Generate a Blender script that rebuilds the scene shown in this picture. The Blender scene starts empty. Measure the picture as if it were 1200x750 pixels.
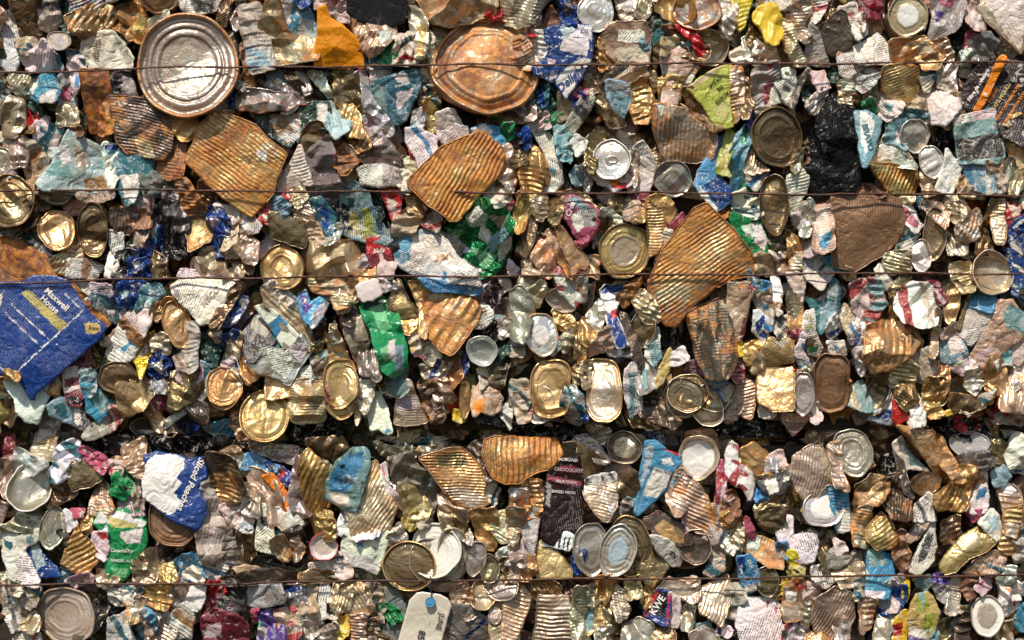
import bpy, bmesh, math, random
import numpy as np
from mathutils import Vector

# ---------------------------------------------------------------- scene basics
S = 0.00125                     # metres per photograph pixel on the face of the bales
CX, CY = 600.0, 375.0
COL = bpy.context.scene.collection
scn = bpy.context.scene
R_ = random.Random(7)

PAL = {  # key: (rgb base colour, metallic, roughness)
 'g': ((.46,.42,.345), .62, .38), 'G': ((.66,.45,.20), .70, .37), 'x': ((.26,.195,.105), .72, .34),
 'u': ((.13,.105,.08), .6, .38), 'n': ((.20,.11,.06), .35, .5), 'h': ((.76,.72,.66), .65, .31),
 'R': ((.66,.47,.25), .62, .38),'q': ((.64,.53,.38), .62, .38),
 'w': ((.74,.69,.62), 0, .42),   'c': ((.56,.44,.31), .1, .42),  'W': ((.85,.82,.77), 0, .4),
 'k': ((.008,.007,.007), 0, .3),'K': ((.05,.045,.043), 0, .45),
 'b': ((.010,.045,.22), 0, .36), 's': ((.07,.29,.50), 0, .42), 'S': ((.42,.53,.58), 0, .42),
 't': ((.03,.14,.175), 0, .45),  'T': ((.20,.36,.40), 0, .45),
 'i': ((.20,.50,.25), 0, .3), 'e': ((.015,.26,.08), 0, .28),   'E': ((.02,.06,.045), 0, .42),'l': ((.40,.42,.06), 0, .42),
 'y': ((.72,.50,.03), 0, .4),  'Y': ((.56,.46,.14), 0, .45),
 'o': ((.92,.29,.005), 0, .45),   'r': ((.48,.02,.02), 0, .38),  'p': ((.42,.08,.14), 0, .45),
 'P': ((.62,.50,.48), 0, .45),   'm': ((.20,.025,.04), 0, .42),   'v': ((.09,.05,.25), 0, .4),
 'V': ((.40,.38,.385), 0, .42),   'B': ((.020,.008,.007), 0, .5),'d': ((.20,.185,.155), .1, .5),
 'a': ((.42,.36,.30), .1, .5),
}
METAL = set('gGxunhRq')

# ---------------------------------------------------------------- materials
def nd(nt, t, loc=None, **kw):
    n = nt.nodes.new(t)
    for k, v in kw.items(): setattr(n, k, v)
    return n

def uber(name, film=0.0, coat=0.0):
    m = bpy.data.materials.new(name); m.use_nodes = True
    nt = m.node_tree; L = nt.links.new
    bs = nt.nodes['Principled BSDF']
    def val(x, sock):
        if isinstance(x, (int, float)): sock.default_value = x
        else: L(x, sock)
    def M(op, a, b=None, c=None, clamp=False):
        n = nd(nt, 'ShaderNodeMath', operation=op, use_clamp=clamp)
        val(a, n.inputs[0])
        if b is not None: val(b, n.inputs[1])
        if c is not None: val(c, n.inputs[2])
        return n.outputs[0]
    def ss(x, lo, hi):
        n = nd(nt, 'ShaderNodeMapRange', interpolation_type='SMOOTHSTEP')
        val(x, n.inputs[0]); val(lo, n.inputs[1]); val(hi, n.inputs[2])
        return n.outputs[0]
    def mix(f, a, b, blend='MIX'):
        n = nd(nt, 'ShaderNodeMix', data_type='RGBA', blend_type=blend)
        val(f, n.inputs[0])
        for x, s in ((a, n.inputs[6]), (b, n.inputs[7])):
            if isinstance(x, tuple): s.default_value = (*x, 1)
            else: L(x, s)
        return n.outputs[2]
    acol = nd(nt, 'ShaderNodeAttribute', attribute_name='col')
    aprm = nd(nt, 'ShaderNodeAttribute', attribute_name='prm')
    aprn = nd(nt, 'ShaderNodeAttribute', attribute_name='prn')
    auv = nd(nt, 'ShaderNodeAttribute', attribute_name='luv')
    sp = nd(nt, 'ShaderNodeSeparateXYZ'); L(aprm.outputs['Vector'], sp.inputs[0])
    metal, rough, rust = sp.outputs
    sn = nd(nt, 'ShaderNodeSeparateXYZ'); L(aprn.outputs['Vector'], sn.inputs[0])
    prnt, crink, wear = sn.outputs
    tc = nd(nt, 'ShaderNodeTexCoord'); oi = nd(nt, 'ShaderNodeObjectInfo')
    w = M('MULTIPLY', oi.outputs['Random'], 57.0)
    def noise(scale, detail=4, rg=.6, dist=0, off=0.0, vec=None):
        n = nd(nt, 'ShaderNodeTexNoise', noise_dimensions='4D')
        L(vec or tc.outputs['Object'], n.inputs['Vector'])
        L(M('ADD', w, off), n.inputs['W'])
        n.inputs['Scale'].default_value = scale; n.inputs['Detail'].default_value = detail
        n.inputs['Roughness'].default_value = rg; n.inputs['Distortion'].default_value = dist
        return n.outputs['Fac']
    nA = noise(38, 9, .68); nB = noise(95, 6, .7, .4, 9); nC = noise(16, 3, .5, 0, 21); nD = noise(330, 3, .6, 0, 33)
    # rust: mask grows with the rust attribute
    thr = M('SUBTRACT', .68, M('MULTIPLY', rust, .25))
    rm = ss(M('ADD', M('MULTIPLY', nA, .55), M('MULTIPLY', nB, .45)), M('SUBTRACT', thr, .07), M('ADD', thr, .10))
    rm = M('MULTIPLY', rm, ss(rust, 0.0, .08))
    cr = nd(nt, 'ShaderNodeValToRGB'); L(M('ADD', M('MULTIPLY', nB, .65), M('MULTIPLY', noise(11, 3, .6, .5, 91), .35)), cr.inputs[0])
    e = cr.color_ramp.elements
    e[0].position = .37; e[0].color = (.05,.014,.006,1)
    e[1].position = .64; e[1].color = (.68,.38,.11,1)
    x = e.new(.46); x.color = (.30,.075,.012,1)
    x = e.new(.54); x.color = (.62,.25,.035,1)
    base = mix(M('MULTIPLY', rm, .9), acol.outputs['Color'], cr.outputs[0])
    # stains and grime
    base = mix(M('MULTIPLY', ss(nC, .38, .62), M('MULTIPLY', M('ADD', M('ADD', metal, M('MULTIPLY', wear, .65)), .05, clamp=True), .68)), base, mix(.75, base, (.55,.33,.15), 'MULTIPLY'))
    base = mix(M('MULTIPLY', ss(nB, .56, .72), M('ADD', .08, M('MULTIPLY', M('ADD', metal, wear, clamp=True), .52))), base, (.055,.036,.022))
    # wear: pale scratches showing through print
    nR = noise(34, 2, .5, .6, 71)
    fold = M('SUBTRACT', 1.0, ss(M('ABSOLUTE', M('SUBTRACT', nR, .5)), 0.0, .022))
    wm = M('MULTIPLY', M('MULTIPLY', fold, ss(nA, .45, .6)), M('MULTIPLY', wear, .7))
    base = mix(wm, base, (.62,.58,.54))
    clo = M('SUBTRACT', .74, M('MULTIPLY', wear, .15))
    chip = M('MULTIPLY', ss(nB, clo, M('ADD', clo, .03)), M('MULTIPLY', wear, 1.2, clamp=True))
    base = mix(chip, base, (.60,.55,.48))
    # fine print: broken rows of dark dashes in label coordinates
    su = nd(nt, 'ShaderNodeSeparateXYZ'); L(auv.outputs['Vector'], su.inputs[0])
    row = M('MULTIPLY', su.outputs[1], 300.0)
    rf = M('FRACT', row); ri = M('FLOOR', row)
    rowm = M('MULTIPLY', ss(rf, .32, .42), M('SUBTRACT', 1.0, ss(rf, .72, .82)))
    cb = nd(nt, 'ShaderNodeCombineXYZ'); L(M('MULTIPLY', su.outputs[0], 380.0), cb.inputs[0]); L(M('MULTIPLY', ri, 7.3), cb.inputs[1])
    nw = nd(nt, 'ShaderNodeTexNoise', noise_dimensions='2D'); L(cb.outputs[0], nw.inputs['Vector']); nw.inputs['Scale'].default_value = 1.0; nw.inputs['Detail'].default_value = 1
    blk = ss(noise(24, 1, .5, 0, 44), .47, .53)
    pm = M('MULTIPLY', M('MULTIPLY', rowm, ss(nw.outputs['Fac'], .42, .5)), M('MULTIPLY', prnt, blk))
    lum = nd(nt, 'ShaderNodeRGBToBW'); L(acol.outputs['Color'], lum.inputs[0])
    ink = mix(ss(lum.outputs[0], .10, .2), (.62,.60,.60), (.05,.045,.06))
    base = mix(M('MULTIPLY', pm, M('ADD', .22, M('MULTIPLY', ss(lum.outputs[0], .10, .2), .6))), base, ink)
    L(base, bs.inputs['Base Color'])
    L(M('ADD', .22, M('MULTIPLY', ss(lum.outputs[0], .004, .03), .38)), bs.inputs['Specular IOR Level'])
    met = M('MULTIPLY', metal, M('SUBTRACT', 1.0, M('MULTIPLY', rm, .6)))
    met = M('MULTIPLY', met, M('SUBTRACT', 1.0, M('MULTIPLY', ss(nB, .56, .72), .5)))
    L(met, bs.inputs['Metallic'])
    ro = M('ADD', rough, M('MULTIPLY', M('SUBTRACT', nA, .5), .5))
    ro = M('ADD', ro, M('MULTIPLY', rm, .16), clamp=True)
    L(ro, bs.inputs['Roughness'])
    # relief: fine grain plus creases on crinkled things
    hgt = M('ADD', M('MULTIPLY', nD, .00035), M('MULTIPLY', M('MULTIPLY', nA, crink), .0009))
    rd = M('MINIMUM', M('ABSOLUTE', M('SUBTRACT', nR, .5)), .12)
    rd2 = M('MINIMUM', M('ABSOLUTE', M('SUBTRACT', noise(85, 2, .5, .8, 83), .5)), .1)
    hgt = M('ADD', hgt, M('MULTIPLY', M('ADD', M('MULTIPLY', rd, .020), M('MULTIPLY', rd2, .006)), crink))
    hgt = M('ADD', hgt, M('MULTIPLY', rm, M('MULTIPLY', nB, .0009)))
    bp = nd(nt, 'ShaderNodeBump'); bp.inputs['Distance'].default_value = 1.0; bp.inputs['Strength'].default_value = .8
    L(hgt, bp.inputs['Height']); L(bp.outputs[0], bs.inputs['Normal'])
    if film:
        bs.inputs['Transmission Weight'].default_value = film; bs.inputs['IOR'].default_value = 1.15
    if coat:
        bs.inputs['Coat Weight'].default_value = coat; bs.inputs['Coat Roughness'].default_value = .12
    return m

MAT = uber('weathered_surface'); MATF = uber('clear_film', film=.55, coat=.5); MATC = uber('glossy_paint', coat=.08)

# ---------------------------------------------------------------- mesh helpers
def new_mesh(name, V, F, mat, smooth=True):
    """F: list/array of quads (n,4) or mixed list"""
    me = bpy.data.meshes.new(name)
    V = np.asarray(V, dtype=np.float32)
    me.vertices.add(len(V)); me.vertices.foreach_set('co', V.ravel())
    if isinstance(F, np.ndarray):
        n, k = F.shape; loops = F.ravel().astype(np.int32)
        starts = np.arange(0, n*k, k, dtype=np.int32); tot = np.full(n, k, dtype=np.int32)
    else:
        loops = np.array([i for f in F for i in f], dtype=np.int32)
        tot = np.array([len(f) for f in F], dtype=np.int32)
        starts = np.concatenate([[0], np.cumsum(tot)[:-1]]).astype(np.int32); n = len(F)
    me.loops.add(len(loops)); me.loops.foreach_set('vertex_index', loops)
    me.polygons.add(n); me.polygons.foreach_set('loop_start', starts)
    me.polygons.foreach_set('use_smooth', np.full(n, smooth, dtype=bool))
    me.update(calc_edges=True)
    if me.validate(): pass
    me.materials.append(mat)
    return me

def attrs(me, col, prm, prn, luv=None):
    n = len(me.vertices)
    def full(x, k):
        x = np.asarray(x, dtype=np.float32)
        if x.ndim == 1: x = np.tile(x, (n, 1))
        return x[:n, :k]
    c = full(col, 3); c4 = np.concatenate([c, np.ones((n, 1), np.float32)], 1)
    me.attributes.new('col', 'FLOAT_COLOR', 'POINT').data.foreach_set('color', np.ascontiguousarray(c4).ravel())
    me.attributes.new('prm', 'FLOAT_VECTOR', 'POINT').data.foreach_set('vector', np.ascontiguousarray(full(prm, 3)).ravel())
    me.attributes.new('prn', 'FLOAT_VECTOR', 'POINT').data.foreach_set('vector', np.ascontiguousarray(full(prn, 3)).ravel())
    if luv is None: luv = np.zeros((n, 3), np.float32)
    me.attributes.new('luv', 'FLOAT_VECTOR', 'POINT').data.foreach_set('vector', np.ascontiguousarray(full(luv, 3)).ravel())

def link(name, me, parent=None, loc=None):
    o = bpy.data.objects.new(name, me); COL.objects.link(o)
    if parent is not None: o.parent = parent
    if loc is not None: o.location = loc
    return o

def chaikin(P, cut, it):
    for _ in range(it):
        Q = np.roll(P, -1, 0)
        P = np.stack([P*(1-cut)+Q*cut, P*cut+Q*(1-cut)], 1).reshape(-1, 2)
    return P

def resample(P, step):
    Q = np.roll(P, -1, 0); out = []
    for a, b in zip(P, Q):
        k = max(1, int(np.hypot(*(b-a))/step))
        out.append(a + (b-a)*(np.arange(k)/k)[:, None])
    return np.concatenate(out)

def inside(P, x, y):
    r = np.zeros(x.shape, bool)
    Q = np.roll(P, -1, 0)
    for (x0, y0), (x1, y1) in zip(P, Q):
        if y0 == y1: continue
        c = ((y0 > y) != (y1 > y)) & (x < (x1-x0)*(y-y0)/(y1-y0)+x0)
        r ^= c
    return r

def near(P, pts):
    """distance and nearest point on closed outline P"""
    Q = np.roll(P, -1, 0); d = Q-P; L2 = (d**2).sum(1)+1e-12
    best = np.full(len(pts), 1e9); bp = np.zeros((len(pts), 2))
    for i in range(len(P)):
        t = np.clip(((pts-P[i])@d[i])/L2[i], 0, 1)
        q = P[i]+t[:, None]*d[i]; e = ((pts-q)**2).sum(1)
        m = e < best; best[m] = e[m]; bp[m] = q[m]
    return np.sqrt(best), bp

class Crumple:
    """random sharp folds: sums of |n.p - c| with domain warp; smooth dents"""
    def __init__(s, rng, size, amp, fine=1.0):
        s.k = []
        for octv, (n, sc) in enumerate(((5, 1.0), (6, .45*fine), (7, .2*fine))):
            for _ in range(n):
                a = rng.uniform(0, math.pi*2); c = rng.uniform(-.5, .5)*size
                s.k.append((math.cos(a), math.sin(a), c, rng.choice((-1, 1))*rng.uniform(.4, 1)*sc, rng.uniform(0, 6.28), rng.uniform(8, 25)/size*.5))
        s.size = size; s.amp = amp; s.pl = []
    def pleats(s, rng, size, slope, n=2):
        for _ in range(n):
            lam = size*rng.uniform(.3, .75); a = rng.uniform(0, math.pi)
            s.pl.append((math.cos(a)/lam, math.sin(a)/lam, rng.random(), slope*lam*.5*rng.uniform(.4, 1), rng.uniform(.25, .75), rng.uniform(0, 6.28), rng.uniform(.4, 1.1)))
        return s
    def __call__(s, x, y):
        h = 0
        for nx, ny, c, a, ph, fr in s.k:
            wv = .05*s.size*np.sin(fr*(x*ny-y*nx)+ph)
            h = h + a*(np.abs(nx*x+ny*y-c+wv)-.25*s.size)
        h = h/s.size*s.amp
        for px_, py_, ph, am, asym, p2, bend in s.pl:
            t = px_*x+py_*y
            q = (-py_*x+px_*y)
            t = t+ph+.10*bend*np.sin(q*2.6+p2); f = t-np.floor(t)
            tri = np.where(f < asym, f/asym, (1-f)/(1-asym))-.5
            h = h+am*tri*np.clip(.75+.6*np.sin(q*2.1+p2*1.7), .1, 1.2)
        return h

def grid_surface(P, step):
    """quads filling outline P, edge verts snapped onto it -> pts (n,2), F, ring edges"""
    lo = P.min(0)-step; hi = P.max(0)+step
    nx = int((hi[0]-lo[0])/step)+2; ny = int((hi[1]-lo[1])/step)+2
    xs = lo[0]+np.arange(nx)*step; ys = lo[1]+np.arange(ny)*step
    gx, gy = np.meshgrid(xs[:-1]+step/2, ys[:-1]+step/2)
    ins = inside(P, gx, gy)
    j, i = np.nonzero(ins)
    if len(j) < 4: return None
    q = np.stack([j*nx+i, j*nx+i+1, (j+1)*nx+i+1, (j+1)*nx+i], 1)
    u, inv = np.unique(q, return_inverse=True); F = inv.reshape(q.shape)
    pts = np.stack([xs[u % nx], ys[u//nx]], 1)
    E = np.concatenate([F[:, [0, 1]], F[:, [1, 2]], F[:, [2, 3]], F[:, [3, 0]]])
    Es = np.sort(E, 1); key = Es[:, 0].astype(np.int64)*(len(pts)+1)+Es[:, 1]
    _, idx, cnt = np.unique(key, return_index=True, return_counts=True)
    ring = E[idx[cnt == 1]]
    b = np.unique(ring)
    d, bp = near(P, pts[b]); ok = d < step*1.6
    pts[b[ok]] = bp[ok]
    return pts, F, ring

def tube(path, r, closed=False, seg=6):
    n = len(path); V = []; F = []
    for i in range(n):
        a = path[(i-1) % n] if (closed or i > 0) else path[i]
        b = path[(i+1) % n] if (closed or i < n-1) else path[i]
        t = (b-a); t = t/(np.linalg.norm(t)+1e-9)
        up = np.array([0, 1., 0]); s_ = np.cross(t, up); s_ /= (np.linalg.norm(s_)+1e-9); u_ = np.cross(s_, t)
        rr = r[i] if hasattr(r, '__len__') else r
        for k in range(seg):
            an = 2*math.pi*k/seg
            V.append(path[i]+rr*(math.cos(an)*s_+math.sin(an)*u_))
    m = n if closed else n-1
    for i in range(m):
        j = (i+1) % n
        for k in range(seg):
            k2 = (k+1) % seg
            F.append((i*seg+k, i*seg+k2, j*seg+k2, j*seg+k))
    return np.array(V), np.array(F, dtype=np.int64)

# ---------------------------------------------------------------- item builder
TILE = [0, 0]
def px(u, v): return TILE[0]*200+u*2.0, TILE[1]*150+v*2.0
def wx(x, y): return (x-CX)*S, (CY-y)*S
LEVEL = .0075
ITEMS = []

def varied(rgb, rng, s=.10):
    return tuple(max(0.004, c*rng.uniform(1-s, 1+s)) for c in rgb)

def surf_item(kind, key, rust, pts, o, rng, name, parent_loc=None):
    """returns root object.  kind S sheet, C can side, B crumpled blob"""
    W = np.array([wx(*px(u, v)) for u, v in pts])
    c = W.mean(0); P0 = W-c
    area = .5*abs(np.sum(P0[:, 0]*np.roll(P0[:, 1], -1)-np.roll(P0[:, 0], -1)*P0[:, 1]))
    # keep counter-clockwise
    if np.sum(P0[:, 0]*np.roll(P0[:, 1], -1)-np.roll(P0[:, 0], -1)*P0[:, 1]) < 0: P0 = P0[::-1]
    size = math.sqrt(area)
    if size < .2:   # torn, angular outline: a kink on every side
        Q = []
        jf = {'S': .035, 'C': .06, 'B': .10}[kind]*o.get('j', 1.0)*(.35 if kind == 'S' and size > .055 else 1)
        for p, q in zip(P0, np.roll(P0, -1, 0)):
            e_ = q-p; l = np.hypot(*e_); nn = np.array([e_[1], -e_[0]])
            Q.append(p)
            if l > .012: Q.append(p+e_*rng.uniform(.3, .7)+nn*rng.uniform(-jf*1.3, jf))
        P0 = np.array(Q)
    P = chaikin(P0, (.035 if size > .055 else .07) if kind == 'S' else .10, 1); P = chaikin(P, .25, 1)
    grow = o.get('gr', .0022 if kind == 'S' else .0044)
    Nn = np.roll(P, -1, 0)-np.roll(P, 1, 0); Nn = np.stack([Nn[:, 1], -Nn[:, 0]], 1); Nn /= (np.linalg.norm(Nn, axis=1, keepdims=True)+1e-9)
    P = P+Nn*grow
    P = resample(P, .0028)
    # ragged, dented outline
    a = np.arctan2(P[:, 1], P[:, 0]); j = np.zeros(len(P))
    for f, am in ((5, .25), (11, .18), (23, .12)):
        j += am*np.sin(f*a+rng.uniform(0, 6.28))
    rag = o.get('j', 1.0)
    P = P*(1+(j*.0022*rag/ max(size*.5, .01)))[:, None]
    ang = math.radians(o.get('a', rng.uniform(0, 180)))
    ca, sa = math.cos(ang), math.sin(ang)
    rib = o.get('r', 0)*S; step = .00118 if not rib else min(.00118, rib/4.2)
    if size > .12: step = max(step, .0011)
    if size < .03: step = .001
    G = grid_surface(P, step)
    if G is None: return None
    pts2, F, ring = G
    cl = o.get('k', {'S': 2.4, 'C': 3.0, 'B': 4.6}[kind])*1.35
    amp = cl*.0036*min(1.4, max(.5, size/.06))
    cr = Crumple(rng, size*1.6, amp, o.get('f', 1.0))
    kf = o.get('k', 3.0)/3.0
    cr.pleats(rng, max(.02, size), {'S': .16, 'C': .55, 'B': .75}[kind]*min(1.6, kf)*(.6 if size > .09 else 1), 2 if kind == 'S' else 3)
    if kind != 'S' and size < .12:   # one long sharp fold right across the piece
        a_ = rng.uniform(0, math.pi); cr.k.append((math.cos(a_), math.sin(a_), rng.uniform(-.18, .18)*size, rng.choice((-1, 1, 1))*.42*size*1.6/max(amp, 1e-4)*.9, rng.uniform(0, 6), 6/size))
    tmax = {'S': .24, 'C': .34, 'B': .42}[kind]*min(1, .05/size)
    tx, tz = rng.uniform(-tmax, tmax), rng.uniform(-tmax*1.3, tmax*.9)
    if 'tx' in o: tx = o['tx']
    if 'tz' in o: tz = o['tz']
    vv = -P[:, 0]*sa+P[:, 1]*ca; uu = P[:, 0]*ca+P[:, 1]*sa
    umin, umax, vmin, vmax = uu.min(), uu.max(), vv.min(), vv.max()
    H = o.get('h', {'S': 2.5, 'C': 12, 'B': 7}[kind])*.001*min(1.6, max(.5, size/.055))
    rr_ = {'S': .0014, 'C': .0026, 'B': .0026}[kind]*min(1.5, max(.5, size/.05))
    nf = rng.uniform(0, 6.28); nf2 = rng.uniform(0, 6.28)
    ribamp = o.get('ra', 1.0)*rib*(.12 if size > .08 else .15)
    def height(p, d=None, ribs=True):
        x, y = p[:, 0], p[:, 1]
        if d is None: d, _ = near(P, p)
        e = np.clip(d/rr_, 0, 1)
        eb = np.clip(d/(size*.55+.004), 0, 1)
        h = min(H, .0022)*np.sqrt(np.clip(1-(1-e)**2, 0, 1))+max(0, H-.0022)*(1-(1-eb)**1.25)
        u = x*ca+y*sa; v = -x*sa+y*ca
        if kind == 'C':
            t = np.clip((u-(umin+umax)/2)/((umax-umin)/2+1e-6), -1, 1)
            h = h*.3+H*1.0*np.sqrt(1-.93*t*t)
        h = h+cr(x, y)+tx*x+tz*y
        if rib and ribs:
            wv = v+.16*cr(x*1.0, y)+.0022*np.sin(u*24+nf2+v*15)+.0011*np.sin(u*55+nf)+.0005*np.sin(u*170+nf2)
            msk = np.clip(d/.004, 0, 1)
            if kind == 'C': 
                tv = (v-vmin)/(vmax-vmin+1e-6); msk = msk*np.clip((tv-.10)*12, 0, 1)*np.clip((.92-tv)*12, 0, 1)
            s_ = np.sin(2*math.pi*wv/rib)
            msk = msk*np.clip(.8+.45*np.sin(x*70+nf2+1.5*np.sin(y*50))+.3*np.sin(y*130+nf), .15, 1.3)
            h = h+ribamp*np.sign(s_)*np.abs(s_)**.8*msk
        h = h+.00012*np.sin(x*420+nf+2*np.sin(y*90))*np.sin(y*350+nf2+2*np.sin(x*70))
        return h
    d, _ = near(P, pts2)
    h = height(pts2, d)
    # back skirt
    b = np.unique(ring); mp = -np.ones(len(pts2), dtype=np.int64); mp[b] = np.arange(len(b))+len(pts2)
    T = {'S': .006, 'C': .028, 'B': .026}[kind]*o.get('th', 1.0)
    shr = {'S': .97, 'C': .84, 'B': .84}[kind]
    Vf = np.stack([pts2[:, 0], -h, pts2[:, 1]], 1)
    mid = pts2[b]*(1-(1-shr)*.25); Vm = np.stack([mid[:, 0], -(h[b]-T*.45), mid[:, 1]], 1)
    back = pts2[b]*shr; Vb = np.stack([back[:, 0], -(h[b]*.3-T), back[:, 1]], 1)
    nb = len(b)
    m1 = mp[ring]
    Fs = np.stack([m1[:, 1], m1[:, 0], m1[:, 0]+nb, m1[:, 1]+nb], 1)
    Fs2 = np.stack([m1[:, 1], m1[:, 0], m1[:, 0]+nb, m1[:, 1]+nb], 1)+nb*(m1[:, :1] > -1)
    V = np.concatenate([Vf, Vf[b], Vm, Vb]); FF = np.concatenate([F[:, ::1], Fs, Fs2])
    rgb, me_, ro = PAL[key]; rgb = np.array(varied(rgb, rng))
    metalbase = key in METAL
    colr = np.tile(rgb, (len(V), 1)).astype(np.float32)
    prm = np.tile(np.array([me_, ro, rust/9.0]), (len(V), 1)).astype(np.float32)
    if metalbase or o.get('m') is None:
        dd = np.concatenate([d, np.zeros(len(V)-len(d))])
        edge = np.clip(1-dd/(.006+.003*np.sin(V[:, 0]*90+nf)), 0, 1)
        prm[:, 2] = np.clip(prm[:, 2]+edge*(.30 if metalbase else .12)*(rust > 0)+.18*(rust > 4)*np.sin(V[:, 0]*55+nf)*np.sin(V[:, 2]*60+nf2), 0, 1.15)
    if name == 'paper_tag': colr[:] = (.80, .72, .58)
    if o.get('m'): prm[:, 1] = .28
    if o.get('foil'): prm[:, 0] = .55; prm[:, 1] = .3
    wear = o.get('w', 1.0 if not metalbase else 0.1)
    prn = np.tile(np.array([1.0 if (o.get('t') and not metalbase) else 0.0, o.get('cr', .4 if metalbase else .8), wear]), (len(V), 1)).astype(np.float32)
    luv = np.zeros((len(V), 3), np.float32)
    xy = np.concatenate([pts2, pts2[b], pts2[b], pts2[b]])
    luv[:, 0] = xy[:, 0]*ca+xy[:, 1]*sa; luv[:, 1] = -xy[:, 0]*sa+xy[:, 1]*ca
    pch = o.get('auto', 1)
    if not metalbase and not o.get('reg') and pch and not o.get('film') and not o.get('text') and key in 'wWcaPSTV' and size > .02 and rng.random() < .75:
        fam = rng.choice((((.03,.12,.15), (.5,.47,.42)), ((.35,.05,.05), (.62,.56,.48)), ((.10,.09,.09), (.45,.42,.38)), ((.05,.2,.36), (.62,.6,.56)), ((.30,.16,.07), (.5,.42,.3))))
        ax_ = rng.random() < .5; cc_ = luv[:, 0] if ax_ else luv[:, 1]
        cc_ = cc_+.0012*np.sin(xy[:, 0]*160+1)+.0012*np.sin(xy[:, 1]*210)
        lo_ = cc_.min(); sp_ = cc_.max()-lo_; tt = (cc_-lo_)/sp_
        q0 = rng.uniform(.05, .8); m_ = (tt > q0) & (tt < q0+rng.uniform(.07, .3)); colr[m_] = fam[0]
        q1_ = rng.uniform(.05, .8); m_ = (tt > q1_) & (tt < q1_+rng.uniform(.03, .12)); colr[m_] = fam[1]
        bl = np.sin(xy[:, 0]*rng.uniform(150, 320)+nf)+np.sin(xy[:, 1]*rng.uniform(150, 320)+nf2)+np.sin((xy[:, 0]+xy[:, 1])*260)
        if rng.random() < .6: colr[bl > 1.25] = fam[0] if rng.random() < .6 else varied((.25,.2,.16), rng, .3)
    # wavy edge for painted regions
    def regpoly(rp, jit=.6):
        Q = np.array([wx(*px(u, v)) for u, v in rp])-c
        Q = resample(Q, .002)
        n = len(Q); k = np.arange(n)
        return Q+np.stack([np.sin(k*1.7+nf)+1.3*np.sin(k*.53+nf2), np.cos(k*2.3+nf2)+1.3*np.cos(k*.61+nf)], 1)*.0009*jit
    patches = []
    for rk, rp, mode in o.get('reg', []):
        rc, rm_, rr2 = PAL[rk]; rc = np.array(varied(rc, rng))
        Q = regpoly(rp)
        if metalbase and rk not in METAL and mode != 'paint':
            patches.append((rk, rc, rr2, Q)); continue
        m = inside(Q, xy[:, 0], xy[:, 1])
        colr[m] = rc; prm[m, 0] = rm_; prm[m, 1] = rr2
        if rk in METAL: prn[m, 0] = 0
    mat = MATF if o.get('film') else (MATC if o.get('m') else MAT)
    me = new_mesh(name, V, FF, mat); attrs(me, colr, prm, prn, luv)
    loc = (c[0], -o['z']*LEVEL, c[1])
    if metalbase:
        root = bpy.data.objects.new(name, None); root.empty_display_size = .02; COL.objects.link(root); root.location = loc
        link('can_body' if kind != 'S' else 'metal_panel', me, root)
        # rolled rim / folded edge along part of the outline
        if size > .022:
            hp = height(P*.985, ribs=False)
            path = np.stack([P[:, 0], -(hp+.0006), P[:, 1]], 1)
            if kind == 'C':
                e = vv > vmin+.86*(vmax-vmin) if rng.random() < .5 else vv < vmin+.14*(vmax-vmin)
                nm = 'rim'; r0 = .0015
            else:
                st = rng.uniform(0, 6.28); aa = (a-st) % (2*math.pi); e = aa < rng.uniform(2.2, 4.5)
                nm = 'folded_edge'; r0 = .0011
            k = np.nonzero(e)[0]
            if len(k) > 5:
                # rotate so the run is contiguous
                gaps = np.nonzero(np.diff(k) > 1)[0]
                if len(gaps): k = np.concatenate([k[gaps[0]+1:], k[:gaps[0]+1]])
                k = k[:len(k)]
                br = np.nonzero((np.abs(np.diff(k)) > 1) & (np.abs(np.diff(k)) < len(P)-2))[0]
                if len(br): k = k[:br[0]+1]
                if len(k) > 5:
                    Vt, Ft = tube(path[k], r0)
                    mt = new_mesh(nm, Vt, Ft, MAT)
                    ec = np.array(rgb)*.8+.08
                    attrs(mt, ec, (me_, .35, min(1, rust/9+.15)), (0, .3, 0))
                    link(nm, mt, root)
        for rk, rc, rr2, Q in patches:
            g = grid_surface(Q, .0012)
            if g is None: continue
            q2, qF, qr = g
            keep = inside(P, q2[:, 0], q2[:, 1]); 
            fk = keep[qF].all(1); qF = qF[fk]
            if len(qF) < 4: continue
            hh = height(q2)+.0007+.0004*np.sin(q2[:, 0]*300+nf)
            mp2 = new_mesh('paper_label', np.stack([q2[:, 0], -hh, q2[:, 1]], 1), qF, MAT)
            lv = np.zeros((len(q2), 3), np.float32); lv[:, 0] = q2[:, 0]*ca+q2[:, 1]*sa; lv[:, 1] = -q2[:, 0]*sa+q2[:, 1]*ca
            attrs(mp2, rc, (0, rr2, 0), (1.0 if o.get('t') else .0, .8, .9), lv)
            link('paper_label', mp2, root)
    else:
        root = link(name, me, None, loc)
    for (txt, u, v, sz, an, tk, shear) in o.get('text', []):
        cu = bpy.data.curves.new('lettering', 'FONT'); cu.body = txt; cu.size = sz*S; cu.shear = shear
        cu.align_x = 'CENTER'; cu.align_y = 'CENTER'; cu.resolution_u = 2; cu.space_line = .85
        cu.offset = .022*sz*S
        to = bpy.data.objects.new('tmp', cu); COL.objects.link(to)
        dg = bpy.context.evaluated_depsgraph_get(); dg.update()
        tm = bpy.data.meshes.new_from_object(to.evaluated_get(dg))
        bpy.data.objects.remove(to); bpy.data.curves.remove(cu)
        bm = bmesh.new(); bm.from_mesh(tm); bmesh.ops.triangulate(bm, faces=bm.faces)
        for _ in range(2):
            es = [e for e in bm.edges if e.calc_length() > .003]
            if es: bmesh.ops.subdivide_edges(bm, edges=es, cuts=1); bmesh.ops.triangulate(bm, faces=bm.faces)
        bm.to_mesh(tm); bm.free()
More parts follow.
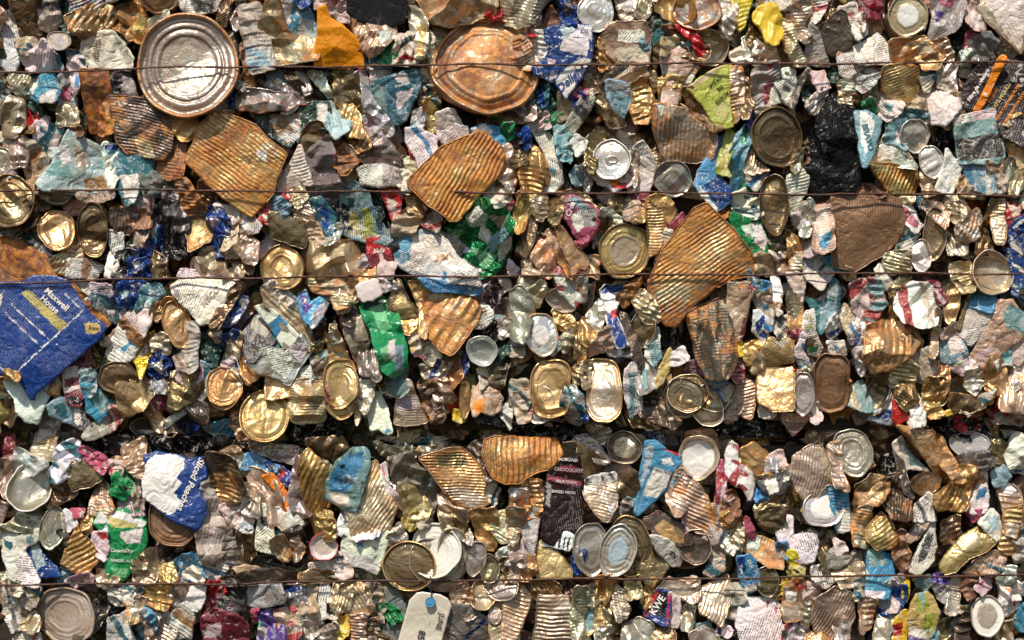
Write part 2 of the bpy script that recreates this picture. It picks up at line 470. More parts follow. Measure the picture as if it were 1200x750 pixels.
        n = len(tm.vertices); co = np.zeros(n*3, np.float32); tm.vertices.foreach_get('co', co); co = co.reshape(-1, 3)
        t = math.radians(an); tc_ = np.array(wx(*px(u, v)))-c
        X = co[:, 0]*math.cos(t)-co[:, 1]*math.sin(t)+tc_[0]; Y = co[:, 0]*math.sin(t)+co[:, 1]*math.cos(t)+tc_[1]
        p2 = np.stack([X, Y], 1)
        hh = height(p2)+.0017
        tm.vertices.foreach_set('co', np.stack([X, -hh, Y], 1).astype(np.float32).ravel())
        tm.name = 'lettering'; tm.materials.clear(); tm.materials.append(MAT)
        rc, _, rr2 = PAL[tk]; attrs(tm, rc, (0, .5, 0), (0, .2, .3))
        link('lettering', tm, root)
    if o.get('extra') == 'yellowinside': pass
    return root

def lid_item(kind, key, rust, el, o, rng, name):
    cx, cy, rx, ry = el[:4]; rot = math.radians(el[4] if len(el) > 4 else 0)
    X, Y = px(cx, cy); wxc, wzc = wx(X, Y)
    A, B_ = rx*2*S, ry*2*S; r = (A+B_)/2
    NS = 96 if r > .04 else 64
    ra = rng.random()
    # (radius, height) profile from the centre to the rim, unit radius; heights in r
    styles = [
      [(0,.0),(.30,.0),(.34,.025),(.40,.025),(.44,0),(.60,0),(.64,-.03),(.70,-.03),(.73,.02),(.78,.02),(.81,-.05),(.88,-.06),(.91,.05)],
      [(0,-.02),(.45,-.02),(.50,.035),(.56,.035),(.60,-.01),(.66,.03),(.72,.03),(.76,-.02),(.82,.02),(.86,-.07),(.90,-.07),(.925,.05)],
      [(0,.03),(.48,.03),(.52,.0),(.56,.0),(.60,-.03),(.78,-.035),(.83,-.06),(.89,-.07),(.92,.05)],
      [(0,0),(.22,0),(.26,.02),(.62,.01),(.66,.05),(.70,.05),(.74,.0),(.80,.0),(.85,-.06),(.90,-.06),(.925,.05)],
      [(0,-.02),(.54,-.02),(.585,.035),(.645,.03),(.68,-.025),(.73,.045),(.79,.04),(.83,-.05),(.90,-.05),(.925,.05)],
      [(0,0),(.60,.0),(.65,.03),(.71,.03),(.75,0),(.80,-.01),(.85,-.06),(.90,-.06),(.925,.05)],
    ]
    prof = styles[o.get('st', rng.choice((0, 1, 2, 3, 5, 5)))]
    pr = np.array(prof)
    rr = np.linspace(0, .925, max(16, int(r/.0011)))
    hh = np.interp(rr, pr[:, 0], pr[:, 1])*r*.62
    hh = np.convolve(np.pad(hh, 1, 'edge'), [.25, .5, .25], 'valid')
    th = np.arange(NS)/NS*2*math.pi
    # crushed outline
    wob = 1+sum(am*np.sin(f*th+rng.uniform(0, 6.28)) for f, am in ((2, .018), (3, .018), (5, .014), (9, .008)))*o.get('d', 1.35)
    if o.get('sq'): wob = wob*(np.abs(np.cos(th))**3.2+np.abs(np.sin(th))**3.2)**(-1/3.2)*.93
    cr = Crumple(rng, r*2.2, .0040*o.get('k', 1.6)*min(1.5, r/.04), .8)
    if not o.get('lid') and r < .04: cr.pleats(rng, r*2.4, .15*o.get('k', 1.6), 2)
    tx, tz = rng.uniform(-.34, .34), rng.uniform(-.38, .25)
    if 'tx' in o: tx = o['tx']
    if 'tz' in o: tz = o['tz']
    cro, sro = math.cos(rot), math.sin(rot)
    def place(R, H, off=0):
        x = np.outer(R, np.cos(th)*wob)*A; y = np.outer(R, np.sin(th)*wob)*B_
        X_ = x*cro-y*sro; Y_ = x*sro+y*cro
        X_, Y_ = X_.ravel(), Y_.ravel()
        h = np.repeat(H, NS)+cr(X_, Y_)+tx*X_+tz*Y_
        return np.stack([X_, -(h+off), Y_], 1)
    def quads(n):
        i, k = np.meshgrid(np.arange(n-1), np.arange(NS), indexing='ij'); k2 = (k+1) % NS
        return np.stack([i*NS+k, (i+1)*NS+k, (i+1)*NS+k2, i*NS+k2], -1).reshape(-1, 4)
    loc = (wxc, -o['z']*LEVEL, wzc)
    root = bpy.data.objects.new(name, None); root.empty_display_size = .02; COL.objects.link(root); root.location = loc
    rgb, me_, ro = PAL[key]; rgb = np.array(varied(rgb, rng, .07))
    rusty = rust/9.0
    # panel
    openc = o.get('open')
    if openc:   # open mouth: look down a short crushed wall to the inside
        depth = o.get('dp', .5)*r
        R = np.array([.93,.90,.86,.80,.72,.6,.4,.2,.001]); Hh = np.array([.05*r,.0,-.4*depth,-.8*depth,-depth,-depth*1.05,-depth*1.1,-depth*1.1,-depth*1.1])
        V = place(R, Hh); F = quads(len(R))
        pn = 'inner_wall'
    else:
        V = place(np.maximum(rr, .001), hh); F = quads(len(rr)); pn = 'end_panel'
    me = new_mesh(pn, V, F[:, ::-1] if not openc else F, MATC if o.get('m') else MAT)
    cc = np.tile(rgb, (len(V), 1)); pm = np.tile([me_, ro, rusty], (len(V), 1))
    if o.get('ck'):   # centre panel of another colour
        ck = o['ck']; rad = np.repeat(rr if not openc else R, NS); m = rad < o.get('cf', .5)
        cc[m] = PAL[ck][0]; pm[m, 0] = PAL[ck][1]; pm[m, 1] = PAL[ck][2]
    attrs(me, cc, pm, (0, .3, .15 if key in METAL else .6))
    link(pn, me, root)
    # rim: rolled bead
    nr = 9; ph = np.linspace(-.6, math.pi+.9, nr)
    Rr = .957+.034*np.cos(ph[::-1]*1.0); Hr = (.05+.052*np.sin(ph[::-1]))*r*.9
    V = place(Rr, Hr); me = new_mesh('rim', V, quads(nr)[:, ::-1], MAT)
    rk = o.get('rk', key); rc = np.array(PAL[rk][0]); 
    attrs(me, rc*(1.12 if rk in METAL else 1), (PAL[rk][1], .3, min(1, rusty+o.get('rr', .08))), (0, .2, .1))
    link('rim', me, root)
    # crushed wall behind
    if not o.get('lid'):
        T = o.get('T', .030); n = 9; t = np.linspace(0, 1, n)
        R = .965-.10*t+.02*np.sin(t*math.pi*rng.uniform(4, 8))
        sx, sz = rng.uniform(-.25, .25)*r, rng.uniform(-.25, .25)*r
        V = place(R, .04*r-T*t); V[:, 0] += np.repeat(t*sx, NS); V[:, 2] += np.repeat(t*sz, NS)
        wk = o.get('bk', key); me = new_mesh('can_body', V, quads(n)[:, ::-1], MAT)
        attrs(me, PAL[wk][0], (PAL[wk][1], .4, min(1, rusty+.1)), (0, .6, .5)); link('can_body', me, root)
    else:
        n = 3; V = place(np.array([.985,.985,.93]), np.array([.04*r,-.006,-.006])); me = new_mesh('skirt', V, quads(n)[:, ::-1], MAT)
        attrs(me, rc, (PAL[rk][1], .4, rusty), (0, .3, .2)); link('skirt', me, root)
    if o.get('tab'):   # drink-can pull tab
        p = []
        for i in range(20):
            a_ = 2*math.pi*i/20; p.append((.17*r*math.cos(a_)*1.7, -(.10*r), .17*r*math.sin(a_)))
        Vt, Ft = tube(np.array(p), .0011, True); me = new_mesh('pull_tab', Vt, Ft, MAT)
        attrs(me, PAL['h'][0], (.9, .3, 0), (0, .1, 0)); link('pull_tab', me, root)
    return root

# ---------------------------------------------------------------- catalogue parsing
def parse(text):
    out = []
    for ln in text.strip().splitlines():
        ln = ln.strip()
        if not ln or ln[0] == '/': continue
        if ln[0] == '@':
            c, r = ln[1:].split(','); tile = (int(c), int(r)); continue
        f = ln.split(';')
        kb, geo, opt, desc = f[0], f[1], f[2], f[3]
        kind, base = kb.split()
        key = base[0]; rust = float(base[1:] or 0)
        o = {'z': 2.0}; reg = []
        parts = opt.split('|')
        for tok in parts[0].split():
            if '=' in tok:
                k, v = tok.split('=')
                try: o[k] = float(v)
                except ValueError: o[k] = v
            else: o[tok] = 1
        if 'st' in o: o['st'] = int(o['st'])
        for rg in parts[1:]:
            toks = rg.split()
            reg.append((toks[0][0], [tuple(map(float, q.split(','))) for q in toks[1:]], 'paint' if len(toks[0]) > 1 else ''))
        o['reg'] = reg
        if kind == 'L': g = [float(x) for x in geo.split(',')]
        else: g = [tuple(map(float, q.split(','))) for q in geo.split()]
        lm = f[4].strip() if len(f) > 4 else ''
        txt = []
        if len(f) > 5:
            for q in f[5].split(' ~ '):
                w, p = q.rsplit('@', 1); p = p.split(',')
                txt.append((w.strip(), float(p[0]), float(p[1]), max(4.6, float(p[2])*1.25), float(p[3]), p[4], float(p[5])))
        out.append(dict(text=txt, tile=tile, kind=kind, key=key, rust=rust, geo=g, o=o, desc=desc.strip(), lm=lm))
    return out

SUN_EL, SUN_AZ, SUNE, SUN_ANG, SKY, EXPO = 54, -18, 3.7, 2.0, 0.082, 0.2

# catalogue: tile ; outline in half-photo-pixels ; options ; look ; short name ; lettering
CATALOGUE = r'''
@0,0
S w0;-2,8 7,3 11,18 10,33 8,42 -2,38;z=1 t j=2;long white strip of printed label
B x3;7,-4 22,-4 24,18 22,24 14,22;z=.8 h=6;dark olive can with a smooth curved side
C a2;19,-3 32,-3 35,12 30,18 24,16;z=1.6 a=80;tan smooth-sided can
B E0;32,-3 41,-3 43,14 42,22 35,12;z=1.2;dark green crumpled wrapper
B c3;10,24 16,22 22,26 20,31 12,31;z=1.8 h=6;small cream bent tin edge
S w1;39,-3 62,-3 60,3 45,10 41,4;z=1.4 t r=4 a=25;striped white label strip at the top edge
C x4;41,11 55,2 62,3 70,7 64,14 50,22 44,20;z=2 a=60 r=8;brown tube-like can lying on its side
B G5;68,4 82,2 87,12 83,25 76,22 67,15;z=2 k=5|Y 77,13 85,10 84,20 78,20;gold crumpled can with a yellow patch
L n5;93,-1,11,9,0;z=2.6;rusty brown can end cut by the top edge
L a2;35,24,7.8,6,-10;z=3 lid ck=V cf=.45;small grey lid with a bluish centre
S w1;48,30 50,22 58,19 66,18 73,26 78,34 76,41 52,40;z=2.6 a=-5 h=4|a 66,18 78,34 76,41 70,30;pale label with big faded letters;;abilta@57,29,9,82,n,0
B w1;10,30 16,31 26,24 30,30 34,34 37,40 16,41;z=2.2 r=4 a=80 t|t 33,32 39,31 36,41 33,41;crumpled white and teal label
B w1;40,30 46,30 51,35 50,41 40,41;z=2.4 t;small white printed scrap
S x4;46,23 50,22 50,36 48,34;z=1.5;thin dark tin sliver
B s1;13,40 28,41 34,49 34,60 20,58 14,46;z=1.6 r=4 a=20 t|w 13,45 22,45 20,56 15,50|w 24,57 34,52 34,68 27,66;blue and white striped wrapper
B V2;35,45 39,43 43,55 42,66 36,64;z=2.4|p 36,50 42,52 41,60 36,58;mauve and pink twisted wrapper
S w0;41,42 48,42 48,46 44,57 42,50;z=2.6|s 44,44 48,44 46,52 44,52;narrow white and blue label tongue
B q2;34,63 44,63 46,72 35,73;z=2.8 h=9;shiny dented tin corner
C g4;6,45 16,45 17,57 14,57 8,52;z=1.8 r=4 a=70;striped can body squeezed at the left
B T1;-3,47 5,52 5,62 -3,62;z=1.8 t;small teal and white label at the left edge
C q2;3,62 8,57 14,60 15,74 10,80 3,80;z=2.4 a=75 h=16;smooth tan can standing upright
B r0;16,62 21,66 20,75 17,75;z=3 h=6 m;bright red plastic sliver
B E0;17,57 20,58 24,66 23,70 18,62;z=1.7;dark green sliver
B P1;21,70 27,68 28,78 22,79;z=2;pink and white paper knot
S n7;48,41 63,42 66,60 62,78 52,78 50,60;z=2.3 h=5 k=4;rusty brown bent tin panel
C n8;62,60 66,60 65,78 59,78;z=2.6 h=5;dark rusty can edge
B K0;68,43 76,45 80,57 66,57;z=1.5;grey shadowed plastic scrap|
S V0;69,43 78,48 80,56 73,57;z=2.2 h=5;smooth grey-blue plastic piece
S u5;64,57 84,58 98,59 104,70 100,89 96,94 86,93 76,90 70,84 66,68;z=3.4 r=3.6 a=-13 h=4 tx=.05|q 80,82 88,82 92,93 82,92;large ribbed grey-brown can panel;the big ribbed grey-brown panel
B g2;84,57 99,57 99,61 86,60;z=2;thin bent tin strip
B w0;88,12 94,7 99,8 88,20;z=2 k=5;grey-white crumpled foil beside the big round lid
L g2;110.5,39,30.5,31.5,0;z=4 lid st=4 k=3 tx=.03 tz=-.05 d=.5 rr=.75 ck=g cf=.38 rk=q;very large round tin lid with rusty rim;the very large round lid
@1,0
C w1;-4,-4 28,-4 26,6 10,8;z=1 t|K 10,-3 26,-3 25,7 14,7;black and white label scrap above the big lid
C x3;27,-3 34,-3 32,14 28,14;z=1 r=3;small ribbed tin edge
B w1;32,-4 42,-4 42,8 38,18 33,6;z=1.2 k=5 foil;creased silvery foil wrapper
C a4;40,4 50,2 56,6 57,20 62,40 48,44 46,30 42,18;z=1.6 r=5 a=5|T 42,28 56,30 60,40 48,42|V 42,14 52,12 50,20 43,20;faded teal-grey ribbed can lying upright
B K0;28,12 38,16 42,34 34,30;z=.2;black plastic scrap
C n3;42,26 47,30 47,40 44,38;z=1.8;thin rusty edge
S n6;44,38 48,42 49,50 46,53 43,46;z=2.5 h=5;orange rusty curl of tin
C q6;53,14 60,-2 64,2 64,12 70,21 86,24 86,34 76,36 64,37 57,32 53,22;z=2.4 h=12 k=2;brown rusted rounded tin with pitted surface;the brown pitted tin
S s1;63,-3 73,-3 83,8 87,24 78,22 68,20 65,10;z=3 k=5|W 63,-3 72,-3 70,14 66,14|S 76,10 84,12 87,24 74,21;pale blue and white crushed drink wrapper;the pale blue wrapper
B b1;74,-3 81,-3 80,4 76,5;z=3.2;deep blue foil tip
B w1;82,-3 90,-3 89,5 83,4;z=2 t;small white label scrap at the top edge
B P2;90,-3 104,-3 104,12 100,13 92,6;z=2.2 t k=5|m 92,-2 100,-2 98,6;white and maroon printed wrapper
S o0;88,5 91,4 94,12 101,16 108,22 113,32 113.5,40 85,39.5 84.5,34 87,22;z=4.3 h=9 k=2.2 cr=.3 w=0;bright orange plastic container;the orange container
S T0;56,43 66,41 77,51 75,55 55,50;z=1.8 k=4|h 55,49 62,45 74,53 72,56;teal and silver crushed can
C u2;66,41 69,41 78,51 76,54;z=2.4 h=4;thin curved metal rim strip
S g2;73,42 78,42 83,55 79,56;z=2 h=4;narrow grey tin strip
S h1;80,42 88,42 95,56 93,58 84,48;z=1.6 k=3;bright pointed tin shard
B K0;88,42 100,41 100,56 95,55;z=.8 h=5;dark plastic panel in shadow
C g5;39.5,53 52,54 74,56 93,58 93,60 75,60 69,64 52,65.5 39.5,64;z=3.2 a=-3 h=8;long half-round grey tin with rusty lower edge;the long half-round tin
B b0;36,52 40,56 39,63 36,62;z=2;tiny blue-grey foil piece
B g2;36,44 46,46 45,53 40,53;z=2.2 k=6;knotted wire and foil bits
S E0;48,66 68,66 76,60 93,60 94,70 90,76 78,75 70,86 64,84 56,78;z=2.6|a 58,67 76,66 76,76 60,78|w 86,61 92,61 92,72 86,72;dark green label with a tan block
S W0;65,66 71,63 76,60 72,65 68,67;z=3.2 h=2;torn white paper sliver on green label
B S1;94,60 100,50 106,58 106,72 98,82 93,74;z=2.4 k=5;pale blue crushed plastic
B q3;19,62 29,60 36,58 35,66 22,72;z=1.6;dim tin behind big round lid|
@2,0
B K1;-2,16 6,12 10,22 16,33 20,38 14,40 13,32;z=2 h=6;dark bent tin beside the orange container
C q2;5,9 12,14 20,17 28,17 31,16 31,22 20,33 17,33 10,24;z=2.8 r=5 a=58|w 22,20 30,18 29,22 24,28;tapered ribbed pale gold can
S k0;3,-4 38,-4 39,6 36,13 30,16 22,15.5 10,12 4,7;z=3.4 h=3 k=.8 cr=.2 w=.1;flat black round disc at top edge;the black disc
C g2;38,-3 43,-3 48,10 50,16 48,36 45,36 42,20;z=2.6|G 44,14 50,16 48,34 45,34;curved grey and gold can wall
B k0;34,14 42,10 44,24 36,22;z=.6;black shadowed scrap
B w1;34,22 40,20 46,26 46,36 30,38 31,30;z=2.8 k=5|E 36,24 34,30 42,24 42,21|r 32,36 38,32 44,36;white wrapper with red and green print
B e0;24,28 34,23 35,28 28,38 24,38;z=3;small bright green foil fragment
B P1;18,34 26,33 30,39 17,40;z=2.6 t;pink printed scrap above the wire
S R6;43,-3 69,-3 60,10 54,14;z=3.2 h=5;orange rusty corner at top edge
C q3;54,14 60,10 71,-3 90,-3 91,3 88,8 76,12 62,15;z=3.6 a=20 h=9;grey-gold can with swirled side
B r0;85,9 92,6 93,11 87,12;z=3;small red plastic tip
C q3;92,12 96,-3 108,-3 122,-2 112,14 104,16;z=2.8 r=4 a=-12;ribbed silver-gold can at top
L q9;85,39,31,30,0;z=4 k=5 cr=1 st=3 ck=q cf=.5 tx=.02 tz=-.1 d=1.7 rr=.7 T=.02;big crumpled rusty round lid;the big rusty crumpled lid
B w1;50,18 54,20 54,30 50,34;z=2.6;narrow white and mauve label
C q4;47,34 52,30 54,40 53,46 47,44;z=2.4;pale bent tin edge
S w1;17,41 30,41 25,47 18,50;z=2.4 t;white label with red edge
S t1;15,49 24,46 43,41 46,41 46,52 38,70 30,75 24,73 20,62 15,55;z=3.2 t|P 31,44 38,43 40,48 33,49|w 32,55 43,52 40,58 33,65|T 16,52 24,50 27,64 22,62;teal food label with a round pink picture;the teal food label;Products@36,50,4,18,W,0
C h2;12,41 14,41 16,55 20,62 30,78 26,80 14,62;z=2.6 a=75;long bent silver tin edge
B c1;45,42 53,42 50,50 46,56 45,50;z=2.6;small cream tin flap
B a2;46,56 54,48 58,60 48,64;z=2.2 k=5;crumpled tan foil
B G3;49,60 56,56 60,70 54,78 48,72;z=2 h=12;dull gold dented can
S W0;42,66 49,62 49,70 46,78 40,78;z=2.8 t;white fine-print slip
S w0;55,67 66,64 69,70 72,76 74,82 58,84;z=2.9 t a=0;pale pink-white printed label
L g3;5,-1,13,7,0;z=1.6;grey can end under the black disc
C x2;-3,42 8,42 12,50 10,62 -2,64;z=1.4 h=6;dim grey-brown bent can
C G2;0,62 6,62 10,68 14,80 4,80 2,70;z=2.6 a=70 r=5;shiny gold and silver twisted can
B V2;10,62 22,62 30,80 14,80;z=2 h=6;grey-mauve plastic-coated scrap
@3,0
C q6;0,16 5,12 10,22 11,40 0,40;z=2.4 r=4 a=20 k=4;rust-stained tin beside the crumpled lid
B u1;10,4 20,-3 26,2 22,20 16,20;z=1 h=5;dark grey tin fold
S n3;17,14 23,3 29,14 28,18 18,19;z=2 h=4;dull brown tin triangle
B b1;25,-3 38,-3 37,10 36,16 30,14;z=2.6 k=6 m|K 29,2 36,0 34,9 30,8;crumpled royal blue and black foil
B g2;8,14 14,8 16,12 12,26 7,24;z=2.4 r=4;ridged silver tin edge
B r1;10,17 14,15 14,21 10,21;z=2.6;dark red scrap
C W0;10.5,20 18,19 20,30 17,36 12,34;z=2.8 r=6 a=-10;white ribbed plastic tube
L h1;49,8,10.8,11.8,0;z=3.6 T=.045 bk=q st=1 k=.8;silvery double-ringed can end at the top;the silvery double-ringed end
S b1;19,18 24,16 36,15 46,16 47,22 46,36 44,42 36,52 31,58 25,49 14,44 12,40 20,34 22,30 19,24;z=4 h=3 k=1.6 m|W 35,15 47,16 46,24 34,22|W 30,22 45,24 44,34 28,30|S 28,16 36,16 34,22 30,24|w 30,42 42,34 46,36 36,52 31,58 25,48|P 21,35 26,36 25,39 21,38|P 22,43 27,42 26,46 22,48;blue and white printed can panel;the blue and white printed panel;Delight@34,47,11,42,b,.3 ~ NATURAL@30,39,4.5,42,b,0 ~ Cu@42,19,6,5,b,0
C x2;45,25 51,24 52,32 46,38 44,36;z=2.6 h=6;small ridged dark tin
C G3;51,24 54,28 58,40 52,41;z=2.8 h=6;narrow gold strip of tin
S q2;52,21 58,14 78,14 80,20 80,38 62,38 56,32;z=3.4 h=3 t|W 62,18 77,18 78,26 62,25|w 60,29 78,26 80,37 62,36;tin panel with pale peeling labels
C q1;60,-3 72,-3 71,12 64,10;z=2.6 t|W 62,-3 71,-3 70,8 64,6;silver can with white print at the top
C h3;72,-3 80,-3 80,8 77,12 72,8;z=2.8 k=5;bright dented tin at top edge
B K1;80,2 84,4 84,16 80,17 78,10;z=1;dark grey scrap
C G6;84,5 90,-3 105,-3 106,12 97,14 90,10;z=3.2 a=20 h=8;gold rusted can side
B E0;80,12 86,10 92,14 88,20 82,20;z=1.8;dark teal wrapper twist
S t0;81,24 86,17 90,24 82,28;z=2.6;teal triangle of label
B n5;88,17 97,14 98,22 94,25 88,22;z=2.6;small rusty tin knot
B r0;96.5,16 101,15 106,20 112,30 112,37 110,38 108,29 102,21;z=4.4 h=5 cr=.1 w=.1 m;curved crimson plastic band;the crimson band
C T2;75,24 80,28 78,38 76,34;z=2.4;tiny blue label edge
S x3;81,29 88,24 90,28 84,40 81,38;z=2.6 h=6;curled olive tin strip
B c3;88,24 104,20 105,28 92,30 88,34;z=3 r=5|T 94,25 104,24 104,27 96,27;cream tin with green stripe
S c2;87,33 98,28 104,32 109,34 100,48 96,62 87,62 89,50;z=3.2 h=7 k=3;pale cream-gold dented can side
S g2;0,42 10,41 12,55 11,58 0,52;z=1.6 h=7;smooth grey tin wall
C g1;0,52 12,58 13,70 8,70 0,62;z=2.2 h=6;grey curved can shell
B t1;14,53 18,46 21,50 20,64 14,66;z=1.6|b 16,50 19,48 19,62 16,63;teal and navy foil
B E1;20,49 26,50 28,62 22,64;z=1.8 m k=5;dark green glossy crumple
S q3;27,54 31,58 37,62 32,70 27,72 28,62;z=2.6 h=6;tan tin flap below the blue panel
B p1;36,55 40,47 44,50 44,55 38,57;z=3.4;torn red paper flap
B b0;35,57 40,55 42,58 38,62;z=3.2 m;small bright blue foil
S w0;30,75 42,55 46,53 48,58 46,64 38,75 34,82;z=3.2 t a=50 h=5;narrow silvery strip of fine print
C x1;43,42 49,40 50,52 47,54 42,50;z=2.4 h=8;olive curved can wall
C u1;52,42 57,42 52,54 48,62 46,55;z=1.4;dark tin fold
B c1;58,40 78,40 78,47 70,50 60,47;z=3 k=4 t|s 62,40 68,40 66,42;off-white label crumpled under the wire
S S1;55,48 58,47 70,50 71,58 68,64 65,69 60,66 56,58;z=2.8 k=3|V 55,48 62,48 70,54 60,53|T 57,54 70,56 66,68 60,66;pale blue label with mauve stripes
C x2;49,52 55,48 56,60 62,70 66,74 58,74 50,64;z=2.2 h=8;olive-grey can side
C G4;71,50 76,47 80,54 83,62 78,72 72,72 70,64;z=3.2 r=6 a=15 ra=1.3;shiny gold ribbed can
C g4;83,60 90,60 101,64 100,76 83,76;z=2.4 k=5|W 85,62 90,62 88,68;rusty silver tin with torn white corner
S x1;78,40 84,40 86,52 82,56 79,50;z=1.6 h=6;dark curved can wall under the wire
B e1;20,66 28,64 28,76 20,76;z=1.4 t;green-tinted printed scrap
B P1;12,68 20,66 22,74 10,76;z=1.8 k=5;pinkish paper crumple
C G3;87,46 96,46 98,60 90,62 87,56;z=3.6 h=9;bright rounded gold-white can bulge
S n2;80,12 84,14 84,22 80,22;z=1.6;dark crimped strip
@4,0
L h7;8,6,15,12.5,0;z=3.6 k=2 rr=.6 T=.04;large rusty round end cut by the top edge
L q3;15,28,12.5,11,0;z=2.8 open dp=.5 T=.03;open mouth of a can with an inner ring
C x2;0,22 8,24 16,27 12,36 0,34;z=2.2|T 0,24 8,26 8,28 0,28;green-striped can shoulder
C h3;22,-3 30,-3 30,14 26,22 22,14;z=2.2 k=4;creased pale tin strip
S W0;21,18 27,8 30,20 28,23 24,22;z=2.4 k=4;crumpled white foil flap
S y0;31,-3 41,-3 36,16 33,18 29,14;z=3.2 m h=4 r=5 a=15;bright yellow glossy label strip
B w2;44,-3 54,-3 53,6 48,7 45,3;z=2.8 t;small white printed can corner
B y0;42,8 46,5 53,3 56,10 57,22 54,27 49,25 46,17 42,12;z=4 h=12 k=1.5 cr=.1 w=.15;yellow rubber glove finger;the yellow rubber piece
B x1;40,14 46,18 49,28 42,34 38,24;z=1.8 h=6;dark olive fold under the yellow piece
C w2;55,-3 62,-3 62,5 56,5;z=2.6 a=0;white and silver can top
B g2;57,6 62,6 64,12 58,13;z=2.6 h=6;small smooth grey tin
C q4;63,-3 74,-3 73,24 70,25 66,20 65,10;z=3 r=4 a=0;tall ribbed rusty can body
C q5;57,13 65,14 66,26 71,34 72,38 64,38 60,28;z=3.2 r=3.6 a=10;bent ribbed grey can neck
C w1;75,-3 86,-3 82,6 76,14;z=2.4 t r=4 a=15;white-labelled ribbed tin
B x4;75,11 84,8 88,6 92,10 82,16 75,14;z=2.6 k=5;dull bronze torn rim
S u2;80,17 92,7 94,8 100,22 98,28 92,31 88,33 84,28;z=3.2 h=3 k=1.2;dark square tin bottom;the dark square tin
S V0;72,28 74,14 78,17 84,28 87,38 73,38;z=2.8|a 73,32 80,34 84,38 72,38;pale lilac label triangle
S w0;91,5 100,2 104,12 100,24 96,16;z=3 t|p 95,8 100,7 99,11;white label with pink spots
S w1;90,32 97,25 104,22 106,40 96,47 92,44;z=3.2 t;grey-white printed label fold
S h1;35,23 38,21 46,25 43,34 39,37 36,34;z=3.2 t|W 38,22 45,26 43,33 38,30;small silver can with black print
B W1;28,32 34,28 38,36 32,38;z=2.8;tiny white dented tin
C q1;41,34 45,28 50,26 55,33 56,37 42,38;z=3 a=-15 h=9|W 43,32 48,27 46,33;domed silver can shoulder
B m1;44,39 48,35 56,36 54,42 46,43;z=2 m|r 46,38 54,37 52,41;dark red and gold foil
S l0;2,52 22,39 26,39 27,62 29,75 20,76 12,63 5,55;z=4.4 h=2 k=.8 w=.3|Y 2,52 21,38 24,39 5.5,54|c 2,52 22,38.5 23,39.2 3.5,53|Y 17,64 27,58 28,66 21,73;yellow-green olive oil tin panel;the yellow-green tin panel;OLIVA@18.5,48.5,5.2,221,k,0 ~ DE@21.3,52.3,5.2,221,k,0 ~ ACEITE@22.6,58,5,221,k,0
C n3;0,53 4,52 14,65 22,76 16,76 6,66;z=3.8 h=4;long brown tin edge beside the yellow-green panel
S W0;-2,40 10,39 4,50 0,52;z=2.6 h=6;bright cream can wall by the wire
C q5;26,40 34,40 35,52 34,66 30,71 27,62;z=3 r=4.5 a=5|q 26,40 34,40 34,43;narrow ribbed can with rusty neck
C x2;35,42 40,44 40,62 36,70 34,60;z=2 h=8;olive smooth tin side
C a4;41,42 55,38 56,44 50,50 49,58 50,64 43,66 41,54;z=3 r=4 a=30|r 46,39 52,38 51,41;bent ribbed can with reddish top
B p0;49,52 52,50 51,56 54,61 51,63 49,59;z=3.4 h=4;thin raspberry plastic strip
S W1;51,56 56,42 62,40 66,42 66,52 62,62 56,60 52,62;z=2.8 k=4 t;white crumpled paper with fine lines
S c1;73,40 74,41 66,60 63,64 62,60 68,48;z=3.2 h=4;narrow pale strip folded like a ribbon
S P2;75,42 83,42 86,52 80,54 75,46;z=2.4;pinkish torn label
B E1;70,50 80,50 80,58 72,60;z=1;dark olive hollow tin
B w1;73,60 82,52 84,56 80,66 76,66;z=2.8 t k=4;white label with a small emblem
S k0;87,56 90,54 99,60 103,70 106,80 100,84 82,90 76,76 80,66;z=2.6 h=6 k=4 w=0 cr=1;black rubbery sheet;the black sheet
C q2;92,48 100,48 100,56 96,66 92,60;z=3 r=4 a=0|w 92,48 100,47 99,54 92,54;small ribbed can with pale top
B b1;38,60 42,62 42,74 38,74;z=2.2;blue strip of wrapper
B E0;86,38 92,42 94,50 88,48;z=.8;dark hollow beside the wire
@5,0
B W1;0,-3 4,0 5,18 3,24 -2,18;z=2.6 k=4;white torn wrapper edge
B m2;4,-3 16,-3 16,10 10,12 4,8;z=2.4|r 4,2 12,6 14,2 8,4;dark red striped crumple
B W1;0,16 5,8 8,10 7,20 1,23;z=2.8 k=5;grey-white cloth-like scrap
S w0;0,28 14,20 20,26 25,27 24,35 20,38 0,38;z=3.2 t h=4 a=15|b 16,12 26,26 24,36 22,28|e 17,18 21,24 20,26;white printed carton end with blue edge;the white printed carton
L q1;31,10,11.6,12.5,0;z=4 T=.05 ck=W cf=.52 st=2 k=.7;round can end with a white centre disc;the white-centred can end
C G3;20,26 40,23 42,24 48,32 34,34 24,36;z=3.2 h=10 a=10|c 36,26 42,24 47,32 38,32;gold can shoulder below the round end
C V2;44,24 46,-3 62,-3 64,4 60,16 52,21;z=3.4 a=30 h=9 t|p 49,-3 60,-3 56,6 50,4|v 47,6 52,8 48,14;can with faded magenta and violet print;the magenta-printed can
C q4;46,25 54,24 58,34 56,38 50,36;z=2.2 k=4;dull tin swirl
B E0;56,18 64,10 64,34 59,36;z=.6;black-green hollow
C P1;66,-3 70,-3 78,10 76,17 70,18 66,14;z=3|W 67,6 77,10 76,17 69,17;pink and white tube end
S p0;66,19 70,18 75,20 68,28 69,32 64,30;z=3.4|w 66,24 70,23 68,28;bright pink label with white script;the pink script label
B W0;63,31 69,30 69,38 64,38;z=3 t;small white and green label
B V0;70,24 78,20 83,26 78,35 70,36;z=3.8 film k=3;clear plastic dome;the clear plastic dome
S q3;68,-4 104,-4 104,16 98,32 88,22 78,12;z=3 h=4 k=1.4 r=4 a=-65 ra=.4|w 74,-3 103,-3 103,8 97,30 88,20;large creamy tin panel in the top right corner;the creamy corner panel
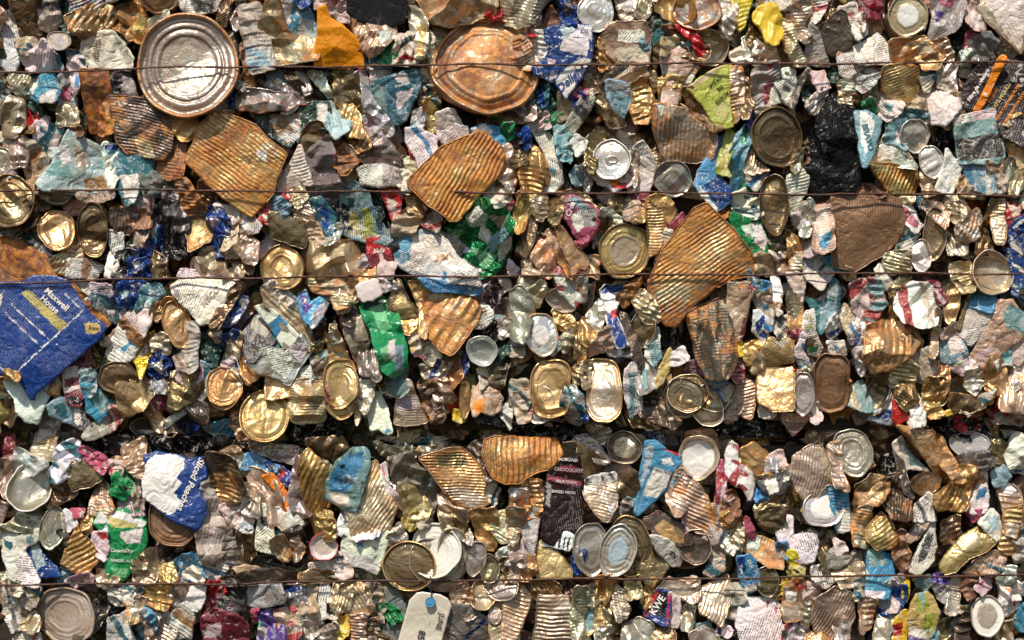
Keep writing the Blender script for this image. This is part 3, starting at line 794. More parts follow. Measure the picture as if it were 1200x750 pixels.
S B1;62,58 70,42 76,34 80,28 88,33 104,38 104,90 86,80 82,66 66,64;z=2.4 h=4 k=2 t cr=.4;dark brown coffee packet;the dark coffee packet;Filtre de cafetière@73,50,5,57,W,.1 ~ CAFE MOULU@86,57,5,57,Y,0 ~ POUR CAFETIERE FILTRE@90,60,3.4,57,o,0 ~ TORREFACTION EXTRA@94,63,3.4,57,o,0 ~ INTENSE@81,56,4,57,o,0
S o2;84,35 88,35 79,54 72,66 70,65 78,50;z=4.5 h=1 k=.5;thin orange stripe along the coffee packet
C R5;17,42 24,40 38,40 38,48 36,60 28,62 20,56 17,52;z=3 r=3.5 a=25 h=12|G 22,54 37,54 34,60 28,62;brown ribbed can with gold bottom;the brown ribbed can
S R5;36,34 46,30 53,34 48,41 40,41;z=3.6 h=4;rusty flap over the wire
B t1;38,42 44,39 49,41 46,46 40,50;z=2.2;dark teal wrapper edge
S w1;39,46 48,44 44,54 42,54;z=2.8 r=4 a=40;small grey-white folded tin
S c1;48,41 52,40 56,54 50,52;z=2.6 h=5;tan wedge of tin
C h1;50,40 60,38 59,54 56,58 52,46;z=1.8 a=75;thin curved tin blades
B c2;8,44 16,42 18,50 16,56 8,56;z=2.2 h=7;tan smooth dented can
C w1;0,44 8,40 16,42 6,54 1,50;z=2.6 t;grey fine-print fold below the wire
B e0;6,60 11,59 13,65 8,67 6,64;z=2.6 m;tiny emerald bottle piece
C x2;0,54 6,56 8,66 0,66;z=1.8;dim olive edge
B w1;11,56 16,54 28,62 26,66 20,71 14,64;z=3 t|T 17,60 23,62 20,68;white and teal folded label
C c1;32,62 36,58 41,60 42,64 44,75 42,82 33,80;z=2.8 r=9 a=0;cream ringed can neck
B S1;20,74 26,64 33,62 34,76 26,80;z=2.6 t k=5|T 22,70 32,66 32,74;teal and white mottled wrapper
S w1;41,65 44,56 50,53 58,54 61,58 62,64 58,68 53,74 46,73;z=3.4 h=8;pale grey faceted tin box
C c2;58,54 61,56 62,68 55,75 54,72;z=2.8 h=6;cream rounded tin edge
S T2;58,69 83,64 85,75 88,92 83,96 62,96 59,80;z=3.6 h=3 r=3 a=95 ra=.4|W 58,69 66,67 66,72 58,74|w 66,66 83,64 84,69 70,71|K 59,82 86,78 87,92 62,95;blue-green label over a finely ribbed grey panel;the blue-green ribbed panel;MAR@68,71,5,8,W,0
B R5;86,74 92,66 97,68 101,75 96,84 90,84;z=2.8 t;rusty orange strip of tin
B c3;86,66 92,66 90,74 86,72;z=2.2;tan torn corner
@0,1
S w0;-2,2 5,4 8,20 0,14;z=2 t;white label scrap at the left edge
B w2;0,10 6,6 8,12 8,24 0,22;z=1.6 k=4 foil;crinkled silver wrapper at the left edge
C q1;6,4 14,3 16,10 15,22 8,22;z=2.6 r=12 a=0;cream neck of a ribbed can
L g3;-2,20,10,9,0;z=2.4;grey ringed can end at the left edge
B V1;0,25 8,24 9,29 0,28;z=2;thin lilac foil strip
C a5;14,6 20,8 29,20 24,32 21,38 17,32;z=2.8 h=9;grey-brown weathered can side
S w1;19,0 22,-4 34,-2 37,2 33,10 28,16 22,12;z=2.8 t;off-white fabric-like label
B S1;36,-1 41,-3 42,2 32,14 30,18 28,18;z=2.2;light blue wrapper edge
S S2;41,1 47,5 58,11 62,16 62,24 66,30 63,38 48,38 46,37 28,37 23,33 30,24 36,14;z=3 h=6 k=4|T 30,24 38,16 42,24 44,30 28,28|W 35,14 40,8 43,20 38,22|q 44,10 50,14 54,22 50,26 46,22|T 50,24 61,18 60,24 56,24|G 50,30 60,28 64,36 50,36;silver and pale blue crushed drink can;the pale blue drink can
S S2;23,33 28,30 42,30 48,36 46,39 32,38;z=3.6 h=4 k=3;frosty pale blue wrapper fold
B n4;42,2 47,0 49,4 44,5;z=3.4;tiny orange rust knob
C W1;61,10 69,10 68,18 70,22 67,36 64,30 62,18;z=2.6|b 61,10 69,10 69,14 62,14|s 62,13 68,13 68,15 62,15;white label with blue top band
S t1;67,18 72,13 80,16 90,20 88,28 84,29 80,44 76,46 70,36 66,26;z=3.2 k=4 t|w 71,28 84,27 80,45 74,40;mottled blue-green and white label;the mottled blue-green label
S w1;70,36 78,42 84,40 84,60 88,68 82,72 74,48;z=2.2 r=3 a=20 t;white ribbed paper strip
C n4;82,48 88,52 88,58 80,58 76,54;z=2.6;rusty nugget of tin
C n5;4,-2 20,-3 20,2 6,3;z=2.2 r=3 a=40;brown striped rusty rim
S R7;92,14 102,5 104,30 92,28;z=2.6 r=4 a=0;shiny rusty ribbed strip
B V1;84,26 92,26 104,30 104,36 90,40 84,34;z=2.4 film k=5|P 90,30 96,32 94,36 90,34;grey plastic film with pinkish tint
S P1;84,36 90,40 89,52 92,58 90,64 86,50;z=2.6|p 88,40 90,42 90,56 88,50;white and pink paper strip
L x4;7,43,15.5,16,0;z=3.6 st=3 k=2.4 T=.03;large bronze dented can end at the left edge;the large bronze left-edge end
C u3;17,43 22,46 22,56 8,63 0,62 0,58 10,58;z=3 h=4;dark folded rim of the left-edge can
L g4;33,35,12,10.5,0;z=2.4 rk=u;brown ringed can end behind the pale blue can;the brown ringed end
C a2;46,38 66,37 67,40 62,42 47,42;z=2.8 h=5;thin grey tin blade
L G4;34,60,10.5,12.5,10;z=3.4 d=1.6 k=2 st=3 T=.03;bronze pitted can end with a small hole;the pitted bronze end
L x0;55,60,9,16.5,4;z=3.4 k=2.6 st=1 d=1.2 T=.03;olive-gold oval crushed can;the olive-gold oval can
S u3;65,47 72,47 76,50 76,62 70,62 65,56;z=3 r=4 a=80;small ribbed brown tin square
C c2;74,56 80,54 88,56 86,62 82,70 78,66;z=2.4;cream curled tin flap
S w2;64,60 72,62 72,72 66,74;z=2.8 t;grey-white printed slip
B E2;76,68 80,64 84,70 82,80 74,78;z=1.8|w 76,68 79,68 78,74;dark wrapper with green tint
B b1;82,60 90,56 94,58 94,70 88,76 82,72;z=2.6 k=5|t 84,58 92,58 92,66 85,66|p 82,66 86,65 86,70 82,71;dark blue wrapper with a pink spot;the dark blue wrapper
B K0;90,50 104,40 104,60 94,72 90,60;z=2.8 film k=3;grey-green translucent film
B k1;96,60 106,54 108,75 96,78;z=1.2 t;black wrapper with tiny print
B G4;15,58 22,52 23,60 18,64 12,68;z=1.8;gold knobbly scrap in shadow
B E1;12,66 20,62 24,70 20,75;z=1.4|w 16,66 20,65 20,68;dark green scrap
C V1;22,62 27,66 30,75 24,76 22,70;z=2;grey mauve folded tin
C q2;40,72 46,68 48,78 38,80;z=1.8;dim rim under pitted end
S n8;-3,60 8,63 16,69 28,76 30,82 36,90 40,92 -3,92;z=3 h=4 k=2 j=.5;deep orange rusted tin sheet at the left edge;the orange rusted sheet
@1,1
L G6;9.5,0,8,8.5,0;z=2.6 k=4;glossy bronze crumpled can
S n6;-2,4 8,8 8,28 -2,30;z=2.8 r=4 a=-10;brown ribbed rusty panel edge
S G8;24,-9 32,-8 42,-4 50,-1 57,7 63,12 68,16 66,20 62,30 60,38 54,46 48,52 42,49 30,40 9,20 9.5,17 14,9 16,0;z=4.2 h=3 k=1.5 r=4.4 a=-37 tx=0 ra=.8 j=.6|w 51,14 57,13 57,20 52,19|R 9.5,19 13,12 20,3 23,0 22,12 17,20|q 52,10 58,9 64,13 62,17 58,15;large golden rusty ribbed square tin;the large golden rusty tin
C n6;4,32 10,31 14,38 20,48 24,56 23,60 12,54 8,44;z=2.8 r=4 a=-10;curved rusty ribbed can neck
S R5;10,52 22,50 24,56 23,66 12,72 10,62;z=3 h=4;orange-brown shiny tin panel
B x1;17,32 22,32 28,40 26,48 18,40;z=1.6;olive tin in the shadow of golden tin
B K1;-4,36 4,38 10,52 11,60 10,78 -4,76;z=2 k=3|w 2,58 9,57 9,60 3,62|w 3,39 5,40 10,50 9,53;dark printed carton with white lines
B b1;23,47 28,44 34,54 34,62 30,66 26,72 22,62;z=3.2 k=5 m|h 24,52 30,54 28,58 24,58;royal blue and silver crushed can;the royal blue crushed can
B b1;24,66 32,64 32,74 26,76;z=2.8 m;lower tip of blue foil
S w1;26,45 38,44 44,54 36,56 28,50;z=3.4 k=4;grey-white label flap
S w1;38,44 46,47 53,57 52,61 46,62 40,54;z=3.2 t;white fine-print strip under golden tin
C c1;34,52 38,56 38,66 32,72 34,62;z=3.4 h=5;pale tan tin sliver
C q3;39,54 46,62 51,68 50,80 44,78 40,66;z=2.8 r=4 a=45;ribbed brown-grey can neck
B q3;34,66 42,62 44,72 34,76;z=3 k=6 h=9;shiny knotted tin
S r1;51,44 56,42 58,50 57,57 52,55;z=3.2 h=4|W 54,51 57,51 56,55;red label corner with white letters
B r1;66,40 70,38 72,44 68,46;z=2.8;small red paper tip
C T0;54,42 66,42 70,48 68,51 58,50;z=3 r=4 a=40|W 54,42 60,42 58,46;pale teal ribbed can edge
S x1;58,49 64,50 77,53 80,66 78,70 60,64 58,56;z=3.6 h=8 k=1.2;smooth olive-bronze can bottom;the olive-bronze bottom
C q3;71,45 78,43 84,50 84,54 76,56;z=3 r=3.6 a=-20;shiny ribbed can neck
C c3;79,58 86,56 90,66 88,69 82,67;z=3 r=5 a=10;tan ringed can neck
S t0;82,42 88,40 96,50 98,58 92,64 88,60;z=3.2 h=5|b 86,44 92,48 94,60 90,58;slate-blue tin flap;the slate-blue flap
C h1;91,62 100,56 98,64 92,68;z=3.4 h=5;bright pointed tin lip
S w1;62,34 66,26 72,18 76,10 80,22 84,34 72,34 64,38;z=3.2 k=3 h=6 r=4 a=20;off-white crumpled plastic cup
B V1;76,20 86,10 94,5 96,16 100,34 96,44 80,40 74,32;z=3.8 film k=3 h=6;milky grey plastic film;the milky plastic film
C q4;69,34 76,33 80,40 76,46 71,44;z=2.6 r=4 a=10;small ribbed tin in shadow
L n3;83,8,8,13,-25;z=3 rk=x ck=x;brown oval can end under film
C n6;96,10 104,6 110,14 110,20 102,28 97,22;z=3 r=6 a=10;rust-speckled cream can side
S w0;58,-4 76,-4 75,6 70,10 64,6;z=2.8 t;grey-tan folded label
C E0;74,-2 80,-4 84,2 76,8;z=2.2;dark green label fold
B S1;94,-2 106,-4 106,8 96,6;z=2.4 k=4;pale blue crushed plastic end
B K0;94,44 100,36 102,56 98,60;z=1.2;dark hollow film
B w1;18,72 26,70 28,80 16,82;z=2.4 t;grey label scrap
L G2;65.5,82,13.5,13.5,0;z=3.2 rk=x st=1 k=1.2 tz=-.15;deep golden round lid with rings;the deep golden ringed lid
C q4;78,70 90,68 108,66 110,76 112,88 78,88;z=2.8 k=5 h=8;creased silver-tan tin above the wire
@2,1
C G4;6,1 10,-2 16,8 16,12 10,14 6,8;z=2.8 r=6 a=60;twisted gold and silver can
L c4;3,22,7.5,13,0;z=2.8 rk=q d=1.5;cream ringed can end with rust freckles
B V1;14,-2 24,-2 22,8 16,12;z=2.6;crumpled grey bag
S g1;12,18 22,8 26,6 34,16 34,21 18,24;z=3.4 k=4 h=8 film;grey transparent plastic bag fold
S a0;9,24 24,21.5 34,24 35,34 22,35 12,33;z=3.8 h=8 t|W 10,25 24,22 25,34 13,33;white and grey label band;the white and grey label band
S n2;24,0 30,5 37,14 38,24 34,22 28,10;z=2.4 h=5;olive-brown bent strip
B K1;30,8 36,14 38,24 32,20;z=1.2;dark fold of film
S w1;38,1 46,0 56,6 56,14 50,22 46,24 44,18 38,8;z=3.2 t k=3;bluish white printed paper
S r0;38,8 45,14 46,18 43,19 41,16;z=3.4 h=3;small red paper tongue
C w1;32,25 40,26 42,36 38,38 34,32;z=3 k=5;white crumpled plastic loop
B c2;38,18 46,20 44,26 39,24;z=2.8;cream scrap beside red tongue
S w0;55,0 66,-2 74,0 74,6 62,10 57,6;z=3.4 t;pale printed label above folded tin
S G9;45,26 60,12 80,3 84,4 92,10 96,17 94,26 84,36 74,48 68,54 64,54 50,44 40,33 41,30;z=4.4 h=5 k=2.6 r=5 a=58 ra=1.3 tx=0 tz=.04|R 80,3 84,4 92,10 96,17 90,20 80,12 64,14|R 62,15 78,18 90,24 84,32 80,26 62,20;folded golden-orange rusty tin with ribs;the folded golden rusty tin
C R5;39,40 48,38 50,46 46,52 40,48;z=2.8 r=5 a=-15;orange-brown twisted can neck
C c4;34,50 42,46 46,54 40,64 30,62;z=2.6 k=5;tan grey crumpled can
B a3;46,48 54,46 58,52 57,60 50,58;z=2.4;grey-olive dented tin
S T0;0,36 8,32 16,38 18,46 30,66 28,68 14,67 0,62;z=3 t k=2.6|Y 5,49 10,49 11,63 4,62|l 12,47 17,47 20,63 12,66|k 0,44 5,46 4,56 8,60 0,60|E 4,41 8,41 8,47 4,47;pale green label with yellow and black print;the pale green label
B E0;16,38 22,38 24,52 22,54;z=2;brown-grey shadowed tin
S r0;22,36 34,35 36,40 34,50 30,54 27,46;z=3.2|P 26,40 33,44 31,50 28,48;red and pink carton under the wire;the red and pink carton
B K1;19,48 24,46 30,66 34,72 28,72;z=1.8;long dark slit of tin
S m0;15,65 24,63 28,68 30,82 16,82;z=3.2 m|r 15,65 24,63 28,68 29,74 15,74|m 15,76 30,76 30,82 16,82;crimson soup label with white script;the crimson soup label;bells@22,72,6,6,W,.35
S W0;33,62 36,60 56,60 62,66 68,76 80,84 82,93 60,90 44,87 32,80 31,72;z=3.8 h=5 k=2 t|s 33,62 36,60 42,62 40,78 36,80 31,76|S 36,59 54,59 57,63 36,63|R 57,75 64,73 66,77 54,79|s 60,84 62,85 61,90 58,92|S 33,80 44,84 56,88 40,88;large white and sky blue printed sheet;the large white and blue sheet
S s0;46,88 60,90 80,90 82,92 82,96 78,98 56,96 48,92;z=4 h=4;bright sky blue folded edge
B e0;57,56 62,54 72,52 80,43 86,44 88,50 96,48 100,56 99,72 92,82 80,88 68,80 58,66;z=3.9 k=4 foil f=1.4 h=4 w=.4 cr=2.2|i 60,58 72,60 66,70|i 76,70 92,74 84,84|h 86,52 98,52 94,60|W 58,60 66,62 76,72 70,74|T 84,66 96,58 98,64 88,74|W 72,52 80,46 86,52 84,58 76,58|W 82,58 88,60 86,68 80,64|h 60,64 72,70 70,76 62,70|W 64,72 80,82 84,84 76,86|W 92,70 99,64 100,70 92,80;crinkled emerald green and silver foil bag;the emerald foil bag
C w2;84,40 88,36 97,36 100,44 96,50 88,46;z=3 h=9 k=3;white-grey bell-shaped tin
C g1;86,34 90,30 100,36 96,40 88,38;z=2.4;grey crimped strip
S s1;76,2 84,-2 92,0 96,8 92,14 88,17 82,10;z=3.6 h=3|W 76,1 84,-2 89,2 86,8 80,6;blue card with white rosette;the blue card
C q2;92,18 98,10 102,22 100,36 94,30;z=3 h=8;tall shiny dark tin
B e0;94,-1 100,-2 100,6 95,6;z=2.6;green corner scrap
C G4;0,76 8,75 18,80 20,92 4,96 -2,86;z=2.6 k=4 h=8;golden-white crumpled can
@3,1
C b1;3,6 8,0 10,6 9,12 6,12;z=3.2 m|k 0,4 6,6 6,16 0,16;glossy blue bottle cap end
S w0;9,-4 19,-2 26,8 28,18 30,32 24,38 16,36 22,28 20,16;z=3 k=4 t|T 22,22 26,24 25,28 21,26;creased white paper strip;the creased white paper strip
B T1;26,0 32,-2 34,10 34,20 28,18;z=2.8 k=5|t 27,10 33,14 32,20 28,18;aqua and silver wrapper knot
C G4;5,14 14,12 20,24 21,30 16,38 7,38 5,28;z=3 r=6 a=-20 h=14;gold ribbed can with a rounded shoulder
C x2;-2,12 8,14 8,20 0,24;z=2.4 r=4 a=30;dark ribbed tin above gold can
S w0;34,8 38,4 44,8 42,13 38,17;z=3.2;small white ribbed tag
C x1;44,8 50,0 58,0 54,8 48,20 46,28;z=2 h=14 a=75;deep dark can wall
B T0;35,27 38,23 40,32 38,34;z=2.8;small aqua triangle
B u1;28,24 34,30 42,38 26,38;z=1;dark tin hollow
L h0;58,19,11,12.5,-8;z=4.2 T=.04 bk=w rk=w ck=h tab=1 k=.6 st=2 rr=0;upright drink can seen from its tabbed top;the tabbed drink can
B w1;48,24 52,22 58,28 68,28 68,34 60,37 52,32 48,28;z=3.4 h=8 m|r 57,32 68,32 66,36 59,36|o 58,31 62,31 61,34 58,34|k 54,25 58,26 60,30 56,31;white, red and black printed can wall
S w0;71,12 76,8 82,16 84,26 80,38 70,38 70,26;z=3 k=3 t|P 76,34 80,33 80,38 76,38;standing white fine-print label
C x1;70,6 76,4 84,8 84,16 80,14;z=1.6;torn olive tin top
B q1;84,12 92,16 92,20 84,22;z=2.6 r=4 a=10;grey-white wrinkled can side
L g2;94,30,11.5,11,0;z=3.6 T=.05 st=2 rr=.02;grey ringed can end between rusty tin and label;the grey ringed end
C q2;68,20 72,14 72,28 70,38 67,34;z=2.8 h=6;white and tan strip beside drink can
S m1;70,39 80,39 79,42 70,42;z=3;maroon strip beneath the wire
C c3;66,42 71,40 76,48 73,56 66,52;z=3 r=5 a=20|W 66,42 71,41 72,44;small cream can with brown stripes
C G5;72,42 76,42 77,54 73,54;z=3 r=3 a=0;thin gold ribbed strip
C x3;58,42 64,40 64,48 58,50;z=2.6 r=3 a=10;grey-brown ribbed knuckle
C w1;53,48 56,48 64,55 62,58 54,54;z=3;narrow white-edged tin strip
C u3;48,54 58,54 60,60 50,60;z=2.4;dark rolled tin edges
S E1;46,60 54,58 54,66 48,70;z=1.6;dark green hollow wrapper
L G0;66,72,16,16.5,0;z=3.4 T=.05 ck=q cf=.55 st=1 rk=x rr=.02 k=.8;large pale olive can end with many rings;the large pale ringed end
S R6;79,41 86,40 88,50 90,62 84,74 80,76 79,60;z=3.2 r=3.6 a=5;rusty brown ribbed can wall;the rusty brown wall
S G4;80,40 90,40 96,48 92,57 86,48;z=3.4 h=5;tan rusted tin shoulder
S p1;92,58 100,50 101,52 94,60;z=3.6 h=3;thin purple-pink strip
S W0;86,68 90,60 94,60 92,66 88,74 84,80;z=3.4 h=4 k=3;white torn sliver beside the golden tin
S p1;33,39 37,40 46,45 52,50 50,58 46,66 42,68 36,62 32,54 29,52 30,46;z=3.6 t h=4|T 33,40 38,41 45,47 43,49 34,45|V 40,48 50,48 48,58 40,58|W 34,52 40,48 42,58 38,62;pink and teal drink pouch;the pink and teal pouch;Crea@34,48,7,70,W,.2
B p0;38,66 44,64 43,68 40,70;z=3.4;pink scrap below the pouch
S x4;26,38 34,37 44,40 50,47 48,48 40,42 28,40;z=3;long brown tin edge
C G6;4,39 12,40 10,50 6,60 2,62 2,50;z=3 k=3;twisted rusty gold strip
C q2;12,42 20,40 20,50 16,54 12,48;z=2.6 k=4;dented silver tin petal
C x3;21,42 29,40 29,48 26,58 22,54;z=2.8 k=2 a=80;bronze fan-shaped tin
S x0;2,72 8,54 12,48 15,50 12,66 8,76;z=3 h=6;smooth olive-green tin strip;the olive-green strip
C q5;20,62 22,60 28,70 30,80 16,82 12,76;z=2.8 k=3 h=7;rusty gold triangular tin
S G3;25,58 29,58 38,70 44,78 42,82 36,82 28,68;z=3.2 h=5;gold-tan diagonal tin strip
B u2;14,62 20,64 16,70 10,74;z=2.4 k=5;knotted dark tin
C n5;26,66 38,82 34,88 28,78;z=2.6;rusty fold beside diagonal strip
@4,1
S q6;-18,-13 -12,-13 0,-10 12,0 19,5 19,12 16,18 8,20 -8,20 -14,12 -17,2;z=4.2 h=4 k=3 r=5 a=88 ra=.9|W -17,-13 -12,-12 -13,-6;silver and rust ribbed square panel;the silver rusty ribbed panel
S s1;20,6 24,5 24,12 20,22 20,28 28,36 28,42 20,50 18,48 8,36 6,34 10,24;z=3.4 h=5 k=2 r=2.5 a=55 ra=.4|b 12,34 20,28 29,36 28,42 20,49|W 10,34 20,48 18,50 8,40|w 4,40 9,38 18,48 8,48;bright blue striped carton;the blue striped carton
S l1;26,-1 31,4 28,16 25,24 28,30 20,27 20,20 24,8;z=3.6 h=4|Y 22,16 26,14 25,26 21,26;narrow lime green can edge;the lime green edge
C T1;32,4 38,-1 40,2 36,14 34,26 35,38 28,38 28,16;z=3.8 k=5 h=6|s 29,16 34,16 35,26 30,30|s 30,26 34,26 34,37 30,38|e 36,2 39,1 36,10 34,9;teal blue and white twisted wrapper;the teal twisted wrapper
S q2;35,16 38,8 42,18 50,25 45,27 36,26;z=3.4 h=8 r=4 a=80;creamy gold ribbed can flank
C a1;37,25 50,25 46,32 42,36 38,32;z=3 h=8;smooth taupe can neck
L x3;54.5,6,15.5,18,10;z=4.2 st=3 k=1.6 T=.04 tz=.05 d=.8;large brown-gold can end with a thick rim;the large brown-gold end
C g3;64,20 69,12 69,24 64,26;z=3 h=6;dark right flank of the brown-gold end
L x4;53,45,8.8,19,0;z=3.8 st=0 k=1.4 rk=u T=.03 open dp=.15 ck=x;tall oval brown can end;the tall oval brown end
B e0;36,35 41,31 45,34 44,38 36,37;z=2.6;dark green wrapper arc
B W0;30,39 36,36 44,38 46,44 46,51 42,53 33,52 29,46;z=3.6 k=5;wad of crumpled white paper;the white paper wad
S e0;28,50 34,52 46,54 46,56 50,68 49,74 42,80 36,74 34,66 28,58;z=3.6 k=4|W 40,56 46,57 49,66 48,72 42,68|W 34,58 39,56 42,64 36,62;green and white crinkled label;the green and white label
C u1;49,58 58,58 60,68 56,74 50,66;z=2.8 a=0;dark can neck beneath oval end
B W0;50,70 56,68 60,75 54,76;z=3;small curl of white paper
S w1;61,28 70,25 74,28 72,38 68,44 68,56 63,52 62,40;z=3.2 t r=4 a=20|P 64,56 70,52 69,58;off-white ribbed can flank
B P1;64,52 69,50 71,56 67,58;z=3.4;pink plastic tip
C h1;70,45 75,43 75,58 72,64 69,62;z=3.2 k=4;bright cream bent tin
C c2;76,44 82,42 86,46 86,70 80,74 76,70;z=3.4 r=3 a=15 t|w 76,50 84,48 85,64 77,64|s 78,65 86,60 85,68 80,73;ribbed can with blue lower label
L G2;65,70,6,8,0;z=2 k=3;small gold can bottom in shadow
C G3;62,62 66,64 70,75 62,76;z=2.8 r=3.6 a=60;small gold ribbed tip
B P1;70,64 76,62 78,72 72,76;z=2.6 t;pale scrap with dark red print
S k0;76,2 82,-6 100,-6 103,10 103,30 100,38 86,38 84,42 78,43 72,38 71,26 72,14;z=3 k=4 h=9 w=0 cr=1;folded black cloth-like plastic;the black folded plastic
C n2;70,12 73,8 73,20 70,20;z=2;thin dark tin sliver
S n2;85,39 100,37 118,38 126,42 130,52 128,62 120,72 100,84 88,80 86,62;z=3.6 h=5 k=2 r=3 a=88 ra=.6;big ribbed brown-grey tin panel;the big brown-grey panel
C n7;18,50 24,40 28,44 24,52;z=2.4;small rusty bit beneath the blue carton
S R8;-12,72 -4,62 6,48 13,45 20,52 30,62 38,72 42,80 40,86 28,88 18,94 6,104 -4,116 -10,116 -20,106 -20,92;z=4.2 h=3 k=1.6 r=4.6 a=36 tx=0 tz=0 ra=.9 j=.5|q -20,100 -10,92 8,92 22,88 6,103 -8,114|G -16,78 -4,64 2,64 -6,80 -14,90;big fan-shaped rusty ribbed tin;the fan-shaped rusty tin
@5,1
S T1;0,-10 8,-9 16,-4 14,4 10,16 6,24 4,24 2,8;z=5.2 k=1 h=6|W 3,-9 7,-9 12,-3 10,4 6,16 3,10;blue and white can with upright lettering;the blue-lettered can;BRAVO@7,6,8,-78,t,0
C T1;17,8 22,-2 30,-4 32,4 30,12 22,8;z=3|w 24,2 30,0 30,10 25,9;mottled teal and white can shoulder
L h3;35,5,9,10,0;z=3.8 st=2 T=.04;dented silvery can end;the dented silvery end
S h4;14,12 18,5 28,12 33,18 36,24 30,23 10,22 8,20;z=3.4 k=3|W 16,10 22,9 24,18 12,20;crumpled silver panel with torn paper
S G7;8,22 20,22 36,23 38,30 36,38 28,40 20,38 14,30;z=3.8 h=6 r=5 a=72 ra=1.4;gold ribbed tin with glossy waves;the wavy gold tin
L h2;45,20,7.5,10,10;z=3.6 bk=q T=.045 st=2;domed pearly can end;the pearly domed end
C q4;39,26 52,28 48,38 41,39;z=3.2 r=5 a=0;brown ringed can neck
S W0;54,12 57,17 64,21 61,32 56,40 47,36 51,26 53,20;z=3.8 h=2 k=2 w=.2;clean white torn paper;the clean white paper
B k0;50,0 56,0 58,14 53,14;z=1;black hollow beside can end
S T2;64,24 68,20 76,19 81,26 82,38 78,40 70,36;z=3.6 h=9 k=2;smooth blue-green can side;the blue-green can side
C c2;60,34 64,28 70,36 78,41 62,40;z=3 k=3;tan torn base of blue-green can
C a3;77,21 86,18 88,30 86,38 82,38;z=3.4 r=4 a=80;grey paper-like can wall
C q3;87,28 91,18 96,26 98,34 94,40 88,34;z=3.2 h=9|W 87,28 91,20 93,28 90,33;cream can with a worn label
S G6;89,7 96,2 103,-2 103,26 98,32 94,22 92,16;z=3.4 h=6 k=4|R 92,12 100,8 102,20 94,18;rusty gold tin at right edge
C n3;-2,37 8,34 18,37 16,40 0,40;z=3 r=3.4 a=70;brown-tinted ribbed sliver on the wire
S q3;25,41 36,41 34,44 28,44;z=3 r=3 a=80;small gold ribbed rim
S W1;28,46 34,45 38,56 40,57 36,62 30,56;z=3.4 t|p 28,46 32,47 36,54 39,56 36,59 30,55;white label with magenta print;the magenta-printed label
S t1;36,42 40,40 42,46 40,48;z=3.2;little teal striped scrap
C q2;40,44 48,43 54,50 53,58 46,52;z=3.4 h=7 k=3|W 46,46 52,48 54,54;curved white and gold shoulder
L x0;47,62,7,16,-3;z=3.4 k=2 rk=q;tall narrow olive can end;the narrow olive end
C q4;53,41 62,41 66,48 66,51 58,55;z=3.6 r=6 a=-20;bright ribbed can tilted left
C h5;60,57 66,52 72,48 75,56 72,64 64,66 60,64;z=3.8 r=5 a=65|R 60,61 70,64 64,66;fan-ribbed silver can with rusty base;the fan-ribbed can
C g1;54,56 60,58 66,66 64,74 55,73;z=3 k=3 h=8;smooth silver-grey can
S q4;82,41 88,41 88,60 86,68 82,67 80,56;z=3.8 r=4.5 a=2;upright ribbed gold strip;the upright ribbed strip
C x1;72,60 80,48 82,41 78,64 82,72 72,74;z=2.6 h=8;dark olive bent can
S r2;88,42 98,46 96,60 90,62 88,50;z=2.6 h=5|c 90,44 98,48 94,54;dull red-edged cream tin
S b1;92,56 102,50 104,76 94,72 90,66;z=3.6|w 91,62 98,72 100,76 92,70|W 92,58 100,52 100,54 93,60;blue, white and red carton edge;the blue carton edge
S w2;26,60 32,57 38,62 32,74 24,76;z=2.8 r=4 a=30 t;striped pale can wall
L h3;39,75,6.2,10,0;z=3.6 st=2 T=.04 bk=q;pearly grey can end with wide rings;the pearly grey end
L q5;80.5,85,13,13.5,0;z=3.8 open dp=.35 rk=h T=.03 d=1.6;open can mouth with rust stain;the open rust-stained mouth
@0,2
C q3;29,2 40,-1 43,6 40,12 32,8;z=2.8 r=4 a=50;tan ribbed fold under the orange sheet
S w1;41,2 52,2 60,6 56,14 40,12;z=3.2 t a=-8;white printed fine-text label
S W1;64,-2 69,-2 70,6 66,13 62,12;z=3 h=5|Y 69,0 72,-2 72,8;white foil strip with lime edge
B V1;70,-2 80,-2 80,12 68,13;z=3 k=7 foil f=1.5;crinkled grey foil bag
B b1;76,2 86,2 88,12 76,13;z=3 k=6 m f=1.3|w 78,4 82,3 80,8;bright blue crumpled foil
C x2;86,-2 97,2 98,12 90,12;z=2.4 h=10;brown smooth can side
S b1;-4,16 16,16 20,12 32,12 40,14 44,20 54,34 64,42 60,48 48,58 30,74 22,80 20,84 14,74 -4,66;z=4.8 h=3 k=1.9 m w=.25 t j=.4 cr=.45 a=-42 tx=0 tz=0|W 50.5,32.3 9,70.7 8.5,70.2 50,31.8|W 4.7,33 26.6,53.1 26.2,53.6 4.3,33.5|W 8.4,27.7 31,48.8 30.6,49.3 8,28.2|W 40,22 50.5,31.8 50.2,32.3 39.6,22.5|W 0,63 9,70.3 8.6,70.8 0,63.6|Y 14,22 18,19.5 41,40 37,44.5|Y 51,40 54,38.5 60,40 61,43 57,46 52,45|W 0,33 0,24 4,20 2,29;blue coffee tin flattened flat;the blue coffee tin;Maxwell@35,25.5,8.5,-42,W,0 ~ House@31,28.5,8,-42,W,0 ~ Scent@56.5,42,4.5,-8,k,.3
S n7;34,15 42,15 56,28 65,40 62,42 52,31;z=3.4 h=3;rusty folded edge of the coffee tin
C x5;-4,58 4,60 14,72 -4,68;z=4.4 h=3;rust-stained corner patch
S W1;54,16 66,17 66,24 62,25 56,22 53,18;z=3.4 t;white label with black letters;;Géant@61,19,5,-2,k,0
S t1;54,22 66,24 70,34 69,40 64,38 56,30;z=3.2 k=3 t|w 60,30 67,32 66,36;dark teal bean label;the dark teal label
C w0;42,17 52,17 54,24 48,24;z=2.6 t;grey-white label fold above the coffee tin
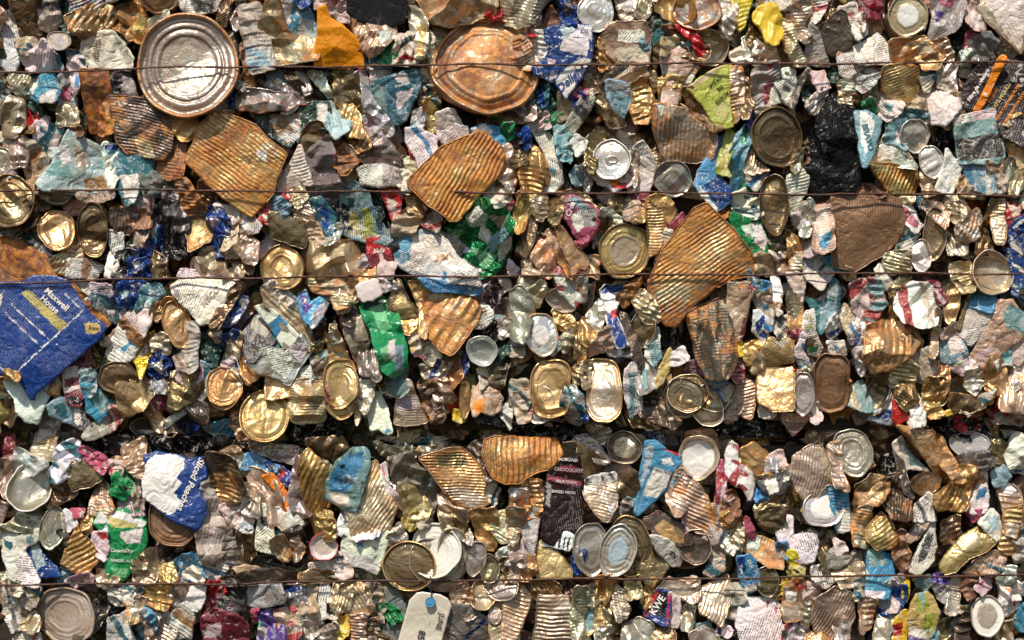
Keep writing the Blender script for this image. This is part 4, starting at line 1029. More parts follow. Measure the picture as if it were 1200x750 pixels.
B b1;70,17 86,16 84,24 78,29 71,30 69,24;z=3.4 k=5 m|S 71,22 76,20 76,28;shiny royal blue foil knot;the royal blue foil knot
S t1;84,17 94,16 97,22 88,28 80,32;z=3.2 k=3 t|T 86,24 92,22 86,30;bright teal wrapper with white marks;the bright teal wrapper
S w0;70,34 72,31 80,28 89,26 89,40 84,49 78,46 72,42;z=3.8 h=9 t|t 78,27 86,24 84,31 80,31|T 86,28 90,24 90,34;white can label with dark print;the white can label;ourées@74,37,5,-48,n,0
C n5;71,38 73,38 84,48 83,51 76,46;z=3.9 h=3;rusty rim line under the white can label
S w0;70,40 78,46 83,52 78,60 70,64 62,58 64,52;z=3.4 t r=4 a=-35|s 71,55 76,50 78,52 72,57;white ribbed label with blue mark
B c1;60,50 70,42 70,46 62,52;z=3 h=5;small cream tin lip
L x1;69.5,71,11.5,9.5,0;z=3.6 st=3 rk=x k=1.2;dark olive round can end;the dark olive round end
L G4;101,37,6.5,14,10;z=3.2 rk=G k=2;golden can end curving from the left
C x3;90,32 94,26 95,34 92,38;z=3;olive gold tin knob
S y2;79,60 84,48 90,44 88,60 84,72;z=3 k=4 foil m|h 80,60 86,50 88,56;gold-silver crinkled foil
C q1;88,48 98,46 100,56 92,58;z=3.4 t k=3|b 86,58 92,56 90,70 84,70;round silver can with printed side
B b1;84,70 90,58 100,60 100,75 86,76;z=2.8 k=6 foil|h 88,64 96,60 96,70;blue and silver crumpled can
C m1;40,60 52,52 53,60 50,66 38,66;z=3 t r=5 a=20|w 42,60 52,54 50,58;maroon and white wrapper;the maroon wrapper
S w1;38,66 52,64 56,74 38,80;z=3.2 t|m 38,72 50,70 50,75 38,77;cream label printed in dark red
C T1;48,68 55,67 56,80 54,82 49,74;z=3.4 k=3;turquoise tin side
B x2;52,48 60,44 58,60 54,66;z=2 k=6;dark crushed tin knot
B w2;24,76 28,70 34,72 30,80;z=2.8;small silver white paper
S G4;28,80 34,68 36,74 34,84;z=2.4;golden narrow tin
@1,2
S w1;4,12 6,8 20,9 28,10 20,13 6,13;z=3 t;white label ledge on the wire
C q3;13,4 24,-2 32,4 30,12 16,12;z=2.4 k=4;crumpled pale tin
C q2;30,12 38,7 42,11 40,13;z=3 h=6;bright scalloped tin edge
S x2;38,-2 50,-2 48,10 42,9 36,5;z=2.6;brown rounded tin patch
S W0;1,17 6,14 22,14 36,15 40,18 34,24 30,34 26,40 18,40 12,32 7,28 2,22;z=4 h=6 k=2 t w=.25|V 2,19 6,20 6,25 3,24;crushed white can with grey script;the crushed white can;MECO@24,24,8,50,a,.2
C x1;30,30 36,20 41,17 39,22 32,34 28,42 25,40;z=4.2 h=6 a=60;olive curled rim beside the white can
S b0;37,22 45,24 45,30 38,40 29,43 27,40 34,34;z=3.4 m h=7|h 42,24 46,26 44,32 40,28|h 36,36 42,34 40,40 36,40;blue and silver drink can side;the blue and silver can side
B b0;30,48 38,44 40,46 34,58 30,54;z=3 m;deep blue can lower part
C q4;38,46 42,46 40,58 32,62 34,54;z=2.8 h=6;gold-brown tin beside blue can
S K1;41,44 47,36 53,28 58,36 66,46 62,50 50,62 46,62 42,52;z=3.4 h=3 t w=.6|a 48,37 53,33 60,42 56,48 46,42;dark label with a grey text block;the dark text label
S W0;50,29 56,28 66,37 76,47 68,55 62,46;z=4.4 h=2 k=1 w=.1 cr=.3;blank white paper slip;the blank white slip
S q4;54,18 58,16 72,28 80,38 84,50 82,55 76,48 66,38 56,28;z=3.8 h=5 k=2.6 r=6 a=-45;long gold-white bent tin;the long gold-white tin
S h2;44,62 58,54 68,56 78,46 83,54 76,64 70,75 58,70 50,68;z=3.6 h=5 k=3 t|W 57,54 66,53 74,62 68,72 60,66|w 72,48 82,54 76,62 70,56;silver can bottom with mottled paper;the mottled paper tin
S G1;56,70 62,68 70,74 72,82 56,84;z=3.4;tan corrugated corner
C t1;54,50 64,46 62,56 50,60;z=2.8;dark teal printed edge
C w1;56,14 62,17 66,24 72,28 66,28;z=2.8 k=5;white crumpled can neck
S S1;63,20 68,20 76,27 75,31;z=3.4 h=3;pale grey-white tongue
S s1;75,22 79,20 82,28 93,20 93,27 90,34 84,43 80,38 76,32;z=3.8 h=6 k=3 m|s 84,22 94,20 93,24 86,28|v 76,22 80,24 84,30 78,34|h 84,34 92,24 92,32 84,43;blue and violet crushed foil cup;the blue foil cup
C q6;79,14 100,14 108,16 110,26 98,30 94,22 84,20;z=3 r=4 a=-5 k=3;rust-spotted ribbed silver tin
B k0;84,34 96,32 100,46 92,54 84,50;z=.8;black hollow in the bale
C x1;84,46 90,44 88,54 84,56;z=2.4;dark olive can fold
L G3;4.5,40,8,15,15;z=3.6 rk=G k=1.8 st=3 T=.04;tall golden can end;the tall golden can end
C V2;8,41 15,40 17,46 15,56 15,66 12,68 10,56;z=3.6 k=3 r=5 a=10;brown and mauve twisted paper tube
S w1;2,59 8,56 14,60 12,68 4,66;z=3.4 t k=3;white bundle of printed paper
C P3;6,66 12,66 18,64 18,72 12,75 5,72;z=3.2|m 6,68 18,66 17,71 8,72;pinkish worn tin rim
C x0;2,68 14,72 14,80 0,80;z=3.2 h=6;smooth brown round can flank
S T1;18,62 24,64 30,78 22,82 20,72;z=3|t 18,65 24,64 25,69 20,71|w 21,71 28,70 30,80 24,82;white tube with a teal band
C E1;18,44 24,42 28,56 26,66 20,58;z=1.6 a=80;dark glassy olive hollow
C q2;23,44 28,43 30,48 28,50;z=3;small bright tin bump
L G5;31.5,76,10.5,12,10;z=3.4 k=1.8 st=0 rk=R;orange-gold can end with crushed rings;the orange-gold crushed end
S W1;34,62 38,60 42,75 40,76;z=3.4 h=3|b 37,62 39,62 42,74;thin white and blue strip
B P1;30,62 37,60 38,66 32,66;z=3 k=5;pink tinged paper
C G3;42,56 48,60 52,70 46,74 42,68;z=3 k=5 h=8;shiny crumpled brown-gold tin
S w2;74,68 82,64 82,76 74,76;z=2.8 r=3 a=0;white corrugated strip
S T1;82,60 88,56 94,54 90,62 86,64 88,72 83,72;z=3;dingy teal-white curled label
C q5;93,48 96,40 100,50 104,62 94,62;z=3 k=4|W 93,48 96,42 98,50;rusty silver torn tin
C u3;84,64 92,60 98,66 90,70;z=2.6;olive tin edges
@2,2
C V1;9,5 14,0 16,10 12,12;z=2.6 k=4;grey ribbed paper neck
S w1;15,0 24,-2 32,5 30,13 16,11;z=3 t k=3|P 16,1 22,0 22,4;white wrinkled label with pink trace
C h4;0,14 9,13 9,20 4,32 -2,32;z=3 k=4;bright wrinkled tin at left
C u3;4,28 8,16 11,20 6,40 2,38;z=2.6 h=5;brown bent edge
B W1;20,14 28,13 32,18 22,20;z=3 k=3|k 27,14 31,14 30,17;white crumple with black ring
S W0;9,18 20,14 22,15 24,23 13,27;z=6 h=8 k=.4 cr=.1 w=.05 auto=0;white screw cap of the green bottle
C e0;12,26 23,23 30,30 34,40 38,56 38,66 32,70 26,66 22,54 16,38;z=4.3 h=16 k=2.4 m w=.1 cr=.6|E 12,26 23,23 25,27 14,32|i 17,30 24,28 30,42 24,46|i 24,54 30,50 30,60 26,62|w 28,50 32,48 33,62 29,60|T 33,52 37,52 37,66 32,68;crushed green plastic bottle;the green bottle
C T0;24,60 34,56 38,64 37,80 30,80;z=3.6 film k=5 h=7|T 28,62 36,60 36,74 32,78;pale green end of the plastic bottle
S a1;3,36 8,28 10,36 14,34 22,42 21,46 14,56 8,58 2,46;z=3.4 k=4 h=8|W 7,24 11,22 12,36 4,38;grey-white crumpled plastic cup
C g2;8,58 20,55 24,66 22,72 12,68;z=2.8 k=4;dull grey crumpled tin
S x0;28,28 34,14 38,24 46,34 46,40 42,44 34,40 29,34;z=3.4 h=6 k=2.5|G 30,30 35,20 44,34 36,38;olive-gold bell-shaped tin
S G0;34,38 46,35 44,42 40,46 35,43;z=3.6 h=4;brown-gold folded corner
S R4;40,15 45,14 50,30 50,48 46,46 46,30;z=3 h=4 k=4;dark shiny rust strip
S G7;48,18 58,18 74,20 78,26 82,32 80,38 66,57 64,58 58,54 50,46 49,34;z=4.2 h=4 k=1.6 r=12 a=60 ra=.5 tx=0|q 52,22 60,20 56,34 51,34|q 62,30 72,24 66,40 58,44;pentagon of rusty gold tin;the rusty gold pentagon
C w1;40,46 48,44 50,48 44,58 42,54;z=2.8|y 41,50 43,50 43,56 41,56;cream label with yellow spot
B m2;44,42 50,44 49,60 45,56;z=2.8 k=5;dark maroon crinkled foil
L g0;53,57,6.5,7.5,0;z=4 lid ck=g st=2 k=.8 open dp=.2;small plain grey-white can bottom;the small plain bottom
C q0;47,64 54,68 58,60 60,66 54,72 48,69;z=3.4 r=5 a=10|b 56,60 60,56 59,62 53,73 51,72;silver can rings with blue stripe
L h0;82.5,55.5,9.5,9,-25;z=4.2 open dp=.35 rk=h T=.05 k=1 d=1.2;bright silver can bottom tilted right;the bright silver bottom
S b1;71,58 76,58 74,66 72,70;z=3 m k=4;navy foil behind silver bottom
S w1;78,38 83,24 88,32 89,36 84,42 79,42;z=3.4 r=4 a=30 t;pale striped can flank
S B1;84,20 90,12 94,18 92,30 96,36 90,38 86,30;z=3.2 k=3|T 86,34 99,35 99,37 88,38;dark brown packet with blue trim;;CAMPA@93,24,4,82,w,0
C h0;92,38 99,37 99,46 94,48;z=3 h=8;bright rounded tin
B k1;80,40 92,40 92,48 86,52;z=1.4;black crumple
B E0;90,50 98,44 98,56 92,62;z=1.6;dark green can side
C u1;88,66 94,56 98,62 94,76 86,78;z=2.4 a=80;thin olive can walls
C G3;60,62 68,60 70,70 62,80 58,76;z=2.8 a=80 k=4;gold and silver folded tin
S w1;58,64 64,62 60,72 54,76;z=3 t;white printed can side
L G1;-1,76,12,14,0;z=3.6 rk=x st=1;golden brown ringed can end;the golden brown ringed end
B w1;22,72 32,66 40,76 34,82 24,80;z=2.6 k=6 foil;silvery crumple below the bottle
S w1;80,66 92,64 90,72 82,78;z=2.6 r=4 a=70;silver ribbed can flank
@3,2
S w1;-2,2 4,8 2,12 -2,10;z=2.6 r=3 a=20;striped scrap at left
C q5;8,0 16,-3 20,6 24,8 22,12 7,11;z=3 r=5 a=-30 h=8;rusty ribbed tin above the wire
S w0;24,10 34,0 40,10 42,13 40,26 37,30 33,26 28,22;z=3.6 t w=.7 h=4;white speckled label peak;the speckled label peak
C q4;38,2 50,0 50,12 42,10;z=2.6 h=7;gold bent tin by the large ringed end
C q1;6,13 18,13 19,20 15,29 10,25 5,18;z=3.2 h=14 k=2;smooth pale gold can dome
C g0;0,22 4,18 12,28 12,36 6,50 0,48;z=3.4 h=16 a=5 k=1.4;smooth tall grey tin side
C a1;0,48 8,48 6,58 0,58;z=2.8 r=4 a=0;dull grey tin neck
C a1;32,16 43,12 42,26 36,28;z=3.4 h=9;taupe cup-shaped can
L a2;29,26,9.5,7,-25;z=2.8 open dp=.3 rk=q;brown-rimmed can mouth in shadow
S u2;42,14 48,14 46,36 42,34;z=1.6 h=10;dark thin tin walls
C h1;44,36 52,26 54,34 50,44;z=3 h=7;silver cylindrical tin
L h4;17,46,10.5,13,12;z=4 st=2 ck=W cf=.42 rk=q rr=.4 T=.05 bk=q k=.8;silver can end with rusty ring and white centre;the rusty-ringed white-centred end
S S1;18,56 27,50 28,54 24,58;z=4.2 h=3 t;thin pale blue label scrap
C G2;24,32 32,34 36,38 34,44 28,42;z=2.8 r=5 a=25;olive striped can shoulder
C q3;28,50 36,42 36,54 30,56;z=3 k=4;white and gold creased tin
S x3;36,40 40,40 40,58 37,62 36,50;z=3.2 h=5;narrow bronze strip
C G3;39,42 42,37 46,42 50,48 44,52 40,50;z=3.2 k=4 h=7;brown tin knot
S G2;40,50 44,52 43,64 40,70 39,60;z=3.4 r=3 a=20;golden ribbed sliver
S W1;52,20 54,17 66,16 65,22 62,28 60,34 64,42 66,50 68,52 62,54 58,46 55,36;z=3.8 k=3 m h=5|b 54,17 66,16 65,21 52,22|b 55,32 60,34 64,42 68,53 62,54 56,42|r 58,32 62,31 61,36 58,37;blue, white and red energy drink can;the blue and white drink can
C c0;44,56 52,46 56,42 60,52 50,56 45,58;z=3.4 h=9|P 44,48 50,46 48,50;pale cream cup with pink edge
B P1;44,46 50,44 50,50 45,50;z=3.2;pinkish tin fold
C h1;56,54 64,54 68,54 68,58 58,58;z=3 h=5;shiny flattened tin base
S u2;63,33 67,34 74,54 76,62 70,60 64,44;z=3.4 h=5;dark slanted tin blade
L x1;76,43,8,12,-15;z=3 rk=q;can end half hidden behind a dark blade
C q3;70,24 76,20 84,30 86,38 78,38;z=3.4 k=3 r=6 a=-30;creased pale gold can
S n7;80,14 88,12 84,20 84,28 80,24;z=3 k=4 h=5;rust brown edge by fan-shaped tin
C n5;62,24 70,16 76,14 70,22 66,30;z=3.4 k=4 h=5;knobbly rusty tin arm
S W0;81,44 86,42 86,50 78,54;z=3.2 t k=3;white paper tab
S T1;78,52 86,50 87,60 82,64 78,58;z=3.6 t|W 76,54 80,56 82,64 77,62;white and turquoise printed can;the turquoise printed can
C h0;76,62 83,62 84,76 74,80;z=3 k=6 foil|T 76,66 79,66 79,78 76,78;silver foil with turquoise lines
S Y1;86,66 92,54 94,56 93,64 88,74 84,78;z=3.6 h=4;yellow-gold curved strip;the yellow-gold strip
C w1;94,58 100,54 102,60 94,64;z=3;small white curved label
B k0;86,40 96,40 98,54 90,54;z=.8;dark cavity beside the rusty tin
L G0;22.5,77.5,13,18.5,0;z=4 tz=-.3 st=5 sq=1 k=3 rk=G d=1.4 T=.05;big squashed gold can end, leaning left;the left squashed gold end
L q0;53.5,78.5,11.5,20,0;z=4 tz=-.35 st=5 sq=1 k=2 rk=G d=1.2 T=.05 ck=h cf=.4;tall pale gold squashed can end;the tall pale gold end
C q1;41,64 46,62 45,75 42,78;z=3.6 h=6;bright vertical gold strip
C x2;36,66 42,62 42,74 36,74;z=3.2 k=4;folded olive tin between gold ends
B u1;66,54 76,60 76,68 68,64;z=2.4;dark shiny tin fold
S W0;66,66 72,62 75,74 76,90 70,96 66,82;z=3.6 t k=3|T 68,68 72,68 72,95 69,95|w 72,70 78,66 80,80 74,88;white can with turquoise stripe;the turquoise-striped can
@4,2
C q4;42,0 50,0 55,6 54,10 44,10;z=3 h=8;brown-gold can side above the wire
C T1;38,8 44,6 43,16 44,20 40,22;z=3 t;pale blue paper knot
B q1;56,0 61,0 61,10 57,9;z=2.8;grey can end peeking above wire
S q5;63,-2 69,-2 69,8 63,8;z=3.4 r=4 a=0;orange-stained ribbed neck
S w0;70,0 80,-2 88,9 86,14 80,20 76,17 70,10;z=3.6 k=2 t|W 72,14 87,12 80,20|S 70,0 76,-2 76,8 71,8;pointed white label with writing;the pointed white label;AMES@82,6,5,45,k,.2
S s0;82,2 86,0 92,8 91,10 86,8;z=3.6 h=3;bright blue torn strip
C q1;92,6 100,10 100,14 94,12;z=3;cream tin tongue
C u5;4,34 10,30 24,26 28,36 30,58 24,70 14,71 8,60 5,44;z=3.8 r=3.6 a=8 h=20 ra=.9;upright ribbed tin can;the upright ribbed can
S c0;26,16 30,15 38,16 41,20 38,28 36,40 34,49 29,50 27,40 26,30;z=4 h=7 k=2.4 t a=0|r 38,16 41,18 40,21 38,22|m 35,36 38,36 35,49 33,49|o 32,17 36,17 36,19 32,18;upright cream label with small print;the upright cream label
B s1;42,17 50,16 50,20 44,22;z=3;small blue patch
C a0;42,24 50,20 52,34 50,44 46,36;z=3 h=10;grey-green rounded tin
S W1;52,12 56,12 58,20 56,32 58,34 55,35 53,28;z=3.6 h=4 a=80;thin bright can rim seen edge-on
S W0;42,32 44,31 48,36 50,50 48,52 41,44;z=3.4 m|b 42,40 47,34 48,38 44,46|b 44,46 49,42 50,50;blue and white striped wedge;the blue striped wedge
S w1;60,10 72,10 72,14 70,28 66,22;z=3.2 h=6|c 62,12 70,14 69,20;cream dented can under the wire
C q3;61,22 67,24 70,30 66,34 62,32;z=3.2;small dull white tin
S G4;62,34 70,30 71,42 66,46 62,42;z=3.6 h=9|W 63,34 67,32 66,38;shiny cream and gold can;the shiny cream-gold can
C m1;62,44 70,41 69,48 64,50;z=3.2;maroon can base
C w0;52,36 60,36 60,46 56,48;z=3 t;dim white scrap in hollow
C G1;36,54 42,50 48,54 46,62 38,64;z=3 h=9;olive gold smooth tin
C y2;30,50 34,51 34,58 31,56;z=3 h=3;small yellow-gold strip
S t1;70,24 79,26 84,22 88,13 92,20 91,30 86,40 80,46 78,34;z=3.6 k=2.4 h=6|T 80,28 90,26 88,36 80,44|a 78,22 84,18 82,26 78,26|S 84,20 90,15 90,24 84,24;teal blue can with spotted print;the spotted teal can
S W1;71,32 76,32 77,44 82,54 80,58 74,58 70,46;z=3.6 t k=1.6|n 70,50 74,47 78,50 74,56|e 73,54 79,52 79,56 74,57;pale green printed carton;the pale green carton;+2@73,36,6,0,Y,0 ~ TO@73,42,6,0,l,0
B W1;84,42 92,32 92,44 86,48;z=3|b 84,45 92,42 92,45 86,48;white label with navy base
S c0;90,30 96,28 102,38 106,48 102,52 96,46;z=3.4 t h=8|b 97,50 104,44 103,50 99,54;cream can with brown print
S G0;50,48 56,50 63,48 64,50 64,62 46,64 44,60;z=3.8 h=5 k=2|P 52,50 62,49 58,54;pale tan crushed tin top
S G0;43,65 64,65 64,84 63,90 52,90 44,86;z=4 h=4 k=1.2 t;flat golden square can side;the golden square side
C q3;40,56 50,58 46,66 40,68;z=3.2 h=7;grey gold folded tin
S W1;65,56 70,44 70,56 74,64 76,76 80,88 76,84 70,70;z=3.8 h=3 k=2;thin white folded foil rim
C w1;64,60 72,60 74,72 66,70;z=3 k=5 foil;silver bits of tin
L n4;86.5,74,11.5,18.5,0;z=3.8 st=5 sq=1 k=1 rk=n T=.05 tz=.1;copper brown round can end;the copper brown end
S W1;84,50 94,50 96,58 88,60;z=3.2 t|s 86,50 92,54 90,56;white scrap with blue line
L g1;70,80.5,6.5,13.5,0;z=3.6 lid;plain grey can end by the golden square side
L x1;2.5,80,12.5,11.5,0;z=3.8 rk=q st=2 k=.9;taupe ringed can end;the taupe ringed end
L q1;16.5,83,10.5,8,-20;z=4 open dp=.3 rk=h;pale open can rim
C T1;16,72 24,68 26,74 18,76;z=3 t;blue and cream printed scrap
C w2;28,62 36,60 34,74 30,72;z=3.4 t k=3;white creased fine-print bit
C c4;14,70 22,74 28,76 26,84 14,78;z=2.8;tan label fragment
@5,2
C q2;18,0 30,-2 32,8 22,10 18,6;z=3.4 r=4 a=-15;silver ribbed can shoulder
S W1;12,8 15,5 22,14 24,16 20,21 14,14;z=3.2;white tapered tin tip
S T1;8,12 15,14 19,28 14,36 8,40 5,36 10,26;z=3.8 h=7 t r=9 a=-5;pale blue printed can wrap;the pale blue wrap
C a2;-2,16 8,14 10,24 6,36 4,36 0,32;z=3.4 h=12;grey translucent can side
C x3;22,20 28,12 32,12 26,22 25,38 22,38;z=3 h=4 a=80;curved gold-brown tin strip
C W1;25,24 34,16 44,18 48,30 46,40 38,41 28,38 24,30;z=4 h=12 k=3 r=3 a=10 ra=.3;bulging off-white can;the bulging off-white can
S m1;38,8 41,7 44,14 50,16 54,26 53,30 49,28 46,20;z=4 h=4 k=3|P 46,18 53,26 52,29 48,24;dark red torn label strip;the dark red strip
L G0;57,27,4.5,14,-8;z=3.8 rk=q k=2;thin olive-gold can end seen obliquely;the oblique olive-gold end
C q4;56,6 68,4 70,12 68,20 62,20 58,14;z=3.4 r=4 a=20 h=10;grey gold ribbed dome
S x2;70,12 71,13 62,42 60,42 66,26;z=3.6 h=4;dark straight tin edge
S s0;72,11 76,14 82,24 80,34 72,31 67,30;z=4 h=3 k=1.2 t w=.3 m|t 73,14 78,17 77,22 72,18;sky blue and white carton;the sky blue carton
S w0;66,31 73,31 80,34 75,46 68,53 61,46;z=4 h=3 k=1.2 t;white text panel with rows of black print;the white text panel
S b1;88,-4 104,-4 104,30 92,22 93,12;z=3.4 m t k=2 r=6 a=-35 ra=.2|w 92,15 102,24 102,27 92,18|W 92,3 102,10 102,12 92,5;dark blue printed carton with white bands;the dark blue carton
S c0;83,26 92,26 98,34 101,46 92,52 84,60 76,66 68,58 74,48 80,38;z=3.8 h=6 t k=2|T 90,28 98,32 101,46 88,42 86,34|P 70,58 80,52 82,58 76,64;long can with pink, teal and cream label;the pink-teal label can
S T1;85,54 92,48 92,64 86,64;z=3.6 h=6;blue-green can side tip
S P1;92,48 100,46 100,60 96,64 92,62;z=3.6 k=3|w 93,48 96,48 96,60;pink and white paper
C q3;46,50 48,32 50,32 48,44 46,58 44,58;z=3.6 r=2.5 a=0 h=4;thin spiral-ribbed metal strip
S T0;47,46 58,40 61,46 66,58 64,60 54,64 48,58;z=3.8 k=2.6 t|w 55,48 62,46 64,56 56,58;silver and pale teal crushed label;the pale teal label
S P0;54,62 65,58 67,66 64,70 56,66;z=3.6 h=6|w 58,61 65,60 65,66 58,65|t 54,62 56,58 64,56 60,60;white tin with pink edge and teal rim
C c1;56,42 58,39 60,44 50,48;z=3;tan folded tab
C R5;8,42 18,38 30,40 38,42 37,50 28,60 18,66 10,68 5,60 6,50;z=4 h=15 r=9 a=78 k=2.4 ra=.7|x 24,48 34,44 36,48 30,56;glossy amber rusty tin;the amber rusty tin
C x4;24,58 36,46 39,49 34,58 24,62;z=3 h=4 r=4 a=20;thin dark bronze strips
S b0;5,40 8,40 5,52 0,54;z=3.8 h=4 m;royal blue can stripe
C w1;-2,42 4,36 6,42 2,50 -2,50;z=3.4 t;white can end with small print
C W1;0,54 5,54 6,66 4,70;z=3.4 k=4;crumpled white sliver
C q1;22,66 24,62 32,61 36,66 34,74 22,75;z=3.4 h=12 r=5 a=-10;smooth grey-gold can cup
C a2;30,58 44,54 46,64 42,74 34,72;z=3 h=12 k=1.5;translucent grey tin side
C G5;42,72 47,68 48,82 43,86;z=3.2 h=7;gold shoulder of a narrow can
C G1;47,62 54,64 54,76 49,88 46,76;z=3.4 r=6 a=80 h=8;curved gold-ribbed can
C W2;67,60 74,66 71,70 66,66;z=3.2 t;small cream carton end
C G2;76,66 82,58 88,64 88,74 84,80 76,74;z=3.8 k=2.4 h=11|W 80,62 84,60 84,68;faceted golden-cream can;the faceted cream can
C h2;66,68 72,66 76,74 70,80 66,76;z=3.6 h=9;smooth pearly can
C h5;88,66 100,62 103,72 92,78;z=3.2 k=6|W 94,68 98,68 98,74 94,74;bright crumpled tin at the right edge
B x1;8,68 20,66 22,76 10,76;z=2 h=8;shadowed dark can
@0,3
S W1;2,-2 14,-4 28,-2 30,2 26,14 22,23 16,22 11,16 9,8;z=3.4 k=3 w=.5|b 10,-4 20,-4 21,9 19,9;white crumpled card hanging below the blue tin;the white hanging card
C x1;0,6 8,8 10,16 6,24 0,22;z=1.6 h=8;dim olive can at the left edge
S E0;0,0 6,0 10,8 0,8;z=2;dark edge of the flattened tin
S T1;28,12 36,8 42,9 44,20 46,25 38,22 30,18;z=3 h=6 k=2|t 30,14 38,10 40,20 36,20;turquoise can with a bent edge;the turquoise bent can
S m1;38,-1 46,-3 50,0 49,8 48,13 40,11 38,4;z=3.2 t|k 39,7 49,8 48,12 40,11;dark red wrapper with striped print
S K1;42,10 49,10 50,20 54,24 50,28 44,24;z=3 t w=.6|W 42,12 46,11 49,24 45,24;black and white snack wrapper;the black snack wrapper
S s1;49,0 54,0 64,9 67,12 62,18 58,22 52,16;z=3.4 k=3|T 50,1 56,1 66,11 60,19;turquoise torn label strip;the turquoise torn strip
C a1;50,30 60,20 71,10 72,18 66,26 56,31;z=3.6 h=5;pale pointed tin lip below the turquoise strip
S g1;22,22 28,14 34,20 30,30 20,34;z=2 h=6;grey-mauve scrap of film
C x2;60,-2 74,-4 74,8 72,12 66,8;z=2.8 h=6;curled brown rim under the olive round end
C G1;70,0 84,-2 90,4 84,14 76,18 71,14;z=3 h=10 k=1.4;dark bronze smooth can bottom
B V1;84,-3 98,-3 98,4 88,5;z=3.4 t;small lilac-white label scrap
B p1;88,6 98,6 99,14 92,14;z=2.6;faded red and pink can end
C q4;86,12 92,12 93,20 102,26 100,30 90,26;z=2.8 k=5;rusty bright curled rim
L g1;83,26,9,6,-10;z=2.2 open dp=.4;grey open can mouth in shadow
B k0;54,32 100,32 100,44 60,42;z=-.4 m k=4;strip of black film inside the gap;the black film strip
C q2;20,30 26,27 31,28 30,44 24,46 18,40;z=2.8 r=4 a=-5 k=3|R 20,30 30,28 30,36 20,36;ribbed brown-tan tin stump
B d0;30,30 38,30 38,42 32,40;z=1;slate grey hollow piece
B W0;34,37 42,33 46,34 47,44 43,48 40,54 34,57 28,52 32,48;z=3.4 k=6 w=.2;torn pink-white tissue wad;the torn tissue wad
C W1;11,38 18,42 30,47 20,52 12,54 5,56 8,46;z=2.8|S 12,41 20,44 16,47;white can wall with blue star print
L g1;18.5,60,13,14,0;z=4.4 open dp=.25 rk=w T=.04 d=1.6 ck=g;large dented silver open tin;the large dented silver tin
C x1;32,58 44,59 44,64 34,70 28,72;z=3 h=6;dark olive rim beside dented tin
S x0;43,46 50,44 58,51 60,56 52,60 44,62 41,55;z=3.4 h=8 k=1;smooth bronze square can bottom;the bronze square bottom
C p1;47,40 50,37 60,42 63,47 62,51 56,47;z=3.4 k=2.6|h 60,44 64,48 62,50;pink and grey flattened tube;the pink flattened tube
B P2;62,46 70,46 72,52 68,54;z=3.2 k=5|r 63,48 67,50 66,53;red and white twisted end of tube
C q5;59,56 63,62 67,74 54,76 55,66;z=2.8 r=3.5 a=-15;cone of ribbed tan tin
B e0;68,54 73,51 78,57 80,62 72,67 66,64;z=3.6 h=9 k=1.2;green rounded piece with a dark number;the green numbered piece;20@72.5,60,8,-60,k,.2
C q2;72,38 80,34 84,32 84,48 84,54 76,50 73,44;z=3.2 k=5 r=6 a=10;shiny crumpled bronze tin
C a2;80,56 84,56 84,70 80,72;z=2.4;narrow tan can side
B P1;70,68 80,66 84,76 72,78;z=2.4 t;pinkish white wrapper in the shadow
S b1;85,42 93,40 106,42 112,44 121,43 121,54 116,60 121,68 121,76 117,86 111,82 105,80 99,76 92,71 86,66 84.5,58 87,50;z=5 h=4 k=1.6 w=.5|W 84,50 88,44 93,41 104,41 109,44 108,50 105,54 108,58 103,63 108,68 104,74 100,76 85,66;white and blue fruit tin label;the blue-white fruit label;Sliced Peaches@113,58,8.8,-112,W,.25
B q2;1,46 6,44 8,58 4,66 0,60;z=2 k=3;grey bent tin at left
S m2;-2,30 6,30 8,44 0,48;z=1.4 k=4;dark red-brown shadowed wrapper
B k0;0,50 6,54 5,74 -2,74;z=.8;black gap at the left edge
@1,3
C x0;0,-4 22,-4 22,2 18,8 0,16;z=2.8 h=7 k=1;dark bronze smooth tin wall
L G6;32,3,10.5,12,5;z=3.2 rk=R k=2 st=0;orange-brown crushed can end below;
S g1;-2,22 20,4 22,7 4,20 -4,26;z=2.8 h=4;long grey tin blade
B V1;8,10 18,8 22,16 20,24 12,20;z=3 k=7 foil f=1.5;crinkled silver-lilac foil
C h1;14,22 22,24 34,30 30,33 18,26;z=2.8 h=4;thin silver crescent of tin
B b1;0,27 12,24 16,26 6,31 0,31;z=2.8|W 0,27 5,28 4,31 0,31;small white and blue wrapper end
B s1;24,24 34,22 38,26 36,30 26,28;z=2.8 k=5;light blue wet plastic scrap
L G0;55.5,18.5,15,15.5,0;z=4.6 st=5 rk=G k=.9 tz=-.38 tx=-.1 rr=.15 T=.035 d=.5;bright golden round jar lid;the bright golden lid
C R5;36,18 41,16 42,26 46,33 40,32 36,24;z=3.4;rusty flank beside golden lid
C q3;70,0 80,-2 90,0 89,10 90,18 89,21 72,21 70,10;z=3.4 r=3.4 a=0|R 76,0 81,0 82,18 77,18;silver ribbed tin with rusty column;the rust-columned tin
L G1;100,-.5,11,15,5;z=3.4 rk=G st=5 sq=1 k=1.5;tall golden round end at the seam
C m2;85,-3 90,-3 92,8 90,12;z=3 k=4;dark red metal crimp
B k0;66,24 86,22 100,22 98,30 72,32;z=1 m k=5;shiny black film under golden lid;the shiny black film
C g1;68,26 76,24 92,24 88,30 70,30;z=1.6 foil k=5;grey film with bright streaks
C g0;42,35 60,37 74,38 72,46 62,44 50,40;z=1.8 h=4 foil k=4;long silvery film fold in the gap;the silvery film fold
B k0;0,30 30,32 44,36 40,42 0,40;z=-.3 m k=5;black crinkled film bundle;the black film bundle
C x2;22,44 24,41 30,41 38,44 42,56 43,60 40,68 34,71 28,70 26,62 24,52;z=3.8 k=4 r=5 a=-15 h=12|G 26,52 36,50 41,60 36,68 28,68;olive-gold wavy crushed can;the wavy olive-gold can
